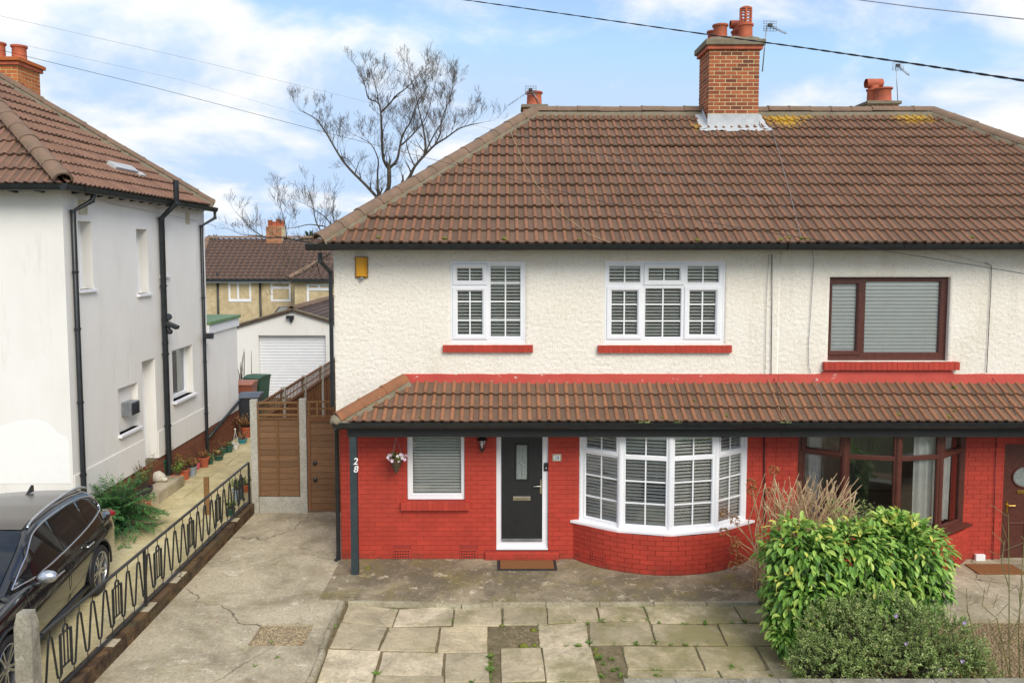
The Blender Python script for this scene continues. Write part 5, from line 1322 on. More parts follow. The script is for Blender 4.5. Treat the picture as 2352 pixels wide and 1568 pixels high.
mb.grid(rows); mb.poly(rows[-1][:-1]); one(mb, 'gate_post', MT['oldpost'], 'crumbling lichened concrete gate post at the end of the iron railing', 'post', smooth=40)

# ================================================================== FENCE PANEL, GATE AND LONG FENCE
GY = at_z(640, 1175, 0).y
def gx_(u): return at_y(u, 1050, GY).x
def gz_(v): return at_y(640, v, GY).z
def cpost(u0, u1, vt, label, Y=None):
    mb = MB(); mb.box(gx_(u0), gx_(u1), GY-.06, GY+.06, -.05, gz_(vt)); return one(mb, 'concrete_post', MT['cpost'], label, 'post', 'concrete fence posts', bevel=.014)
cpost(578, 594, 917, 'slotted concrete post where the iron railing meets the brown fence panel'); cpost(690, 706, 915, 'concrete post between the fence panel and the side gate')
pan = thing('lap_fence', 'brown waney lap fence panel with trellis top over a concrete gravel board', 'fence', ((gx_(594)+gx_(690))/2, GY, 0))
mb = MB(); mb.box(gx_(594)+.004, gx_(690)-.004, GY-.03, GY+.03, -.02, gz_(1140)); mb.build('gravel_board', MT['cpost'], pan, bevel=.008)
def boards(parent, x0, x1, z0, z1, n, Y, mat, waves=0):
    h = (z1-z0)/n
    for i in range(n):
        za_ = z0+i*h; mb = MB(); m_ = 24; rows = [[], [], []]
        wv = waves if i < n*.45 else waves*.15
        for j in range(m_+1):
            x = x0+(x1-x0)*j/m_; e = noise.noise((x*3.1, i*3.7, 0))*wv + noise.noise((x*9, i*1.7, 3))*wv*.4
            rows[0].append(V(x, Y-.018, za_+e)); rows[1].append(V(x, Y-.012, za_+h*.5)); rows[2].append(V(x, Y-.002, za_+h+.012))
        mb.grid(rows); mb.grid([[V(p.x, Y-.006, p.z) for p in rows[0]], rows[0]]); mb.build('board', mat, parent)
boards(pan, gx_(594)+.03, gx_(690)-.03, gz_(1138), gz_(964), 13, GY, MT['fence'], .03)
mb = MB(); mb.box(gx_(594)+.03, gx_(690)-.03, GY+.0005, GY+.008, gz_(1139), gz_(962)); mb.build('panel_back', MT['fence'], pan)
for x0, x1, z0, z1 in ((gx_(594)+.004, gx_(594)+.034, gz_(1139), gz_(925)), (gx_(690)-.034, gx_(690)-.004, gz_(1139), gz_(925)), (gx_(639)-.02, gx_(639)+.02, gz_(1136), gz_(964))):
    mb = MB(); mb.box(x0, x1, GY-.034, GY-.019, z0, z1); mb.build('batten', MT['trellis'], pan)
for v in (960, 952, 938, 924):
    mb = MB(); mb.box(gx_(594)+.035, gx_(690)-.035, GY-.03, GY+.012, gz_(v)-.018, gz_(v)+.018); mb.build('trellis_bar', MT['trellis'], pan)
gate = thing('side_gate', 'brown boarded side gate with trellis top beside the red house corner', 'gate', ((gx_(706)+gx_(778))/2, GY, 0))
g0, g1 = gx_(708), gx_(790)
boards(gate, g0+.05, g1-.05, gz_(1168), gz_(968), 14, GY, MT['fence'], .006)
mb = MB(); mb.box(g0+.05, g1-.05, GY+.0005, GY+.008, gz_(1169), gz_(966)); mb.build('panel_back', MT['fence'], gate)
for x0, x1, z0, z1 in ((g0, g0+.05, .03, gz_(958)), (g1-.05, g1, .03, gz_(958)), (g0+.051, g1-.051, .03, gz_(1168)), (g0+.051, g1-.051, gz_(968), gz_(958))):
    mb = MB(); mb.box(x0, x1, GY-.034, GY-.004, z0, z1); mb.build('gate_frame', MT['fence_rust'], gate)
for v in (955, 938, 922):
    mb = MB(); mb.box(g0, g1, GY-.02, GY+.01, gz_(v)-.02, gz_(v)+.016); mb.build('trellis_bar', MT['trellis'], gate)
for u in (712, 731, 750, 769):
    mb = MB(); mb.box(gx_(u)-.018, gx_(u)+.018, GY-.032, GY-.021, gz_(955), gz_(922)); mb.build('trellis_bar', MT['trellis'], gate)
for u, v in ((724, 1062), (724, 1100)):
    mb = MB(); c = V(gx_(u), GY-.045, gz_(v)); mb.lathe([(.0, -.02), (.045, -.018), (.045, 0), (.02, .02), (.0, .022)], c, 12, Matrix.Rotation(pi/2, 4, 'X')); mb.build('gate_latch', MT['iron'], gate, 40)
# long fence along the boundary behind the gate
FX = -5.03; fposts = [GY+.12, 17.45, 19.3, 21.15, 23.0, 24.85]
lf_ = thing('garden_fence', 'long reddish brown slatted fence with trellis top and concrete posts behind the gate', 'fence', (FX, 20, 0))
for k, y in enumerate(fposts[1:]):
    mb = MB(); mb.box(FX-.05, FX+.05, y-.05, y+.05, -.1, 2.27-.02*k); mb.build('fence_post', MT['cpost'], lf_, bevel=.01)
for k in range(len(fposts)-1):
    ya, yb = fposts[k]+.06, fposts[k+1]-.06; zt = 2.24-.02*k
    mb = MB(); mb.box(FX-.012, FX-.002, ya, yb, -.05, zt-.36); f = mb.build('panel', MT['fence_rust'], lf_)
    n_ = 9
    for j in range(n_):
        y = ya+(yb-ya)*(j+.5)/n_; mb = MB(); mb.box(FX-.001, FX+.028, y-.022, y+.022, 0, zt-.37); mb.build('batten', MT['fence_rust'], f)
    for z in (zt-.02, zt-.36, .05):
        mb = MB(); mb.box(FX-.02, FX+.034, ya, yb, z-.022, z+.022); mb.build('rail', MT['fence_rust'], f)
    for j in range(14):
        y = ya+(yb-ya)*(j+.5)/14; mb = MB(); mb.box(FX-.01, FX+.006, y-.014, y+.014, zt-.337, zt-.043); mb.build('trellis_slat', MT['fence_rust'], f)
    mb = MB(); mb.box(FX+.0345, FX+.045, ya, yb, zt-.19, zt-.165); mb.build('trellis_slat', MT['fence_rust'], f)
# ================================================================== GARAGE, REAR HOUSES
GAY = 27.4
def ga(u, v): return at_y(u, v, GAY)
garage = thing('garage', 'white gabled garage with white slatted roller door', 'garage', (ga(672, 900).x, GAY, NG))
gl_, gr_ = ga(540, 760).x, ga(800, 760).x; gap = ga(672, 716); gel = ga(540, 752).z; ger = ga(800, 752).z
dr = (ga(593,770).x, ga(748,770).x, NG-.3, ga(670,770).z)
T = plane_T((0, GAY, 0), (1,0,0), (0,1,0))
mb = MB(); panel(mb, T, gl_, gr_, -.3, gel, 0, .25, [dr])
mb.prism([V(gl_, GAY, gel), V(gr_, GAY, gel), V(gap.x, GAY, gap.z)], (0,.25,0)); mb.box(gl_, gl_+.2, GAY+.25, GAY+8, -.3, gel); mb.box(gr_-.2, gr_, GAY+.25, GAY+8, -.3, gel)
mb.build('wall', MT['render'], garage)
mb = MB(); Tbox(mb, T, dr[0]+.001, dr[1]-.001, dr[2], dr[3], .2, .24); gd = mb.build('roller_door', MT['upvc'], garage)
nsl = 24; hh = (dr[3]-dr[2])/nsl
for i in range(nsl):
    mb = MB(); z = dr[2]+i*hh; mb.prism([V(dr[0]+.003, GAY+.198, z+.006), V(dr[0]+.003, GAY+.170, z+.018), V(dr[0]+.003, GAY+.170, z+hh*.82), V(dr[0]+.003, GAY+.198, z+hh-.004)], (dr[1]-dr[0]-.006, 0, 0)); mb.build('door_slat', MT['upvc'], gd)
for s, xe, ze in ((-1, gl_, gel), (1, gr_, ger)):
    A = V(gap.x, GAY-.1, gap.z+.02); B = V(xe+s*.15, GAY-.1, ze-.06); n_ = (B-A).cross(V(0,1,0)); n_ = n_ if n_.z > 0 else -n_; n_.normalize()
    mb = MB(); mb.prism([A, B, B+n_*.07, A+n_*.07], (0, 8.2, 0)); rf_ = mb.build('roof', MT['tile_far'], garage)
    L = (B-A).length
    for k in range(10):                                   # visible courses of the slope
        p = A.lerp(B, (k+.5)/10)
        c = MB(); e = (B-A).normalized()*(L/20+.01); c.prism([p-e+n_*.072, p+e+n_*.072, p+e+n_*.102, p-e+n_*.08], (0, 8.19, 0)); c.build('tile_course', MT['tile_far'], rf_)
    mb = MB(); mb.prism([A+n_*.071+V(0,-.02,0), B+n_*.071+V(0,-.02,0), B+n_*.125+V(0,-.02,0), A+n_*.125+V(0,-.02,0)], (0,.12,0)); mb.build('verge', MT['mortar'], garage, bevel=.01)
ridge_run(garage, V(gap.x, GAY-.12, gap.z+.10), V(gap.x, GAY+8.1, gap.z+.10), (0,0,1), MT['ridge'], .13)
gq = ga(668, 728); gl2 = thing('security_light', 'small black security light under the garage gable', 'lamp', gq)
mb = MB(); mb.box(gq.x-.13, gq.x+.13, GAY-.16, GAY-.03, gq.z-.05, gq.z+.06); mb.build('lamp_body', MT['blackp'], gl2, bevel=.01)
mb = MB(); mb.sphere((gq.x+.03, GAY-.07, gq.z-.13), .06, 8, 6); mb.tube([(gq.x, GAY-.04, gq.z-.04), (gq.x+.03, GAY-.06, gq.z-.12)], .02, 6); mb.build('sensor', MT['blackp'], gl2, True)

RY = 44.0
def ra(u, v, Y=RY): return at_y(u, v, Y)
def far_tiles(parent, O, ux, us, hp, width, rows, gauge):
    st = MB(); O, ux, us = Vector(O), Vector(ux), Vector(us); n = ux.cross(us)
    w = .33; pr = [(0,0,0),(.17,.0,0),(.20,.03,.7),(.25,.045,1),(.30,.03,.7),(.33,0,0)]
    for r in range(rows):
        c = 0
        while c*w < width:
            x0, s0 = c*w, r*gauge; c += 1
            if any(a*(x0+w/2)+b*(s0+gauge/2) > cc for a, b, cc in hp): continue
            st.grid([[O+ux*(x0+x)+us*(s0-.01)+n*(z+.05) for x, z, a in pr], [O+ux*(x0+x)+us*(s0+gauge+.02)+n*(z+.01) for x, z, a in pr]], [a for x, z, a in pr]*2)
            st.grid([[O+ux*(x0+x)+us*(s0-.01)+n*(z+.0) for x, z, a in pr], [O+ux*(x0+x)+us*(s0-.01)+n*(z+.05) for x, z, a in pr]])
    o = st.build('roof_tiles', MT['tile_far'], parent, attr='roll'); o['kind'] = 'stuff'
def dash(name, c1, c2): return simple(name, c1, c2, scale=2.5, rough=.95, bump=.9, bscale=14, bdist=.04)
MT['buff'] = dash('buff_roughcast', hx(212,194,156), hx(186,166,128))
rear = thing('rear_house', 'buff roughcast house with dark brown hipped roof seen beyond the garage', 'house', (ra(620, 700).x, RY, -1.7))
x0, x1 = ra(440, 640).x, ra(668, 640).x; zE = ra(560, 641).z; zR = ra(600, 549, RY+3.2).z
mb = MB(); mb.box(x0, x1, RY, RY+7, -1.9, zE); mb.build('wall', MT['buff'], rear)
EYr = RY-.35; xr0, xr1 = ra(478, 556, RY+3.2).x, ra(735, 550, RY+3.2).x; xe0 = ra(440, 641, EYr).x; xe1 = ra(790, 641, EYr).x
mb = MB(); mb.poly([V(xe0,EYr,zE), V(xe1,EYr,zE), V(xr1,RY+3.2,zR), V(xr0,RY+3.2,zR)]); mb.poly([V(xe0,EYr,zE), V(xr0,RY+3.2,zR), V(xe0,RY+7,zE)]); mb.poly([V(xe1,EYr,zE), V(xe1,RY+7,zE), V(xr1,RY+3.2,zR)])
rroof = mb.build('roof', MT['tile_far'], rear)
run_, rise_ = RY+3.2-EYr, zR-zE; sl2 = sqrt(run_**2+rise_**2); usr = V(0, run_/sl2, rise_/sl2)
far_tiles(rroof, (xe0, EYr, zE), (1,0,0), usr, [(-1, (xr0-xe0)/sl2, 0), (1, (xe1-xr1)/sl2, xe1-xe0)], xe1-xe0, 13, sl2/13)
ridge_run(rroof, V(xr0, RY+3.2, zR+.06), V(xr1, RY+3.2, zR+.06), (0,0,1), MT['ridge'], .14, .5)
for A, B in ((V(xe0, EYr, zE+.06), V(xr0, RY+3.2, zR+.06)),):
    t = (B-A).normalized(); ridge_run(rroof, A, B, (V(0,0,1)-t*t.z).normalized(), MT['ridge'], .14, .5, 'hip_tile')
mb = MB(); mb.box(x0, x1, EYr-.1, EYr+.02, zE-.12, zE+.02); mb.build('gutter', MT['black'], rear)
mb = MB(); mb.box(x0, x1, EYr+.03, RY, zE-.2, zE-.05); mb.build('fascia_board', MT['upvc'], rear)
def far_window(parent, r, Y, lights, fm='upvc'):
    T = plane_T((0, Y-.03, 0), (1,0,0), (0,1,0)); make_window(parent, T, r, lights, MT[fm])
    mb = MB(); n = 26
    mb.grid([[V(r[0]+(r[1]-r[0])*i/n, Y+.05+.02*sin(i*1.3), z) for i in range(n+1)] for z in (r[2], r[3])]); mb.build('net_curtain', MT['curtain'], parent, True)
def RR(u0, v0, u1, v1, Y=RY): return R(u0, v0, u1, v1, Y)
r1 = RR(525, 648, 577, 693); m1 = RR(545, 648, 549, 693)
far_window(rear, r1, RY, [{'g': (r1[0]+.1, m1[0], r1[2]+.15, r1[3]-.1)}, {'g': (m1[1], r1[1]-.1, r1[2]+.15, r1[3]-.1)}])
r2 = RR(622, 648, 668, 692); t2 = RR(622, 659, 668, 662)
for u0, u1, va, vb, l in ((499, 502, 626, 720, 0), (597, 600, 643, 712, 0)):
    p = ra(u0, va, RY-.08); mb = MB(); mb.tube([V(p.x, RY-.08, p.z), V(p.x, RY-.08, -1.6)], .06, 8); mb.build('downpipe', MT['black'], rear, True)
# adjoining rear house with a projecting hipped wing
rear2 = thing('rear_house', 'buff roughcast house with projecting hipped wing behind the bare branches', 'house', (ra(700, 700).x, RY, -1.7))
mb = MB(); mb.box(x1+.01, ra(800, 640).x, RY+.02, RY+7, -1.9, zE-.001); mb.build('wall', MT['buff'], rear2)
far_window(rear2, r2, RY+.02, [{'g': (r2[0]+.1, r2[1]-.1, t2[3]+.03, r2[3]-.08), 'nv': 1}, {'g': (r2[0]+.1, r2[1]-.1, r2[2]+.1, t2[2]-.03)}])
WYg = RY-1.6; wx0, wx1 = ra(664, 660, WYg).x, ra(800, 660, WYg).x; wz = ra(700, 641, WYg).z
mb = MB(); mb.box(wx0+.3, wx1, WYg, RY+.01, -1.9, wz); mb.build('wing_wall', MT['buff'], rear2)
r3 = RR(705, 652, 761, 696, WYg); t3 = RR(705, 662, 761, 666, WYg)
far_window(rear2, r3, WYg, [{'g': (r3[0]+.1, (r3[0]+r3[1])/2-.05, t3[3]+.02, r3[3]-.08)}, {'g': ((r3[0]+r3[1])/2+.05, r3[1]-.1, t3[3]+.02, r3[3]-.08)}, {'g': (r3[0]+.1, r3[1]-.1, r3[2]+.1, t3[2]-.02)}])
zw = ra(720, 602, RY+.5).z; xw = ra(735, 602, RY+.5).x
mb = MB(); mb.poly([V(wx0,WYg-.3,wz), V(wx1,WYg-.3,wz), V(xw+.2,RY+.6,zw), V(xw,RY+.6,zw)]); mb.poly([V(wx0,WYg-.3,wz), V(xw,RY+.6,zw), V(wx0,RY+1,wz)])
wr = mb.build('wing_roof', MT['tile_far'], rear2)
uw = V(0, RY+.9-WYg, zw-wz); lw_ = uw.length; uw.normalize()
far_tiles(wr, (wx0, WYg-.3, wz), (1,0,0), uw, [(-1, (xw-wx0)/lw_, 0)], wx1-wx0, 8, lw_/8)
A, B = V(wx0, WYg-.3, wz+.06), V(xw, RY+.6, zw+.06); t = (B-A).normalized(); ridge_run(wr, A, B, (V(0,0,1)-t*t.z).normalized(), MT['ridge'], .14, .5, 'hip_tile')
mb = MB(); mb.box(wx0, wx1, WYg-.4, WYg-.28, wz-.12, wz+.02); mb.build('gutter', MT['black'], rear2)
# lean-to roof with a skylight below the middle window
la, lb_ = ra(640, 705, RY-.1), ra(592, 745, RY-2.5); LY = RY-2.4
lx0, lx1 = ra(597, 742, LY).x, ra(690, 742, LY).x; lz0 = ra(640, 744, LY).z; lz1 = ra(640, 706, RY).z
mb = MB(); mb.poly([V(lx0,LY,lz0), V(lx1,LY,lz0), V(lx1,RY-.001,lz1), V(lx0+.5,RY-.001,lz1)]); mb.box(lx0+.3, lx1, LY+.2, RY-.01, -1.9, lz0-.02); ll = mb.build('lean_to', MT['buff'], rear2)
ul = V(0, RY-LY, lz1-lz0); L_ = ul.length; ul.normalize(); far_tiles(ll, (lx0, LY, lz0), (1,0,0), ul, [(-1, .5/L_, 0)], lx1-lx0, 7, L_/7)
nl = V(1,0,0).cross(ul); sk0 = V(ra(634, 725, RY-1).x, LY, lz0)+ul*(L_*.5)+nl*.12
mb = MB(); mb.prism([sk0, sk0+V(.85,0,0), sk0+V(.85,0,0)+ul*.95, sk0+ul*.95], nl*.05); sk = mb.build('skylight', MT['blackp'], ll)
mb = MB(); q = nl*.053; mb.poly([sk0+V(.07,0,0)+ul*.07+q, sk0+V(.78,0,0)+ul*.07+q, sk0+V(.78,0,0)+ul*.88+q, sk0+V(.07,0,0)+ul*.88+q]); mb.build('pane', MT['frost'], ll)
# chimney on the rear roof
cA = ra(614, 520, RY+3); cB = ra(650, 520, RY+3)
rc = stack(rear, cA.x, cB.x, RY+2.7, RY+3.5, zR-.6, cA.z, MT['brick'], MT['joint'], faces='f')
for u in (619, 629, 638, 646): pot(rc, ra(u, 515, RY+3).x, RY+3+rnd(-.2,.2), cA.z, .14, rnd(.25, .45))

# ================================================================== TREES
def branchy(name, label, limbs, Y, seed, trunk_to=None, twig_r=.008, depth=4, spread=.7, up=.35, conv=None, density=1.0, len0=1.0, jit=1.2):
    """limbs: pixel polylines with start and end radius; smaller branches grow from them"""
    random.seed(seed); wood = MB(); tw = MB()
    allp = []
    base = trunk_to
    root = thing(name, label, 'tree', base)
    def grow(p, d, r, lev, L):
        n = 3; pts = [p]; rad = [r]; dd = d.copy()
        for i in range(n):
            dd = (dd + V(rnd(-1,1), rnd(-1,1), rnd(-.6,1)+up*.4)*.22).normalized(); p = p + dd*(L/n); pts.append(p); rad.append(max(r*(1-.28*(i+1)), .003))
        (wood if r > .022 else tw).tube(pts, rad, 5 if r > .03 else 3, False)
        if lev <= 0: return
        k = 2 if random.random() < .75*density else 3 if random.random() < .5*density else 1
        for j in range(k+ (1 if lev >= 2 and random.random() < .5*density else 0)):
            i = random.choice((1, 2, 3, 3)); ax = V(rnd(-1,1), rnd(-1,1), rnd(-.5,1.0)).normalized()
            nd = (dd*.75 + ax*spread + V(0,0,up*.35)).normalized(); grow(pts[i], nd, max(rad[i]*.66, .003), lev-1, L*rnd(.55,.85))
        if random.random() < .6: grow(pts[-1], dd, rad[-1]*.85, lev-1, L*.75)
    for (pl, ra_, rb_, den) in limbs:
        pts = []; yo = rnd(-jit, jit); 
        for i, (x, y) in enumerate(pl):
            f = i/(len(pl)-1); pts.append(at_y(*conv(x, y), Y + yo*f + rnd(-.08,.08)))
        # smooth
        sp = []
        for i in range(len(pts)-1):
            a, b = pts[max(i-1,0)], pts[min(i+2,len(pts)-1)]; p, q = pts[i], pts[i+1]
            for s in (0, .33, .66):
                s2, s3 = s*s, s*s*s
                sp.append(.5*((2*p) + (q-a)*s + (2*a-5*p+4*q-b)*s2 + (3*p-a-3*q+b)*s3))
        sp.append(pts[-1]); n = len(sp)
        rr = [.75*(ra_+(rb_-ra_)*(i/(n-1))**.7) for i in range(n)]
        wood.tube(sp, rr, 7, True)
        for i in range(1, n):
            k = den*density
            while random.random() < k:
                k -= 1; t = (sp[i]-sp[i-1]).normalized(); ax = V(rnd(-1,1), rnd(-1,1), rnd(-.2,1)).normalized()
                d = (t*.5 + ax*.8 + V(0,0,up)).normalized(); f = 1-.45*i/n
                grow(sp[i], d, min(rr[i]*.6, .035), depth-1 if i > n*.3 else depth-2, len0*f*rnd(.6,1.2))
        grow(sp[-1], (sp[-1]-sp[-2]).normalized(), rr[-1], depth-1, len0*.7)
    wood.build('trunk', MT['bark'], root, True)
    o = tw.build('twigs', MT['twig'], root); o['kind'] = 'stuff'
    return root, wood
z5 = lambda x, y: (654 + x*.3111, 118 + y*.3111)
TY = 28.0
tb = at_y(885, 560, TY)
big = [([(790,1500),(770,1300),(720,1180),(700,1100)], .20, .15, 0), ([(790,1480),(830,1200),(860,1010)], .18, .13, 0),
 ([(700,1100),(600,990),(480,870),(410,780),(350,680),(290,580),(230,500),(140,450)], .085, .02, .55),
 ([(705,1095),(765,1010),(770,870)], .12, .10, .2), ([(770,870),(730,800),(720,700),(715,560),(710,460),(690,380),(620,350),(595,260),(560,170)], .085, .015, .55),
 ([(770,865),(830,800),(850,700),(880,600),(930,520),(960,420),(1010,330)], .075, .015, .6), ([(712,450),(780,380),(830,320),(900,270),(990,170)], .055, .012, .6),
 ([(690,380),(680,300),(650,180)], .035, .01, .7), ([(860,1010),(920,930),(960,850),(1030,770),(1110,690),(1190,640),(1290,570),(1390,540),(1440,530)], .10, .014, .6),
 ([(1030,770),(1040,680),(1020,560),(990,430),(960,300),(920,160)], .065, .012, .75), ([(1110,690),(1150,600),(1160,500),(1220,350),(1235,290)], .05, .012, .8),
 ([(850,700),(920,640),(1010,540),(1060,440),(1110,240)], .05, .012, .8), ([(690,1080),(685,900),(690,800),(640,690),(560,640)], .06, .012, .5),
 ([(1030,770),(1090,640),(1180,480),(1200,300)], .05, .012, .8), ([(960,850),(920,760),(900,650),(960,560)], .04, .012, .6), ([(410,780),(470,800),(540,900)], .03, .01, .5)]
# trunk down to the ground behind the roof
g = at_y(*z5(790,1500), TY); 
bt, wood = branchy('bare_tree', 'tall leafless tree with grey branches rising behind the roof hip', big, TY, 3, (g.x, TY, terrain(0, TY)), conv=z5, depth=5, len0=.62, density=1.0)
mb = MB(); mb.tube([V(g.x, TY, terrain(0,TY)-.1), V(g.x-.05, TY, 2.5), g+V(0,0,.3)], [.34, .26, .19], 10); mb.build('trunk', MT['bark'], bt, True)
z4 = lambda x, y: (418 + x*.26667, 453 + y*.26667)
T2Y = 25.5
small = [([(1500,900),(1450,650),(1350,480),(1250,420)], .13, .09, .1), ([(1300,450),(1100,390),(960,365),(850,345),(740,350),(640,330),(540,325),(460,300)], .06, .010, .6),
 ([(720,350),(620,290),(550,220),(470,135)], .03, .008, .5), ([(1250,420),(1200,300),(1150,200),(1130,60),(1090,-60)], .05, .010, .6), ([(1300,430),(1250,270),(1180,245),(1090,235),(980,260),(900,270)], .045, .010, .5),
 ([(900,350),(895,280),(880,200),(850,80),(840,0)], .03, .008, .5), ([(1350,480),(1330,300),(1300,150),(1310,20)], .05, .010, .8), ([(1300,250),(1220,160),(1140,110),(1060,60)], .035, .008, .8),
 ([(1280,480),(1160,560),(1060,640),(960,700),(900,760)], .04, .008, .55), ([(1160,560),(1180,640),(1200,700)], .03, .008, .6), ([(1060,640),(1000,600),(900,560)], .025, .007, .5)]
g2 = at_y(*z4(1500,900), T2Y)
st_, wood = branchy('bare_tree', 'low leafless tree with twiggy branches reaching out at the roof corner', small, T2Y, 8, (g2.x, T2Y, terrain(0,T2Y)), conv=z4, depth=4, len0=.48, density=1.0, jit=.8)
mb = MB(); mb.tube([V(g2.x, T2Y, terrain(0,T2Y)-.1), g2+V(0,0,.05)], [.2, .13], 9); mb.build('trunk', MT['bark'], st_, True)
# far trees on the skyline
def leaf_cloud(mb, c, rad, n, size, seed, shell=.35, flat=1.0, up=.3, aspect=2.4, tri=False, shapefn=None):
    random.seed(seed); c = Vector(c)
    for i in range(n):
        while True:
            q = V(rnd(-1,1), rnd(-1,1), rnd(-1,1)); l = q.length
            if l <= 1 and l > shell*random.random()**.3: break
        p = c + V(q.x*rad[0], q.y*rad[1], q.z*rad[2])
        add_leaf(mb, p, (q.normalized() + V(rnd(-1,1), rnd(-1,1), rnd(-1,1))*.7 + V(0,0,up)).normalized(), size*rnd(.7,1.3), aspect)
def add_leaf(mb, p, d, L, aspect=2.4, lc=None, fold=.25, simple_=True, droop=.15):
    s = d.cross(V(rnd(-.4,.4), rnd(-.4,.4), 1)); 
    if s.length < 1e-3: s = V(1,0,0)
    s.normalize(); n = s.cross(d).normalized(); w = L/aspect/2; lc = random.random() if lc is None else lc
    if simple_:
        mb.add([p, p+d*L*.5+s*w+n*w*fold, p+d*L-n*L*droop, p+d*L*.5-s*w+n*w*fold], [(0,1,2,3)], [lc]*4)
    else:
        m0 = p+d*L*.33-n*L*droop*.15; m1 = p+d*L*.7-n*L*droop*.5; tip = p+d*L-n*L*droop*1.1
        mb.add([p, m0+s*w*.9+n*w*fold, m0, m0-s*w*.9+n*w*fold, m1+s*w*.78+n*w*fold, m1, m1-s*w*.78+n*w*fold, tip],
               [(0,1,2),(0,2,3),(1,4,5,2),(2,5,6,3),(4,7,5),(5,7,6)], [lc*.9]+[lc]*6+[lc])
def far_tree(u, v0, v1, Y, wpx, label, mat, seed, n=1800):
    t = at_y(u, v0, Y); b = at_y(u, v1, Y); rx = wpx/2*Y/FL; zc = (t.z+b.z)/2; rz = (t.z-b.z)/2
    root = thing('far_tree', label, 'tree', (t.x, Y, terrain(0, Y))); mb = MB(); mb.tube([V(t.x, Y, terrain(0,Y)-.2), V(t.x, Y, zc)], [.3,.12], 7); mb.build('trunk', MT['bark'], root, True)
    mb = MB(); random.seed(seed)
    for k in range(7):
        leaf_cloud(mb, (t.x+rnd(-.55,.55)*rx, Y+rnd(-1,1), zc+rnd(-.5,.45)*rz), (rx*.55, rx*.5, rz*.5), n//7, .32, seed+k)
    mb.build('crown', MT[mat], root, attr='lc')
MT['olive'] = leafmat('olive_winter_leaf', [(0, hx(86,80,48)), (.5, hx(120,110,66)), (1, hx(150,138,86))], None, .8)
MT['pine'] = leafmat('dark_evergreen_leaf', [(0, hx(46,64,44)), (1, hx(84,104,70))], None, .8)
far_tree(478, 542, 640, 60, 52, 'olive brown hedge tree on the skyline beside the white house corner', 'olive', 5)
far_tree(702, 534, 600, 62, 60, 'dark evergreen tree showing over the rear roof near the big bare tree', 'pine', 6)

# ================================================================== OVERHEAD WIRES, AERIALS, WALL CABLES
def wire(pts, r, mat, label, sag=0.0, seg=14, twist=False):
    P = [at_y(u, v, y) for u, v, y in pts]; mb = MB(); L = []
    for i in range(len(P)-1):
        for k in range(seg):
            L.append(P[i].lerp(P[i+1], k/seg))
    L.append(P[-1]); n = len(L)
    if twist:
        for ph in (0, pi): mb.tube([p + V(0, cos(i*.9+ph)*r*.9, sin(i*.9+ph)*r*.9) for i, p in enumerate(L)], r, 5)
    else: mb.tube(L, r, 5)
    return one(mb, 'overhead_wire', MT[mat], label, 'wire', smooth=True)
wire([(1010,-8,15), (1300,33,13.5), (1620,79,11.5), (1860,112,9.5), (2120,150,7.5), (2420,196,6)], .006, 'wire', 'thick twisted black service cable passing in front of the brick chimney', twist=True, seg=26)
wire([(1880,-12,12), (2110,18,10.5), (2420,52,9)], .007, 'wireg', 'thin cable crossing the sky at the edge above the adjoining house')
wire([(-30,108,10), (350,200,12), (730,300,12), (1100,393,11), (1400,467,10), (1700,524,9), (2060,580,8), (2420,640,7)], .0032, 'wire', 'thin black telephone wire strung low across the tiled roof')
wire([(-30,30,12), (420,132,15), (850,236,17), (1235,320,15), (1640,425,13.9), (2000,540,13.3), (2262,605,13.1)], .0026, 'wireg', 'thin grey wire ending on the wall bracket of the adjoining house')
wire([(60,105,13), (420,185,17), (700,265,22), (860,300,26)], .0022, 'wireg', 'faint thin wire running from the white house towards the big bare tree')
wire([(0,425,12.9), (60,445,12.95), (145,430,12.95), (260,468,15), (440,505,18.6), (600,545,30), (720,560,36)], .004, 'wireg', 'slack wire under the white house gutter running on to the rear houses')
def cable(parent, pts, r, mat, on='wall'):
    P = []
    for u, v in pts:
        if on == 'roof':
            rr = ray(u, v); n = V(1,0,0).cross(US); s = (V(0,EAVE_Y,z_e)-CAM).dot(n)/rr.dot(n); P.append(CAM+rr*s+n*.075)
        elif on == 'porch':
            rr = ray(u, v); n = V(1,0,0).cross(PUS); s = (V(0,PEY,PEZ)-CAM).dot(n)/rr.dot(n); P.append(CAM+rr*s+n*.07)
        else: P.append(at_y(u, v, D-.03))
    mb = MB(); mb.tube(P, r, 5); return mb.build('cable', MT[mat], parent, True)
cable(house, [(1165,287),(1180,330),(1205,385),(1232,432),(1290,500),(1350,545),(1400,566)], .004, 'cream_cable', 'roof')
cable(house, [(1768,292),(1790,370),(1812,450),(1838,555)], .004, 'wireg', 'roof')
cable(house, [(1773,584),(1773,700),(1771,860)], .007, 'wire'); cable(house, [(1766,584),(1760,690),(1757,860)], .004, 'wireg')
cable(house, [(1772,864),(1783,900),(1790,950),(1800,972)], .005, 'wire', 'porch'); cable(house, [(1757,862),(1775,910),(1790,950),(1802,970)], .004, 'cream_cable', 'porch')
cable(house2, [(1864,566),(1869,600),(1862,720),(1857,790),(1858,842),(1862,856)], .005, 'wireg'); cable(house2, [(1861,862),(1880,905),(1896,945),(1910,972)], .004, 'wireg', 'porch')
cable(house2, [(2262,603),(2277,610),(2276,660),(2266,856)], .006, 'wire'); cable(house2, [(2266,862),(2298,905),(2330,960)], .005, 'wire', 'porch')
cable(house, [(1755,1002),(1756,1100),(1757,1200)], .012, 'wire'); cable(house2, [(2288,1003),(2284,1150),(2280,1300)], .006, 'wire')
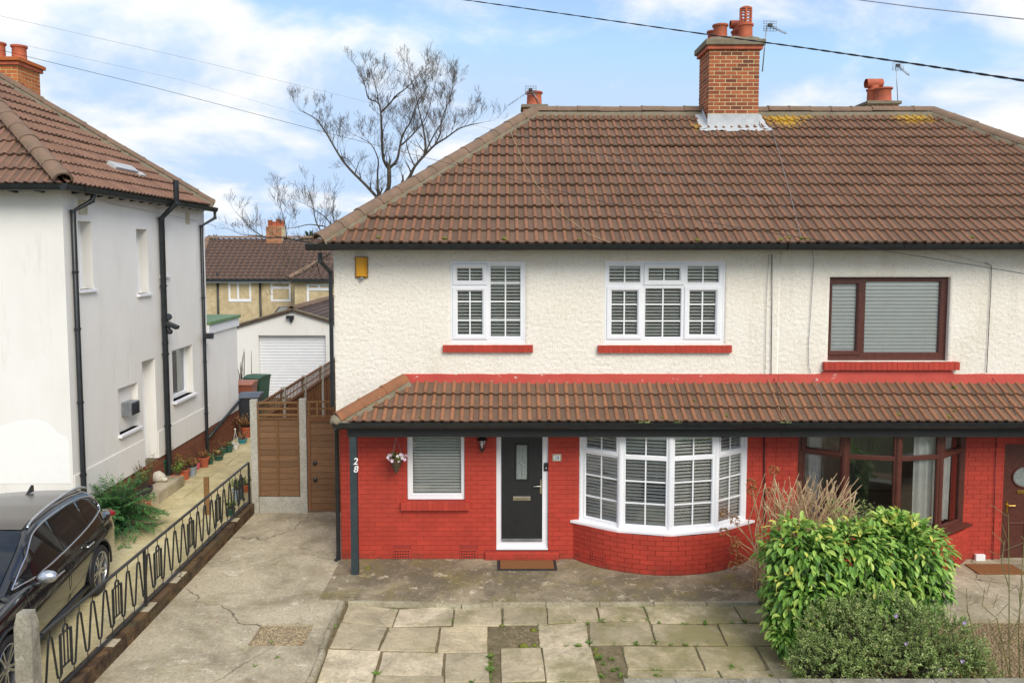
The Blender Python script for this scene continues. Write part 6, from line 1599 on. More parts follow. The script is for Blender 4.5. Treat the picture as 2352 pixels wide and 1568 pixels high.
def aerial(label, base, top, head, boom, r=.012):
    root = thing('television_aerial', label, 'aerial', base); mb = MB(); mb.tube([base, top], r, 7); mb.build('mast', MT['alu'], root, True)
    mb = MB(); mb.tube([head, boom], .008, 6); d = (boom-head); n = 9
    for k in range(1, n): p = head+d*(k/n); mb.tube([p-V(0,.09*0+.0,.0)+V(-.0,-.08,0), p+V(0,.08,0)], .004, 4); mb.tube([p-V(0,0,.03), p+V(0,0,.03)], .004, 4)
    mb.build('boom', MT['alu'], root, True)
    mb = MB(); a = (-d).normalized()
    for k in range(5): mb.tube([head+V(-.13,0,-.10+.05*k), head+V(.16,.1,-.08+.05*k)], .005, 4)
    for k in range(5): mb.tube([head+V(-.12+.065*k,.0,-.11), head+V(-.12+.065*k,.02,.12)], .005, 4)
    mb.build('reflector', MT['alu'], root, True); mb = MB(); mb.box(head.x-.04, head.x+.05, head.y-.03, head.y+.03, head.z-.02, head.z+.05); mb.build('junction', MT['blackp'], root, bevel=.008)
    return root
ay = CYF+.3
aerial('television aerial on a thin mast bracketed to the big brick chimney', at_y(1751, 165, ay), at_y(1761, 58, ay), at_y(1768, 60, ay), at_y(1807, 78, ay-.2))
mb = MB(); p = at_y(1750, 143, ay); mb.box(CX1+.001, CX1+.02, ay-.1, ay+.1, p.z-.14, p.z+.14); mb.box(CX1+.02, CX1+.10, ay-.015, ay+.015, p.z+.09, p.z+.115); mb.box(CX1+.02, CX1+.10, ay-.015, ay+.015, p.z-.1, p.z-.075); one(mb, 'aerial_bracket', MT['alu'], 'white metal bracket holding the aerial mast on the big chimney', 'bracket')
aerial('leaning television aerial on the small chimney behind the roof ridge', at_y(1240, 240, 19.1), at_y(1219, 203, 19.1), at_y(1218, 208, 19.0), at_y(1166, 243, 18.8))
aerial('slender television aerial behind the far ridge of the adjoining house', at_y(2062, 232, 19.3), at_y(2058, 150, 19.3), at_y(2062, 152, 19.3), at_y(2089, 174, 19.1), .009)
# ================================================================== THE BLACK SUV
MT['paint'] = None
m = NT('black_car_paint'); m.col(hx(22,26,28)).rough(.12).set(Specular_IOR_Level=.6, Coat_Weight=1.0, Coat_Roughness=.03); MT['paint'] = m.m
m = NT('dusty_car_roof'); m.col(m.mix(m.ramp(m.noise(160, 2), [(.4, 0), (.62, 1)]), hx(52,48,46), hx(84,78,74))).rough(.32).set(Coat_Weight=.5, Coat_Roughness=.2); MT['paintroof'] = m.m
MT['cartrim'] = simple('silver_trim', hx(216,220,224), hx(200,204,208), rough=.18, metal=1)
MT['mirrorcap'] = simple('brushed_silver', hx(206,210,216), hx(190,196,202), rough=.28, metal=.85)
MT['tyre'] = simple('tyre_rubber', hx(34,34,35), hx(44,43,42), rough=.85, bump=.2)
MT['rim'] = simple('alloy_rim', hx(190,192,194), hx(166,168,170), rough=.25, metal=.9)
MT['rimdark'] = simple('dark_rim', hx(40,41,43), rough=.4, metal=.5)
def cat(P, n):
    out = []
    for i in range(len(P)-1):
        a, p, q, b = P[max(i-1,0)], P[i], P[i+1], P[min(i+2, len(P)-1)]
        for k in range(n):
            s = k/n; s2, s3 = s*s, s*s*s
            out.append(tuple(.5*(2*p[j] + (q[j]-a[j])*s + (2*a[j]-5*p[j]+4*q[j]-b[j])*s2 + (3*p[j]-a[j]-3*q[j]+b[j])*s3) for j in range(len(p))))
    out.append(tuple(P[-1])); return out
car = thing('parked_suv', 'glossy black SUV with silver roof rails parked before the white house', 'car', (0,0,0), local=True)
RA, FA, WR_ = -1.40, 1.42, .365
ST_ = [(-2.34,.50,.80,.60),(-2.31,.38,.98,.80),(-2.15,.30,1.06,.905),(-1.85,.27,1.09,.94),(-1.4,.26,1.085,.95),(-.7,.25,1.06,.945),(0,.25,1.04,.945),(.7,.25,1.03,.945),(1.05,.25,1.025,.945),(1.42,.26,1.01,.95),(1.8,.27,.97,.93),(2.1,.29,.90,.88),(2.27,.34,.80,.76),(2.34,.42,.68,.56)]
st = cat(ST_, 4)
def sec(x, zb, zt, w):
    h = zt-zb; P = [(w*.84,zb),(w*.955,zb+.06*h),(w*.985,zb+.28*h),(w*1.0,zb+.52*h),(w*.992,zb+.68*h),(w*.965,zb+.80*h),(w*.955,zb+.90*h),(w*.90,zt-.012),(w*.80,zt+.010),(w*.45,zt+.035),(0,zt+.045)]
    return cat(P, 3)
rows = [[V(x, y, z) for y, z in sec(x, zb, zt, w)] for x, zb, zt, w in st]
full = [[V(p.x, -p.y, p.z) for p in reversed(r)] [:-1] + r if False else [V(p.x, p.y, p.z) for p in r] + [V(p.x, -p.y, p.z) for p in reversed(r[:-1])] for r in rows]
mb = MB(); mb.grid(full); n_ = len(full[0]); mb.add(full[0], [tuple(range(n_))]); mb.add(full[-1], [tuple(range(n_-1,-1,-1))])
mb.grid([[r[0], r[-1]] for r in full])
body = mb.build('body', MT['paint'], car, 50)
bm = bmesh.new(); bm.from_mesh(body.data); bmesh.ops.remove_doubles(bm, verts=bm.verts, dist=1e-4); bmesh.ops.recalc_face_normals(bm, faces=bm.faces); bm.to_mesh(body.data); bm.free()
cut = MB()
for ax in (RA, FA):
    for s in (-1, 1): cut.add(*(lambda q: (q.v, q.f))(MB().tube([V(ax, s*.62, WR_+.01), V(ax, s*1.2, WR_+.01)], .425, 32)))
co = cut.build('cut', MT['rubber']); mo = body.modifiers.new('b', 'BOOLEAN'); mo.object = co; mo.operation = 'DIFFERENCE'; mo.solver = 'EXACT'
bpy.context.view_layer.update(); me2 = bpy.data.meshes.new_from_object(body.evaluated_get(bpy.context.evaluated_depsgraph_get())); body.modifiers.clear(); body.data = me2; bpy.data.objects.remove(co)
me2.polygons.foreach_set('use_smooth', [True]*len(me2.polygons))
try: me2.set_sharp_from_angle(angle=radians(40))
except Exception: pass
# wheel-arch lips
for ax in (RA, FA):
    for s in (-1, 1):
        mb = MB(); mb.tube([V(ax+.43*cos(a), s*.945, WR_+.01+.43*sin(a)) for a in [radians(-8+196*k/20) for k in range(21)]], .017, 6); mb.build('arch_lip', MT['blackp'], car, True)
# cabin
def zroof(x):
    P = [(-2.24,1.06),(-2.05,1.25),(-1.85,1.42),(-1.65,1.53),(-1.2,1.60),(-.6,1.635),(0,1.625),(.25,1.585),(.5,1.46),(.8,1.24),(1.08,1.02)]
    for i in range(len(P)-1):
        if P[i][0] <= x <= P[i+1][0]: return P[i][1]+(P[i+1][1]-P[i][1])*(x-P[i][0])/(P[i+1][0]-P[i][0])
    return 1.0
def hwid(z): return .905-.40*(z-1.0)
def endw(x): return min(1, .80+.2*min(1, (x+2.24)/.5), .78+.22*min(1, (1.08-x)/.6))
xs = [-2.24+3.32*i/44 for i in range(45)]; rows = []
for x in xs:
    zr = zroof(x); zs = 1.0; k = endw(x)
    top = max(zr-.05, zs+.005); P = [(hwid(zs)*k, zs), (hwid((zs+top)/2)*k, (zs+top)/2), (hwid(top)*k, top), (hwid(top)*k*.93, (top+zr)/2+.012), (hwid(top)*k*.80, zr), (hwid(top)*k*.4, zr+.018), (0, zr+.024)]
    r = [V(x, y, z) for y, z in P]; rows.append(r + [V(p.x, -p.y, p.z) for p in reversed(r[:-1])])
mb = MB(); mb.grid(rows); mb.build('cabin', MT['paint'], car, 35)
# roof skin
mb = MB(); mb.grid([[V(x, hwid(zroof(x)-.05)*endw(x)*.86*t, zroof(x)+.005+.022*(1-t*t)) for t in [-1+2*j/12 for j in range(13)]] for x in [-1.62+1.84*i/16 for i in range(17)]]); mb.build('roof_panel', MT['paintroof'], car, True)
# windscreen
mb = MB(); mb.grid([[V(x+.012, hwid(zroof(x)-.05)*endw(x)*.90*t, zroof(x)+.010+.02*(1-t*t)) for t in [-1+2*j/12 for j in range(13)]] for x in [.27+.74*i/10 for i in range(11)]]); mb.build('windscreen', MT['carglass'], car, True)
mb = MB(); mb.grid([[V(x-.012, hwid(zroof(x)-.05)*endw(x)*.84*t, zroof(x)+.008+.02*(1-t*t)) for t in [-1+2*j/12 for j in range(13)]] for x in [-2.1+.42*i/6 for i in range(7)]]); mb.build('rear_window', MT['carglass'], car, True)
def side_pt(x, z, s, off): return V(x, s*(hwid(z)*endw(x)+off), z)
def sidewin(poly, nm, s):
    mb = MB(); n = len(poly); c = (sum(p[0] for p in poly)/n, sum(p[1] for p in poly)/n)
    P = [side_pt(x, z, s, .004) for x, z in poly]
    mb.add(P, [tuple(range(n)) if s > 0 else tuple(range(n-1,-1,-1))]); mb.build(nm, MT['carglass'], car)
outl = [(.88,1.075),(.62,1.26),(.30,1.455),(.10,1.525),(-.3,1.555),(-.9,1.545),(-1.35,1.50),(-1.62,1.42),(-1.80,1.29),(-1.74,1.20),(-1.2,1.12),(-.3,1.085)]
for s in (-1, 1):
    sidewin([(.86,1.085),(.62,1.255),(.30,1.445),(.10,1.515),(-.22,1.545),(-.30,1.09)], 'side_window', s)
    sidewin([(-.36,1.09),(-.28,1.545),(-.9,1.535),(-1.12,1.515),(-1.20,1.13)], 'side_window', s)
    sidewin([(-1.25,1.14),(-1.18,1.505),(-1.36,1.485),(-1.60,1.405),(-1.77,1.285),(-1.71,1.21)], 'quarter_window', s)
    P = [(.88,1.068),(.62,1.268),(.30,1.463),(.10,1.532),(-.3,1.563),(-.9,1.553),(-1.35,1.508),(-1.63,1.427),(-1.81,1.29),(-1.74,1.19),(-1.2,1.112),(-.3,1.073),(.88,1.068)]
    mb = MB(); mb.tube([side_pt(x, z, s, .007) for x, z in cat(P, 3)], .012, 6, False); mb.build('window_trim', MT['cartrim'], car, True)
    mb = MB(); R_ = [(.18,1.60),(.02,1.655),(-.5,1.69),(-1.1,1.675),(-1.5,1.62),(-1.68,1.56)]
    mb.tube([V(x, s*(hwid(min(z,1.6)-.04)*endw(x)*.95), z) for x, z in cat(R_, 4)], [.02]*21, 8); mb.build('roof_rail', MT['cartrim'], car, True)
    # door lines
    for xx in (-.33, .80):
        mb = MB(); mb.tube([V(xx + (.02 if z > .8 else 0), s*(.958 if .5 < z < .8 else .935 if z < .5 else .93 if z < .95 else .905), z) for z in (.34,.5,.62,.75,.85,.95,1.03)], .004, 4); mb.build('door_gap', MT['rubber'], car)
    for xx in (-1.02, .02):
        mb = MB(); P = [V(xx-.11, s*.935, .90), V(xx-.09, s*.972, .905), V(xx+.09, s*.972, .905), V(xx+.11, s*.935, .90)]; mb.tube(P, .015, 7); mb.build('door_handle', MT['cartrim'], car, True)
    # mirror
    mb = MB(); mb.sphere((.62, s*1.06, 1.11), .1, 14, 10, (.72, 1.25, .82)); mr = mb.build('mirror', MT['mirrorcap'], car, True)
    mb = MB(); mb.tube([V(.66, s*.90, 1.03), V(.64, s*1.0, 1.045)], .03, 8); mb.build('mirror_foot', MT['blackp'], mr, True)
    mb = MB(); mb.tube([V(-1.0, s*.915, .30), V(.98, s*.915, .30)], .04, 6); mb.build('sill_trim', MT['blackp'], car, True)
    mb = MB(); mb.sphere((2.12, s*.66, .79), .14, 12, 8, (1.1, 1.5, .5)); mb.build('headlight', MT['carglass'], car, True)
    mb = MB(); mb.sphere((-2.18, s*.72, .98), .13, 12, 8, (.9, 1.5, .55)); mb.build('tail_light', simple('tail_lamp', hx(140,24,24), rough=.15), car, True)
mb = MB(); mb.prism([V(-1.22,-.012,1.615),V(-1.48,-.012,1.60),V(-1.46,-.006,1.70),V(-1.42,-.006,1.715),V(-1.30,-.01,1.645)], (0,.024,0)); mb.build('shark_fin_aerial', MT['paint'], car, bevel=.004)
# wheels
def wheel(ax, s):
    M = Matrix.Translation((ax, s*.845, WR_)) @ Matrix.Rotation(-s*pi/2, 4, 'X')
    mb = MB(); R_ = WR_; mb.lathe([(.262,-.10),(.30,-.115),(.345,-.11),(R_,-.085),(R_+.001,0),(R_,.085),(.345,.108),(.30,.113),(.272,.10),(.262,.06)], (0,0,0), 36, M); w_ = mb.build('wheel', MT['tyre'], car, 40)
    mb = MB(); mb.lathe([(.262,-.08),(.262,.07),(.276,.100),(.270,.106),(.255,.098),(.245,.05),(.24,-.06)], (0,0,0), 36, M); mb.lathe([(0,.0),(.24,-.02)], (0,0,0), 30, M); mb.build('rim', MT['rim'], w_, 40)
    mb = MB(); mb.lathe([(0,.001),(.238,-.019)], (0,0,.004), 30, M); mb.build('rim_well', MT['rimdark'], w_, True)
    mb = MB()
    for k in range(5):
        for q in (-.17, .17):
            a = 2*pi*k/5+.2; A = V(.05*cos(a+q*1.6), .05*sin(a+q*1.6), .082); B = V(.258*cos(a+q), .258*sin(a+q), .092)
            t = (B-A).normalized(); sd = V(0,0,1).cross(t)*.016
            mb.prism([M@(A-sd), M@(B-sd*.9), M@(B+sd*.9), M@(A+sd)], (M.to_3x3()@V(0,0,-.04)))
    mb.lathe([(.07,.05),(.07,.085),(.035,.095),(0,.096)], (0,0,0), 18, M); mb.build('spokes', MT['rim'], w_)
for ax in (RA, FA):
    for s in (-1, 1): wheel(ax, s)
mb = MB(); mb.box(2.27, 2.33, -.45, .45, .46, .74); mb.build('grille', MT['blackp'], car, bevel=.02)
mb = MB(); mb.box(-1.9, 1.95, -.62, .62, .20, .40); mb.build('underbody', MT['rubber'], car)
pr = at_z(230, 1362, NG); pf = at_z(22, 1600, NG)
hd = (pf-pr).normalized(); ang = atan2(hd.y, hd.x); mid = (pr+pf)/2; left = V(-hd.y, hd.x, 0)
car.location = V(mid.x, mid.y, NG) - left*.93 - hd*((RA+FA)/2); car.rotation_euler = (0,0,ang)
# ================================================================== THINGS AT THE HOUSE FRONT
RXm = Matrix.Rotation(pi/2, 4, 'X')
p = at_y(817, 1066, D-.675); text(post, '2', .155, Matrix.Translation((p.x-.005, D-.671, at_y(817,1066,D-.67).z)) @ RXm, MT['white'], .18, bold=.002); text(post, '8', .155, Matrix.Translation((p.x-.003, D-.671, at_y(817,1084,D-.67).z)) @ RXm, MT['white'], .18, bold=.002)
ab = R(817, 591, 845, 641)
al = thing('alarm_box', 'amber burglar alarm box high on the cream wall near the corner', 'alarm', ((ab[0]+ab[1])/2, D-.04, ab[2]))
mb = MB(); mb.prism([V(ab[0], D-.02, ab[2]+.04), V(ab[0]+.03, D-.09, ab[2]+.05), V(ab[1]-.05, D-.09, ab[2]+.05), V(ab[1], D-.02, ab[2]+.04)], (0,0,ab[3]-ab[2]-.05)); mb.build('amber_cover', MT['yellowbox'], al, bevel=.006)
mb = MB(); mb.box(ab[0]-.005, ab[1]+.005, D-.035, D-.012, ab[2]+.02, ab[3]+.01); mb.build('back_plate', simple('alarm_back_plate', hx(150,112,60)), al)
mb = MB(); mb.sphere(((ab[0]+ab[1])/2, D-.06, ab[2]+.015), .045, 12, 8, (1,.8,.7)); mb.build('strobe_lens', MT['frost'], al, True)
# lantern by the door
lp = at_y(1107, 1020, D-.12); ln = thing('wall_lantern', 'black coach lantern with glass panes beside the front door', 'lantern', V(lp.x, D-.12, lp.z-.16))
mb = MB(); mb.lathe([(0,.20),(.015,.19),(.02,.15),(.085,.09),(.095,.075),(.07,.07)], (lp.x, D-.12, lp.z), 6); mb.build('lantern_cap', MT['iron'], ln)
mb = MB(); mb.lathe([(.068,.07),(.035,-.08)], (lp.x, D-.12, lp.z), 6); mb.build('pane', MT['glass'], ln)
mb = MB(); mb.lathe([(.042,-.07),(.042,-.09),(.02,-.11),(.012,-.15),(0,-.155)], (lp.x, D-.12, lp.z), 6)
for k in range(6): a = 2*pi*k/6; mb.tube([V(lp.x+.07*cos(a), D-.12+.07*sin(a), lp.z+.075), V(lp.x+.038*cos(a), D-.12+.038*sin(a), lp.z-.08)], .006, 4)
mb.tube([V(lp.x, D-.12, lp.z+.19), V(lp.x, D-.08, lp.z+.24), V(lp.x, D-.006, lp.z+.18)], .011, 6); mb.box(lp.x-.03, lp.x+.03, D-.02, D-.006, lp.z+.08, lp.z+.24); mb.build('lantern_frame', MT['iron'], ln)
mb = MB(); mb.sphere((lp.x, D-.12, lp.z+.0), .026, 8, 6, (1,1,1.4)); mb.build('bulb', MT['white'], ln, True)
# door bell, number plaque
q = R(731.8+1942*.26664, 940.8+460*.26664, 731.8+1978*.26664, 940.8+530*.26664)
db = thing('doorbell', 'black video doorbell on the white door frame', 'doorbell', ((q[0]+q[1])/2, D+.02, q[2]))
mb = MB(); mb.box(q[0], q[1], D+.015, D+.045, q[2], q[3]); mb.build('body', MT['blackp'], db, bevel=.008)
mb = MB(); mb.lathe([(0,.006),(.018,.005),(.02,0)], ((q[0]+q[1])/2, D+.0145, q[2]+.05), 14, RXm); mb.build('button', MT['alu'], db, True)
q = R(1269, 1042, 1289, 1058); pc = V((q[0]+q[1])/2, D-.012, (q[2]+q[3])/2)
pq = thing('number_plaque', 'ceramic number 28 plaque with patterned border beside the door', 'plaque', V(pc.x, D-.01, q[2]))
mb = MB(); mb.box(q[0], q[1], D-.018, D-.0065, q[2], q[3]); mb.build('tile', MT['white'], pq, bevel=.003)
mb = MB(); T = plane_T((0, D-.0195, 0), (1,0,0), (0,1,0)); bcols = []
def bord(nm, col_, ph):
    b = MB(); n = 9
    for k in range(n):
        if k % 2 != ph: continue
        x0_ = q[0]+.004+(q[1]-q[0]-.008)*k/n; x1_ = q[0]+.004+(q[1]-q[0]-.008)*(k+1)/n
        for z0_ in (q[2]+.004, q[3]-.018): Tbox(b, T, x0_, x1_, z0_, z0_+.014, 0, .001)
    for k in range(5):
        if k % 2 != ph: continue
        z0_ = q[2]+.02+(q[3]-q[2]-.04)*k/5; z1_ = z0_+(q[3]-q[2]-.04)/5
        for x0_ in (q[0]+.004, q[1]-.018): Tbox(b, T, x0_, x0_+.014, z0_, z1_, 0, .001)
    b.build(nm, col_, pq)
bord('border', simple('plaque_green', hx(60,120,90)), 0); bord('border', simple('plaque_yellow', hx(222,190,70)), 1)
text(pq, '28', .085, Matrix.Translation((pc.x, D-.0195, pc.z-.03)) @ RXm, MT['blue'], 0, .0008)
# doormat
mq = [at_z(u, v, .0) for u, v in ((1143,1279),(1276,1279),(1280,1309),(1142,1310))]
mx0, mx1, my0, my1 = mq[3].x, mq[2].x, mq[3].y, D-.075
mt = thing('doormat', 'brown coir doormat with dark rubber edge below the front door', 'doormat', ((mx0+mx1)/2, (my0+my1)/2, 0))
mb = MB(); mb.box(mx0, mx1, my0, my1, .0015, .012); mb.build('rubber_edge', MT['rubber'], mt, bevel=.003); mb = MB(); mb.box(mx0+.05, mx1-.05, my0+.05, my1-.03, .0125, .024); mb.build('coir_pile', MT['coir'], mt, bevel=.004)
mb = MB(); e = [at_z(u, v, 0) for u, v in ((2290,1340),(2400,1340))]; mb.box(7.9, 8.7, 12.55, 12.95, -.002, .018); one(mb, 'doormat', MT['coir'], 'worn coir mat on the path before the brown door', 'doormat', bevel=.004)
# hanging basket
hb = at_y(910, 1056, D-.25); bk = thing('hanging_basket', 'wicker cone hanging basket of pink and white flowers', 'basket', V(hb.x, D-.25, hb.z-.22))
hz_ = hb.z; hzt = at_y(910, 1004, D-.25).z+.12
mb = MB(); mb.lathe([(.0,-.23),(.012,-.225),(.055,-.12),(.10,-.02),(.135,.055),(.125,.055),(.09,-.02),(0,-.04)], (hb.x, D-.25, hz_), 16)
for k in range(9): z = -.2+k*.027; r = .02+(z+.23)*.40; mb.tube([V(hb.x+r*cos(2*pi*j/14), D-.25+r*sin(2*pi*j/14), hz_+z) for j in range(15)], .007, 4, False)
mb.build('wicker_cone', MT['wicker'], bk, True)
mb = MB(); 
for k in range(3): a = 2*pi*k/3; mb.tube([V(hb.x+.125*cos(a), D-.25+.125*sin(a), hz_+.05), V(hb.x, D-.25, hzt-.12)], .0025, 4)
mb.tube([V(hb.x, D-.25, hzt-.12), V(hb.x, D-.25, hzt)], .004, 5); mb.build('chain', MT['alu'], bk)
random.seed(4); lf = MB(); fl_ = MB()
for k in range(90):
    a, r = rnd(0, 2*pi), .15*sqrt(random.random()); pz_ = V(hb.x+r*cos(a), D-.25+r*sin(a)*.9, hz_+.05+rnd(0,.06)*(1-r*4)); add_leaf(lf, pz_, V(cos(a)*.8, sin(a)*.8, rnd(-.3,.8)).normalized(), rnd(.04,.07), 1.8)
lf.build('leaves', MT['weed'], bk, attr='lc')['kind'] = 'stuff'
for k in range(26):
    a = rnd(0, 2*pi); r = .08+.10*random.random(); c = V(hb.x+r*cos(a)*1.1, D-.25+r*sin(a)*.8-.03, hz_+.03+rnd(0,.11)-r*.25); d = V(cos(a)*.6, sin(a)*.6-.7, .45).normalized(); s = d.cross(V(0,0,1)).normalized(); u_ = s.cross(d)
    f = MB(); lc = random.random()
    for j in range(5):
        b_ = 2*pi*j/5; b2 = b_+.55; b3 = b_-.55; R0 = rnd(.026,.034)
        f.add([c, c+(s*cos(b3)+u_*sin(b3))*R0*.8+d*.004, c+(s*cos(b_)+u_*sin(b_))*R0+d*.002, c+(s*cos(b2)+u_*sin(b2))*R0*.8+d*.004], [(0,1,2,3)], [lc]*4)
    f.build('flower', MT['petal'], bk, attr='lc')
# meter box next door
q = R(2236, 1270, 2258, 1293); mb = MB(); mb.box(q[0], q[1], D-.07, D-.007, q[2], q[3]); bx = one(mb, 'outlet_box', MT['wplastic'], 'small white outlet box low on the red wall by the brown door', 'box', bevel=.012)
# things seen through the bay: lampshade, sofa back, cat
sb = thing('armchair', 'beige armchair back just inside the bay window', 'armchair', (2.55, D+.25, .16))
mb = MB(); mb.box(2.12, 2.98, D+.10, D+.32, .16, 1.0); mb.build('backrest', simple('beige_fabric', hx(196,184,164), rough=.95, bump=.3), sb, bevel=.08); mb = MB(); mb.box(2.12, 2.98, D+.33, D+1.0, .16, .6); mb.build('seat', simple('beige_fabric_seat', hx(190,178,158), rough=.95), sb, bevel=.06)
cb_ = at_y(1568, 1205, D-.10)
catp = V(cb_.x, D-.08, ZB+.08)
mb = MB(); mb.box(BAYX[1]+.1, BAYX[3]-.1, D-.16, D+.09, ZB+.03, ZB+.075); mb.build('inner_sill', MT['upvc'], house)
def cat_mesh():
    me = bpy.data.meshes.new('cat'); P = [(0,.06,.10),(0,.02,.20),(0,-.03,.28),(0,-.06,.34),(0,-.085,.355),(.04,-.08,.17),(.045,-.10,.08),(.045,-.115,.012),(-.04,-.08,.17),(-.045,-.10,.08),(-.045,-.115,.012),(.07,.04,.07),(.08,-.03,.02),(-.07,.04,.07),(-.08,-.03,.02),(.06,.13,.03),(.14,.10,.02),(.17,.03,.02)]
    E = [(0,1),(1,2),(2,3),(3,4),(1,5),(5,6),(6,7),(1,8),(8,9),(9,10),(0,11),(11,12),(0,13),(13,14),(0,15),(15,16),(16,17)]
    RD = [.10,.09,.065,.062,.045,.035,.025,.024,.035,.025,.024,.06,.03,.06,.03,.022,.02,.015]
    me.from_pydata([Vector(p) for p in P], E, []); o = bpy.data.objects.new('tmpcat', me); col.objects.link(o)
    mo = o.modifiers.new('s', 'SKIN'); 
    for i, r in enumerate(RD): me.skin_vertices[0].data[i].radius = (r, r)
    me.skin_vertices[0].data[0].use_root = True
    o.modifiers.new('d', 'SUBSURF').levels = 2; bpy.context.view_layer.update()
    m2 = bpy.data.meshes.new_from_object(o.evaluated_get(bpy.context.evaluated_depsgraph_get())); bpy.data.objects.remove(o)
    e = MB()
    for s in (-1, 1): e.add([V(s*.018,-.05,.385), V(s*.05,-.055,.38), V(s*.04,-.05,.43), V(s*.034,-.035,.385)], [(0,1,2),(1,3,2),(3,0,2)])
    return m2, e
ct = thing('cat', 'cream cat sitting behind the blind in the bay window', 'cat', catp, local=True)
try:
    cm, ears = cat_mesh(); mcat = NT('cream_fur'); mcat.col(mcat.mix(mcat.ramp(mcat.noise(14, 3), [(.5, 0), (.6, 1)]), hx(232,222,204), hx(150,128,104))).rough(.95); cm.materials.clear(); cm.materials.append(mcat.m); cm.polygons.foreach_set('use_smooth', [True]*len(cm.polygons)); link('body', cm, ct); ears.build('ears', mcat.m, ct)
    e = MB(); [e.sphere((s*.022,-.122,.365), .009, 8, 6) for s in (-1,1)]; e.sphere((0,-.130,.345), .008, 6, 5); e.build('face', MT['blackp'], ct, True)
    ct.scale = (1.05,)*3
except Exception as ex: print('cat', ex)
mb = MB(); lq = at_y(1545, 1118, D+.7); mb.lathe([(.11,.10),(.17,-.08)], (lq.x-.3, D+.7, 1.72), 20); mb.lathe([(.06,-.5),(.015,-.48),(.012,-.05)], (lq.x-.3, D+.7, 1.72), 12); lamp_ = one(mb, 'table_lamp', MT['curtain'], 'pale table lamp shade glimpsed behind the bay blinds', 'lamp')
mb = MB(); mb.box(lq.x-.55, lq.x-.05, D+.45, D+.95, .16, 1.21); one(mb, 'side_table', MT['dark'], 'dark side table carrying the lamp behind the bay blinds', 'table', bevel=.01)

# ================================================================== BINS
def bin_(name, label, u, vt, Y, h, body, lid, rot=0, gz=NG):
    c = at_y(u, vt, Y); root = thing(name, label, 'bin', (0,0,0), local=True)
    w0, w1, d0, d1 = .23, .285, .26, .35
    mb = MB(); rows = []
    for z, w, d in ((.05, w0, d0), (h*.3, w0+.018, d0+.03), (h*.88, w1, d1), (h*.92, w1+.012, d1+.012), (h*.96, w1+.012, d1+.012)): rows.append([V(-w,-d,z), V(w,-d,z), V(w,d,z), V(-w,d,z), V(-w,-d,z)])
    mb.grid(rows); mb.poly(rows[0][:4]); mb.build('bin_body', body, root, bevel=.012)
    mb = MB(); mb.prism([V(-w1-.03,-d1-.05,h*.965), V(-w1-.03,d1+.03,h*.965), V(-w1-.02,d1+.01,h*1.02), V(-w1-.02,-d1*.3,h*1.055), V(-w1-.02,-d1-.03,h*1.0)], (2*w1+.06,0,0)); mb.build('lid', lid, root, bevel=.02)
    mb = MB(); mb.tube([V(-w1*.8,d1+.05,h*.95), V(w1*.8,d1+.05,h*.95)], .016, 8); mb.build('handle', body, root, True)
    for s in (-1, 1): mb = MB(); mb.tube([V(s*.19,d0+.02,.1), V(s*.25,d0+.02,.1)], .1, 14); mb.build('wheel', MT['tyre'], root, 40)
    root.location = (c.x, Y, gz); root.rotation_euler = (0,0,rot); return root
gp = lambda n, c: plastic(n, c, .5)
bin_('wheelie_bin', 'black wheelie bin at the corner of the white extension', 575, 905, 22.2, 1.07, gp('bin_grey', hx(52,56,62)), gp('bin_grey_lid', hx(86,92,102)), .1)
bin_('wheelie_bin', 'dark green wheelie bin in front of the garage door', 590, 855, 25.3, 1.10, gp('bin_green', hx(44,78,58)), gp('bin_green_lid', hx(50,86,64)), -.2)
bin_('wheelie_bin', 'rust brown wheelie bin next to the green bin', 563, 868, 24.3, 1.07, gp('bin_brown', hx(150,88,66)), gp('bin_brown_lid', hx(166,104,80)), .05)

# ================================================================== POTS ALONG THE WHITE HOUSE
def gpot(label, u, v, wpx, col_, plant=None, ph=.3, taper=.72, z=NG, hr=.95, seed=1, on=None, name='plant_pot', saucer=False):
    random.seed(seed); c = at_z(u, v, z); r = wpx/2*c.y/FL; h = 2*r*hr
    root = thing(name, label, 'pot', c); mb = MB()
    mb.lathe([(0,0),(r*taper,0),(r*(taper+.6*(1-taper)),h*.7),(r*.97,h*.84),(r*1.06,h*.86),(r*1.07,h),(r*.95,h),(r*.92,h*.9),(0,h*.88)], c, 18); mb.build('pot_body', col_, root, 45)
    if saucer: mb = MB(); mb.lathe([(0,.0),(r*.95,.0),(r*1.05,.03),(r*.98,.03),(r*.9,.012)], c+V(0,0,-.0), 18); mb.build('saucer', col_, root, True)
    t = c+V(0,0,h*.88)
    mb = MB(); mb.lathe([(r*.9,0),(r*.5,.01),(0,.015)], t, 14); mb.build('soil', MT['soil'], root)
    if plant:
        mat, n, L, spread = plant; st_ = MB(); lv = MB()
        for k in range(n):
            a = rnd(0,2*pi); d = V(cos(a)*spread, sin(a)*spread, rnd(.6,1.2)).normalized(); p = t+V(cos(a),sin(a),0)*r*.4*random.random(); H = ph*rnd(.5,1)
            q = p+d*H; st_.tube([p, p.lerp(q,.5)+V(rnd(-.02,.02),rnd(-.02,.02),0), q], .004, 3, False)
            for j in range(7): add_leaf(lv, p.lerp(q, rnd(.35,1)), (d*.4+V(rnd(-1,1),rnd(-1,1),rnd(-.2,.8))).normalized(), L*rnd(.7,1.2), 2.2)
        st_.build('stems', MT['twig'], root); o = lv.build('foliage', MT[mat], root, attr='lc'); o['kind'] = 'stuff'
    return root
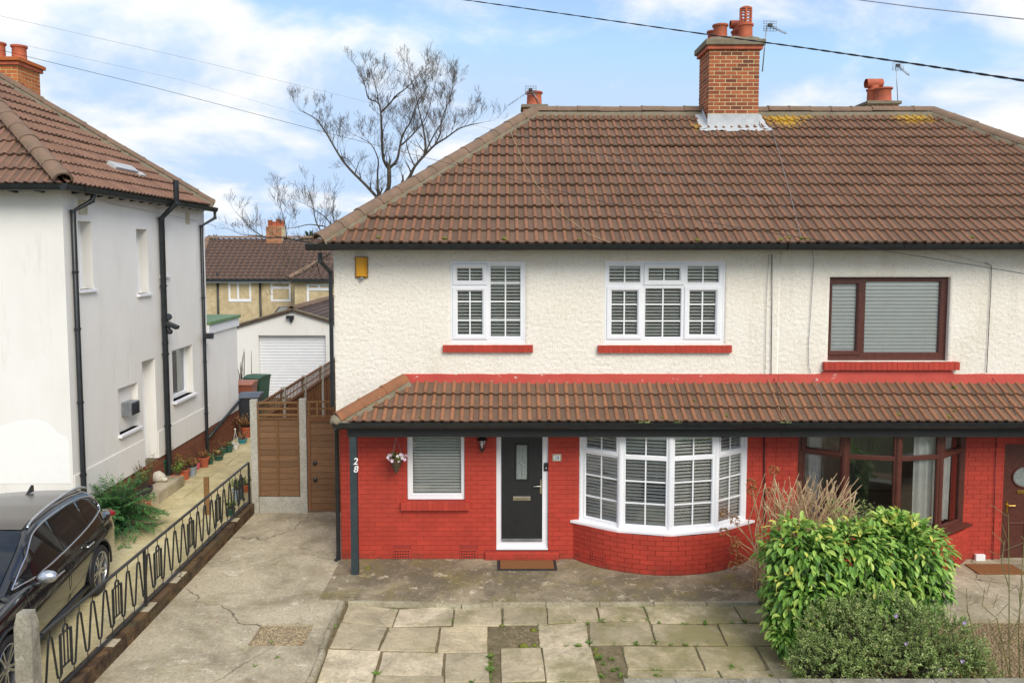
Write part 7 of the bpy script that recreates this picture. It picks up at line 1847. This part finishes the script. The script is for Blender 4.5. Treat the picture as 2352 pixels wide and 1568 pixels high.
bk_ = plastic('black_pot', hx(64,62,64), .6); gn_ = plastic('green_pot', hx(46,92,78), .4); gg_ = simple('green_glazed_pot', hx(54,98,76), hx(40,76,58), rough=.2); or_ = MT['terracotta']; wt_ = MT['wplastic']; tl_ = plastic('teal_plastic', hx(60,150,170)); pk_ = plastic('pink_pot', hx(212,92,116)); gy_p = plastic('grey_blue_pot', hx(150,164,176)); rd_ = plastic('orange_pot', hx(222,92,52))
dk = {'d': ('potplant', 26, .06, .45)}
gpot('large black pot with a yellowing shrub beside the doorstep', 329, 1157, 42, bk_, ('potplant', 60, .055, .32), .75, seed=2)
gpot('green glazed pot with a cream rim standing on the doorstep', 373, 1087, 38, gg_, ('brownhead', 40, .05, .5), .35, z=NG+.24, seed=3)
gpot('bright orange pot with green and yellow plant on a saucer before the step', 409, 1115, 27, rd_, ('weed', 22, .06, .3), .35, seed=4, saucer=True)
gpot('terracotta pot with bronze spiky leaves behind the bright orange pot', 424, 1100, 25, or_, ('potplant', 26, .07, .35), .42, seed=5)
gpot('weathered grey pot with trailing brown stems against the brick plinth', 441, 1091, 22, gy_p, ('brownhead', 30, .05, .7), .25, seed=6)
gpot('small pink pot beside the brick plinth', 455, 1076, 9, pk_, None, seed=7, hr=1.4)
gpot('broad terracotta pot with a dry plant near the drain pipe', 469, 1071, 24, or_, ('brownhead', 24, .05, .6), .22, seed=8)
gpot('dark green bowl pot with leafy plant by the corner pipe', 484, 1066, 13, gn_, ('weed', 10, .05, .4), .16, seed=9)
gpot('long green trough pot with low plants past the corner pipe', 502, 1056, 24, gn_, ('potplant', 20, .05, .6), .2, seed=10, hr=.5)
gpot('dark green pot with twiggy plant beside the extension brickwork', 513, 1040, 18, gn_, ('brownhead', 14, .04, .5), .22, seed=11, hr=.7)
gpot('green pot beside the waste pipe of the extension', 526, 1037, 20, gn_, ('weed', 10, .04, .5), .15, seed=12, hr=.8)
gpot('white hanging pot set down on the flags with its hanger upright', 541, 1030, 15, wt_, None, seed=13, hr=.8)
gpot('shallow teal basin at the end of the flagged path', 557, 1017, 22, tl_, ('brownhead', 16, .05, .6), .25, seed=14, hr=.45)
gpot('large terracotta pot of tangled orange brown stems by the black bin', 566, 1003, 26, or_, ('brownhead', 60, .07, .8), .5, seed=15)
gpot('grey blue pot with yellow flowering plant behind the railings', 546, 1150, 24, gy_p, ('weed', 26, .06, .5), .3, seed=16, hr=1.2)
gpot('terracotta pot tucked behind the railings by the fence post', 566, 1128, 18, or_, ('weed', 16, .05, .5), .2, seed=17)
gpot('low green pot with bright leaves inside the railings', 530, 1182, 22, gn_, ('weed', 20, .06, .5), .22, seed=18, hr=.7)
hgr = at_z(541, 1030, NG); mb = MB()
for a in (0, 2.1, 4.2): mb.tube([hgr+V(.08*cos(a), .08*sin(a), .14), hgr+V(0,0,.5)], .004, 4)
mb.sphere(hgr+V(0,0,.52), .025, 8, 6); one(mb, 'pot_hanger', MT['white'], 'white plastic hanger standing up from the white pot', 'hanger')
def lump(name, label, cat_, u, v, z, sc, mat, seed=0):
    c = at_z(u, v, z); mb = MB(); mb.sphere((0,0,0), 1, 16, 10); 
    for i, p in enumerate(mb.v):
        q = Vector(p); r = 1+.15*noise.noise(q*2+V(seed,0,0)); mb.v[i] = (c.x+q.x*sc[0]*r, c.y+q.y*sc[1]*r, c.z+max(q.z*r, -.7)*sc[2]+sc[2]*.7)
    # snout
    s = MB(); s.sphere((c.x+sc[0]*.95, c.y-sc[1]*.4, c.z+sc[2]*.45), sc[2]*.45, 10, 7, (1.3,.9,.8)); mb.add(s.v, s.f)
    return one(mb, name, mat, label, cat_, smooth=True)
stone = simple('pale_stone', hx(206,200,184), hx(176,170,152), rough=.9, bump=.6)
lump('hedgehog_ornament', 'pale stone hedgehog ornament at the foot of the green glazed pot', 'ornament', 363, 1105, NG+.24, (.17,.12,.13), stone, 1)
lump('tortoise_ornament', 'pale stone tortoise ornament against the side door of the white house', 'ornament', 343, 1078, NG+.24, (.12,.1,.09), stone, 4)
st0 = at_z(476, 1180, NG); mb = MB(); mb.box(st0.x-.05, st0.x+.05, st0.y-.02, st0.y+.02, NG-.02, NG+.75); one(mb, 'wooden_stake', MT['trellis'], 'grey wooden stake upright behind the iron railing', 'stake', bevel=.004)
pbx = at_z(318, 1178, NG); pbr = thing('planter_box', 'low terracotta planter box of dry stems beside the conifer', 'planter', pbx); mb = MB(); panel(mb, lambda u, q, d: V(pbx.x+u, pbx.y+q, pbx.z+.2-d), -.16, .16, -.22, .22, 0, .2, [(-.13,.13,-.19,.19)]); mb.build('box', or_, pbr)
mb = MB(); random.seed(9)
for k in range(60): a = rnd(0,6.28); p = pbx+V(rnd(-.12,.12), rnd(-.18,.18), .1); mb.tube([p, p+V(cos(a)*.12,sin(a)*.12,rnd(.1,.25)), p+V(cos(a)*.3,sin(a)*.3,rnd(-.02,.15))], .004, 3, False)
mb.build('dry_stems', MT['drystem'], pbr)['kind'] = 'stuff'
# conifer
random.seed(31); cf = at_z(268, 1225, NG); con = thing('conifer_shrub', 'drooping bright green conifer between the car and the white wall', 'shrub', cf)
wd = MB(); nd = MB()
for k in range(110):
    a = rnd(0, 2*pi); el = rnd(.15, 1.35); L = rnd(.5, .95)*(.75+.3*cos(el)); d = V(cos(a)*cos(el), sin(a)*cos(el), sin(el)); p = cf+V(0,0,rnd(.1,.5)); pts = [p]
    for j in range(5): d = (d+V(0,0,-.16)+V(rnd(-1,1),rnd(-1,1),0)*.08).normalized(); p = p+d*(L/5); pts.append(V(p.x, p.y, max(p.z, NG+.03)))
    wd.tube(pts, [.010,.008,.006,.005,.004,.003], 3, False)
    for j in range(1, 6):
        for q in range(9):
            b = pts[j].lerp(pts[j-1], random.random()); s = d.cross(V(0,0,1)).normalized()*random.choice((-1,1)); dd = (d*.8+s*.8+V(0,0,rnd(-.25,.2))).normalized(); lc = min(1, max(0, .2+.16*j+rnd(-.25,.25)))
            for w in range(3):
                bb = b+dd*.05*w; add_leaf(nd, bb, (dd+V(rnd(-1,1),rnd(-1,1),rnd(-.6,.3))*.35).normalized(), rnd(.05,.09), 4, lc)
wd.build('branches', MT['bark'], con); nd.build('needles', MT['conifer'], con, attr='lc')['kind'] = 'stuff'
# thin canes by the garage
random.seed(12)
cn = thing('bare_climber', 'tangle of bare canes standing against the garage wall', 'plant', at_y(555, 900, 25.6)); mb = MB()
for k in range(16):
    x = 550+rnd(-4, 26); A = at_y(x, 905, 25.6+rnd(-.2,.2)); B = at_y(x+rnd(-14,8), rnd(800,870), 25.6); mb.tube([A, A.lerp(B,.5)+V(rnd(-.1,.1),0,0), B], [.018,.012,.006], 4)
mb.build('canes', MT['twig'], cn)['kind'] = 'stuff'

# ================================================================== FRONT GARDEN
def leaf_mesh(mat):
    mb = MB(); add_leaf(mb, V(0,0,0), V(1,0,0), 1.0, 2.6, .7, .3, False, .22); return mb.mesh('leaf', mat, True, attr='lc')
random.seed(77)
LY_ = 10.6; lauB = at_z(1990, 1462, -.06); lau = thing('laurel_shrub', 'large rounded spotted laurel shrub with glossy lime green leaves', 'shrub', (lauB.x, LY_, -.09))
ells = [((1840,1262), 10.45, (.62,.55,.46)), ((1960,1268), 10.5, (.72,.62,.50)), ((2085,1262), 10.55, (.66,.6,.50)), ((1850,1345), 10.25, (.62,.5,.42)), ((2000,1350), 10.3, (.72,.6,.42)), ((2110,1330), 10.4, (.45,.5,.38)), ((1815,1418), 10.1, (.38,.36,.30)), ((2060,1215), 10.8, (.45,.4,.30)), ((1800,1460), 9.9, (.16,.18,.16)), ((1985,1420), 10.5, (.9,.5,.4))]
E = [(at_y(c[0]*.96+78, c[1]+6, y), (r[0]*.9, r[1]*.92, r[2]*.92)) for c, y, r in ells]
wd = MB(); gb = V(lauB.x, LY_, -.1)
for k in range(46):
    c, r = random.choice(E); q = c+V(rnd(-.6,.6)*r[0], rnd(-.6,.6)*r[1], rnd(-.6,.6)*r[2]); b = gb+V(rnd(-.5,.5), rnd(-.2,.2), 0); wd.tube([b, b.lerp(q,.5)+V(rnd(-.1,.1),rnd(-.1,.1),.1), q], [.022,.016,.008], 5, False)
wd.build('stems', MT['bark'], lau, True)
lv = MB(); picks = []
def inside(p, k, sh=.86): return any(((p.x-c.x)/r[0])**2+((p.y-c.y)/r[1])**2+((p.z-c.z)/r[2])**2 < sh*sh for i, (c, r) in enumerate(E) if i != k)
tot = 0
while tot < 8200:
    k = random.choices(range(len(E)), [e[1][0]*e[1][2]+.05 for e in E])[0]; c, r = E[k]
    d = V(rnd(-1,1), rnd(-1,1), rnd(-1,1)); 
    if d.length > 1 or d.length < .1: continue
    d.normalize(); rad_ = rnd(.55, 1.04)+.17*noise.noise(d*2.6+V(k,0,0)); p = c+V(d.x*r[0], d.y*r[1], d.z*r[2])*rad_
    if (inside(p, k) and random.random() < .85) or p.z < .05: continue
    tot += 1
    # whorl of leaves
    dr = (d*.7+V(0,0,-.30)+V(rnd(-1,1),rnd(-1,1),rnd(-1,.6))*.5).normalized(); L = rnd(.07,.165); lc = min(1, max(0, .18+.36*(rad_-.7)/.35+.22*d.z+rnd(-.38,.42)))  # shading put into leaf tone: darker inside and low, lighter on top
    if rad_ > .93 and d.y < .1 and len(picks) < 300 and random.random() < .4: picks.append((p, dr, L, lc))
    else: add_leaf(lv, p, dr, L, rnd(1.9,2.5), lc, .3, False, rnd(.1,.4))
for k in range(2600):
    c, r = random.choice(E); d = V(rnd(-1,1),rnd(-1,1),rnd(-1,1)); p = c+V(d.x*r[0],d.y*r[1],d.z*r[2])*.62; add_leaf(lv, p, V(rnd(-1,1),rnd(-1,1),rnd(-1,.4)).normalized(), rnd(.1,.17), 2.1, rnd(0,.4), .3, True)
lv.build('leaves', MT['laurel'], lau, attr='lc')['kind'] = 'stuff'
lmeshes = []
for lc in (.35,.5,.65,.75,.85,.98):
    mb = MB(); add_leaf(mb, V(0,0,0), V(1,0,0), 1.0, 2.1, lc, .3, False, .22); lmeshes.append(mb.mesh('leaf', MT['laurel'], attr='lc'))
for p, dr, L, lc in picks:
    s = dr.cross(V(rnd(-.3,.3),rnd(-.3,.3),1)).normalized(); n = s.cross(dr).normalized()
    o = link('leaf', lmeshes[min(5, int(lc*6))], lau); o.matrix_basis = Matrix(((dr.x*L, -s.x*L, n.x*L, p.x), (dr.y*L, -s.y*L, n.y*L, p.y), (dr.z*L, -s.z*L, n.z*L, p.z), (0,0,0,1)))
# fine-leaved shrub in front
random.seed(78); BYf = 9.35; shB = at_y(2040, 1560, BYf); shr = thing('hebe_shrub', 'dense fine-leaved grey green shrub with a few lilac flowers in front of the laurel', 'shrub', (shB.x, BYf, -.09))
E2 = [(at_y(u, v, y), r) for (u, v), y, r in (((1935,1465), 9.5, (.52,.45,.44)), ((2040,1450), 9.5, (.62,.5,.45)), ((2150,1480), 9.5, (.52,.48,.40)), ((1900,1540), 9.2, (.42,.4,.36)), ((2060,1545), 9.15, (.6,.45,.4)), ((2200,1540), 9.3, (.40,.4,.32)))]
lv = MB(); wd = MB()
for k in range(150):
    c, r = random.choice(E2); d = V(rnd(-1,1),rnd(-1,1),rnd(-.2,1)).normalized(); q = c+V(d.x*r[0],d.y*r[1],d.z*r[2])*rnd(.8,1.02); b = V(c.x+rnd(-.25,.25), BYf+rnd(-.1,.3), -.05); wd.tube([b, b.lerp(q,.6)+V(rnd(-.06,.06),rnd(-.06,.06),.05), q], [.010,.007,.003], 4, False)
tot = 0
while tot < 3600:
    c, r = random.choice(E2); d = V(rnd(-1,1),rnd(-1,1),rnd(-1,1))
    if d.length > 1 or d.length < .1: continue
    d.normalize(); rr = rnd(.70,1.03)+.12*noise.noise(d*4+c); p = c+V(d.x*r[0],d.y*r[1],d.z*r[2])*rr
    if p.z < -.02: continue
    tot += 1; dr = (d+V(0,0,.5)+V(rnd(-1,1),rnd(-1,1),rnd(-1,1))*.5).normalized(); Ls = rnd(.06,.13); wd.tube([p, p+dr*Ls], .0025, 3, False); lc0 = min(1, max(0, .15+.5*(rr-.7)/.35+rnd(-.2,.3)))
    for j in range(11):
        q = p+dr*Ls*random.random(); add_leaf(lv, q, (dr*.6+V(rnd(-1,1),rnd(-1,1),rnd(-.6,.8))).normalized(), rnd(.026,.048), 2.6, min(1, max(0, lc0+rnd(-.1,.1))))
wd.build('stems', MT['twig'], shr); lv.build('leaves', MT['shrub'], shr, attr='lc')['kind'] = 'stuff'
for u, v in ((2057,1412),(2081,1475),(2158,1534),(2183,1543),(2345-130,1428),(2210,1516)):
    p = at_y(u, v, 9.0); f = MB()
    for j in range(6): a = 2*pi*j/6; add_leaf(f, p, V(cos(a)*.8, -.5, sin(a)*.8).normalized(), .035, 1.5)
    f.build('flower', MT['lilac'], shr, attr='lc')
# dry hydrangea
random.seed(41); hyB = at_z(1815, 1330, 0); hy = thing('hydrangea', 'dry hydrangea with bare tan stems and brown flower heads before the bay', 'shrub', (4.2, 11.7, -.02)); wd = MB()
heads = [(1778,1080),(1725,1110),(1728,1128),(1768,1130),(1664,1178),(1688,1196),(1663,1222),(1690,1243),(1686,1262),(1683,1300),(1700,1285)]
hp_ = []
for u, v in heads: hp_.append(at_y(u, v, 11.7+rnd(-.4,.2)))
for p in hp_:
    b = V(4.25+rnd(-.3,.3), 11.75+rnd(-.25,.25), 0); m_ = b.lerp(p, .55)+V(rnd(-.1,.1),0,.15); wd.tube([b, m_, p], [.009,.007,.005], 5)
for k in range(170):
    b = V(4.45+rnd(-.5,.7), 11.75+rnd(-.3,.35), 0); q = at_y(1750+230*random.random(), 1085+95*random.random(), 11.6+rnd(-.4,.5)); m_ = b.lerp(q,.5)+V(rnd(-.25,.25),rnd(-.15,.15),.1); wd.tube([b, m_, q], [.011,.009,.005 if k % 4 else .011], 4)
    if k % 2: d = V(rnd(-1,1),rnd(-1,1),rnd(.1,1)).normalized(); wd.tube([m_.lerp(q,.6), m_.lerp(q,.6)+d*rnd(.1,.35)], .004, 3)
wd.build('stems', MT['drystem'], hy)
for p in hp_:
    f = MB()
    for k in range(70):
        d = V(rnd(-1,1),rnd(-1,1),rnd(-.6,1)).normalized(); add_leaf(f, p+d*.055, (d+V(rnd(-1,1),rnd(-1,1),rnd(-1,1))*.6).normalized(), .035, 1.3)
    f.build('flower_head', MT['brownhead'], hy, attr='lc')
gl_l = MB()
for k in range(260):
    q = at_y(1900+110*random.random(), 1150+80*random.random(), 11.3+rnd(-.2,.3)); add_leaf(gl_l, q, V(rnd(-1,1),rnd(-1,1),rnd(-.3,1)).normalized(), .06, 2.2, rnd(0,.6))
gl_l.build('green_leaves', MT['shrub'], hy, attr='lc')['kind'] = 'stuff'
# bare stems at the right
random.seed(52); bs = thing('bare_sapling', 'leafless upright twigs growing from the gravel bed', 'plant', at_z(2320, 1600, -.06)); wd = MB()
for pts in ([(2325,1640),(2318,1480),(2318,1350),(2316,1180)], [(2345,1640),(2340,1450),(2348,1300),(2356,1190)], [(2330,1600),(2290,1420),(2256,1390),(2262,1350)], [(2290,1560),(2240,1470),(2222,1400),(2220,1350)], [(2310,1640),(2300,1500),(2270,1420)], [(2318,1350),(2300,1290),(2308,1240)], [(2318,1480),(2340,1420),(2350,1340)], [(2350,1500),(2362,1380),(2375,1200)]):
    P = [at_y(u, v, 8.9+.05*i) for i, (u, v) in enumerate(pts)]; wd.tube(P, [.011,.008,.006,.004][:len(P)] if len(P) > 3 else [.008,.006,.004], 5)
    for j in range(5): p = P[1].lerp(P[-1], random.random()); d = V(rnd(-1,1),rnd(-.5,.5),rnd(.3,1)).normalized(); wd.tube([p, p+d*rnd(.06,.25)], .0035, 3)
wd.build('stems', MT['greenstem'], bs)
# gravel bed with loose pebbles, sleeper edge, front wall
mb = slab([(5.31, 6.0), (12, 6.0), (12, 10.98), (5.31, 10.98)], -.06, -.2); struct(mb, 'gravel_bed', MT['gravel'])
random.seed(61); mb = MB()
for k in range(2600):
    c = V(rnd(5.33, 7.6), rnd(8.3, 10.9), -.058); r = rnd(.010,.022); a = rnd(0,3.14); 
    P = [V(cos(a+2*pi*j/5)*r*rnd(.8,1.2), sin(a+2*pi*j/5)*r*rnd(.7,1.1), 0) for j in range(5)]; b = len(mb.v)
    mb.add([c+p for p in P]+[c+p*.6+V(0,0,r*.8) for p in P], [(j, (j+1) % 5, 5+(j+1) % 5, 5+j) for j in range(5)]+[(5,6,7,8,9)])
o = mb.build('pebbles', MT['pebble']); tag(o, 'loose tan pebbles covering the gravel bed', 'gravel', kind='stuff')
random.seed(62); mb = MB()
for k in range(900):
    c = V(rnd(sx0+.02, sx1-.02), rnd(sy0+.02, sy1-.02), -.046); r = rnd(.006,.014)
    mb.add([c+V(-r,0,0), c+V(0,-r,0), c+V(r,0,0), c+V(0,r,0), c+V(0,0,r*.9)], [(0,1,4),(1,2,4),(2,3,4),(3,0,4)])
o = mb.build('grit', MT['pebble']); tag(o, 'sandy grit filling the square cut in the concrete drive', 'gravel', kind='stuff')
sA = at_y(2115, 1528, 8.9); 
slp = thing('sleeper_edging', 'pale timber sleeper corner edging beside the grey green shrub', 'edging', V(5.6, 8.9, -.06)); A, B = at_z(2195, 1520, .12), at_z(2240, 1556, .12)
mb = MB(); mb.box(A.x-1.3, A.x+.02, A.y-.18, A.y, -.06, .12); mb.build('timber', MT['sleeper'], slp, bevel=.012); mb = MB(); mb.box(A.x+.022, A.x+.20, A.y-1.2, A.y+.0, -.06, .118); mb.build('timber', MT['sleeper'], slp, bevel=.012)
wz = .42; wy = at_z(1700, 1556, wz).y; wx0 = at_z(1431, 1556, wz).x
fw = thing('front_wall', 'low front garden wall with rough grey concrete coping', 'wall', (wx0+4, wy-.15, -.1)); mb = MB(); mb.box(wx0+.03, 12, wy-.25, wy-.03, -.12, wz-.07); mb.build('wall_body', MT['brick_low'], fw)
x = wx0
while x < 12:
    mb = MB(); mb.box(x, x+.596, wy-.3, wy, wz-.069, wz+rnd(-.003,.003)); mb.build('coping_stone', MT['oldpost'], fw, bevel=.012); x += .6
# rubble and weeds in the two missing flags and joints
random.seed(71); mb = MB()
def rubble(Zf, rect, n):
    for k in range(n):
        c = Zf(rnd(rect[0], rect[2]), rnd(rect[1], rect[3])); c.z = -.085; r = rnd(.008,.04)*random.random()**.5; a = rnd(0,3); k5 = [V(cos(a+2*pi*j/5)*r*rnd(.6,1.4), sin(a+2*pi*j/5)*r*rnd(.5,1.2), 0) for j in range(5)]; h5 = V(0,0,r*rnd(.2,.6)); mb.add([c+q for q in k5]+[c+q*.8+h5+V(0,0,rnd(-.2,.2)*r) for q in k5], [(j,(j+1)%5,5+(j+1)%5,5+j) for j in range(5)]+[(5,6,7,8,9)])
rubble(zb, (10,615,285,765), 120); rubble(zb, (720,785,940,1030), 50)
o = mb.build('rubble', MT['sandgravel']); tag(o, 'broken stone rubble where flags are missing', 'rubble', kind='stuff')
wv = MB()
def tuft(c, n, L, lcb=.5):
    for k in range(n): a = rnd(0,2*pi); add_leaf(wv, c+V(rnd(-.02,.02),rnd(-.02,.02),0), V(cos(a)*.9, sin(a)*.9, rnd(.15,.9)).normalized(), L*rnd(.6,1.3), 3, min(1, max(0, lcb+rnd(-.4,.4))))
WT = [(za,(1445,490)),(za,(1690,510)),(za,(1678,640)),(za,(1030,1100)),(za,(2000,945)),(za,(2005,1000)),(za,(2000,1060)),(za,(2115,680)),(za,(1850,1160)),
 (zb,(325,425)),(zb,(800,432)),(zb,(1170,435)),(zb,(1440,438)),(zb,(1115,480)),(zb,(1140,565)),(zb,(780,575)),(zb,(960,570)),(zb,(580,578)),(zb,(1230,592)),(zb,(1430,600)),(zb,(1580,598)),(zb,(1790,590)),(zb,(1885,578)),(zb,(675,595)),(zb,(690,740)),(zb,(600,768)),(zb,(510,768)),(zb,(1050,755)),(zb,(1320,758)),(zb,(1430,762)),(zb,(1520,762)),(zb,(300,780)),(zb,(800,910)),(zb,(870,960)),(zb,(910,940)),(zb,(930,1000)),(zb,(790,1010)),(zb,(760,860)),(zb,(860,870)),(zb,(1220,955)),(zb,(1180,950)),(zb,(1220,1000)),(zb,(1800,940)),(zb,(1200,740))]
for Zf, (x, y) in WT:
    c = Zf(x, y); c.z = -.07; tuft(c, random.randint(8, 18), rnd(.035,.075))
for u, v in ((585,1530),(622,1475),(905,1398),(770,1440),(640,1510)): c = at_z(u, v, -.01); tuft(c, 10, .04)
for k in range(60): c = at_z(*random.choice([(1210+20*random.random(), 1485+80*random.random()), (1128-4*random.random(), 1490+78*random.random())]), -.08); tuft(c, 3, .03)
random.seed(73)
for f in FL_B + FL_A[:6]:
    Zf = zb if f in FL_B else za
    for j in range(4):
        a_, b_ = Zf(*f[j]), Zf(*f[(j+1) % 4])
        for k in range(random.choice((0, 1, 2, 4)) if Zf is zb else random.choice((0, 0, 1))):
            c = a_.lerp(b_, random.random()); c.z = -.066; tuft(c, random.randint(3, 7), rnd(.014,.035), .45)
o = wv.build('weeds', MT['weed'], attr='lc'); tag(o, 'small green weeds in the joints of the paving', 'weeds', kind='stuff')
lt = MB(); random.seed(74)
for k in range(70):
    c = at_z(rnd(880, 1720), 1300+75*random.random()**.6, .004) if k < 45 else at_z(rnd(420, 780), rnd(1200, 1540), -.006); add_leaf(lt, c, V(rnd(-1,1), rnd(-1,1), rnd(0,.12)).normalized(), rnd(.02,.05), 1.8)
o = lt.build('leaf_litter', MT['brownhead'], attr='lc'); tag(o, 'scattered dry brown leaf litter on the concrete', 'leaf litter', kind='stuff')
# moss cushions on paving, roof edge and porch tiles
random.seed(88); ms = MB()
def cushion(c, r, n_=V(0,0,1)):
    s = MB(); s.sphere((0,0,0), 1, 9, 6)
    for p in s.v: pass
    vs = [c+V(p[0]*r*(1+.4*noise.noise(Vector(p)*3+c*9)), p[1]*r*(1+.4*noise.noise(Vector(p)*3+c*7)), p[2]*r*.5) for p in s.v]; ms.add(vs, s.f)
for Zf, x, y, r in ((zb,180,770,.07),(zb,255,640,.05),(zb,262,755,.04),(zb,1706,602,.05),(zb,2095,1000,.05),(zb,250,1300,.03),(zb,735,790,.04),(zb,745,830,.045),(za,2290,855,.06),(za,2100,680,.03),(za,60,672,.03),(za,120,680,.03)):
    c = Zf(x, y); c.z = -.075 if Zf is zb else -.06; cushion(c, r)
c = at_z(895, 1304, 0); cushion(V(pb.x+.17, c.y, .005), .05)
nm_ = V(1,0,0).cross(US)
for u, v in ((1022,553),(1452,556),(1838,553),(1852,555),(1809,551),(2228,550),(1790,556),(1600,557),(1330,556),(1160,554),(2100,556),(1960,553),(2005,555),(870,551)):
    rr = ray(u, v); s = (V(0,EAVE_Y,z_e)-CAM).dot(nm_)/rr.dot(nm_); cushion(CAM+rr*s+nm_*.05, rnd(.03,.055))
np_ = V(1,0,0).cross(PUS)
for u, v in ((968,961),(1594,923),(1636,945),(1667,958),(2190,893),(2190,947),(2175,960),(1520,962),(2060,955),(1350,960)):
    rr = ray(u, v); s = (V(0,PEY,PEZ)-CAM).dot(np_)/rr.dot(np_); cushion(CAM+rr*s+np_*.045, rnd(.02,.045))
o = ms.build('moss', MT['moss'], smooth=True); tag(o, 'green moss cushions on roof edges and paving', 'moss', kind='stuff')
# fern-like weeds in the porch gutter
random.seed(90); gw = MB()
for u in (1470,1480,1488,1556,1800,1806,740,745,752):
    p = at_y(u, 972 if u > 800 else 566, PEY-.03 if u > 800 else EAVE_Y); 
    for k in range(14): add_leaf(gw, p+V(rnd(-.05,.05),rnd(-.02,.02),0), V(rnd(-1,1),rnd(-.8,.4),rnd(.2,1)).normalized(), rnd(.03,.07), 3)
o = gw.build('gutter_weeds', MT['shrub'], attr='lc'); tag(o, 'grey green weeds sprouting from the gutters', 'weeds', kind='stuff')
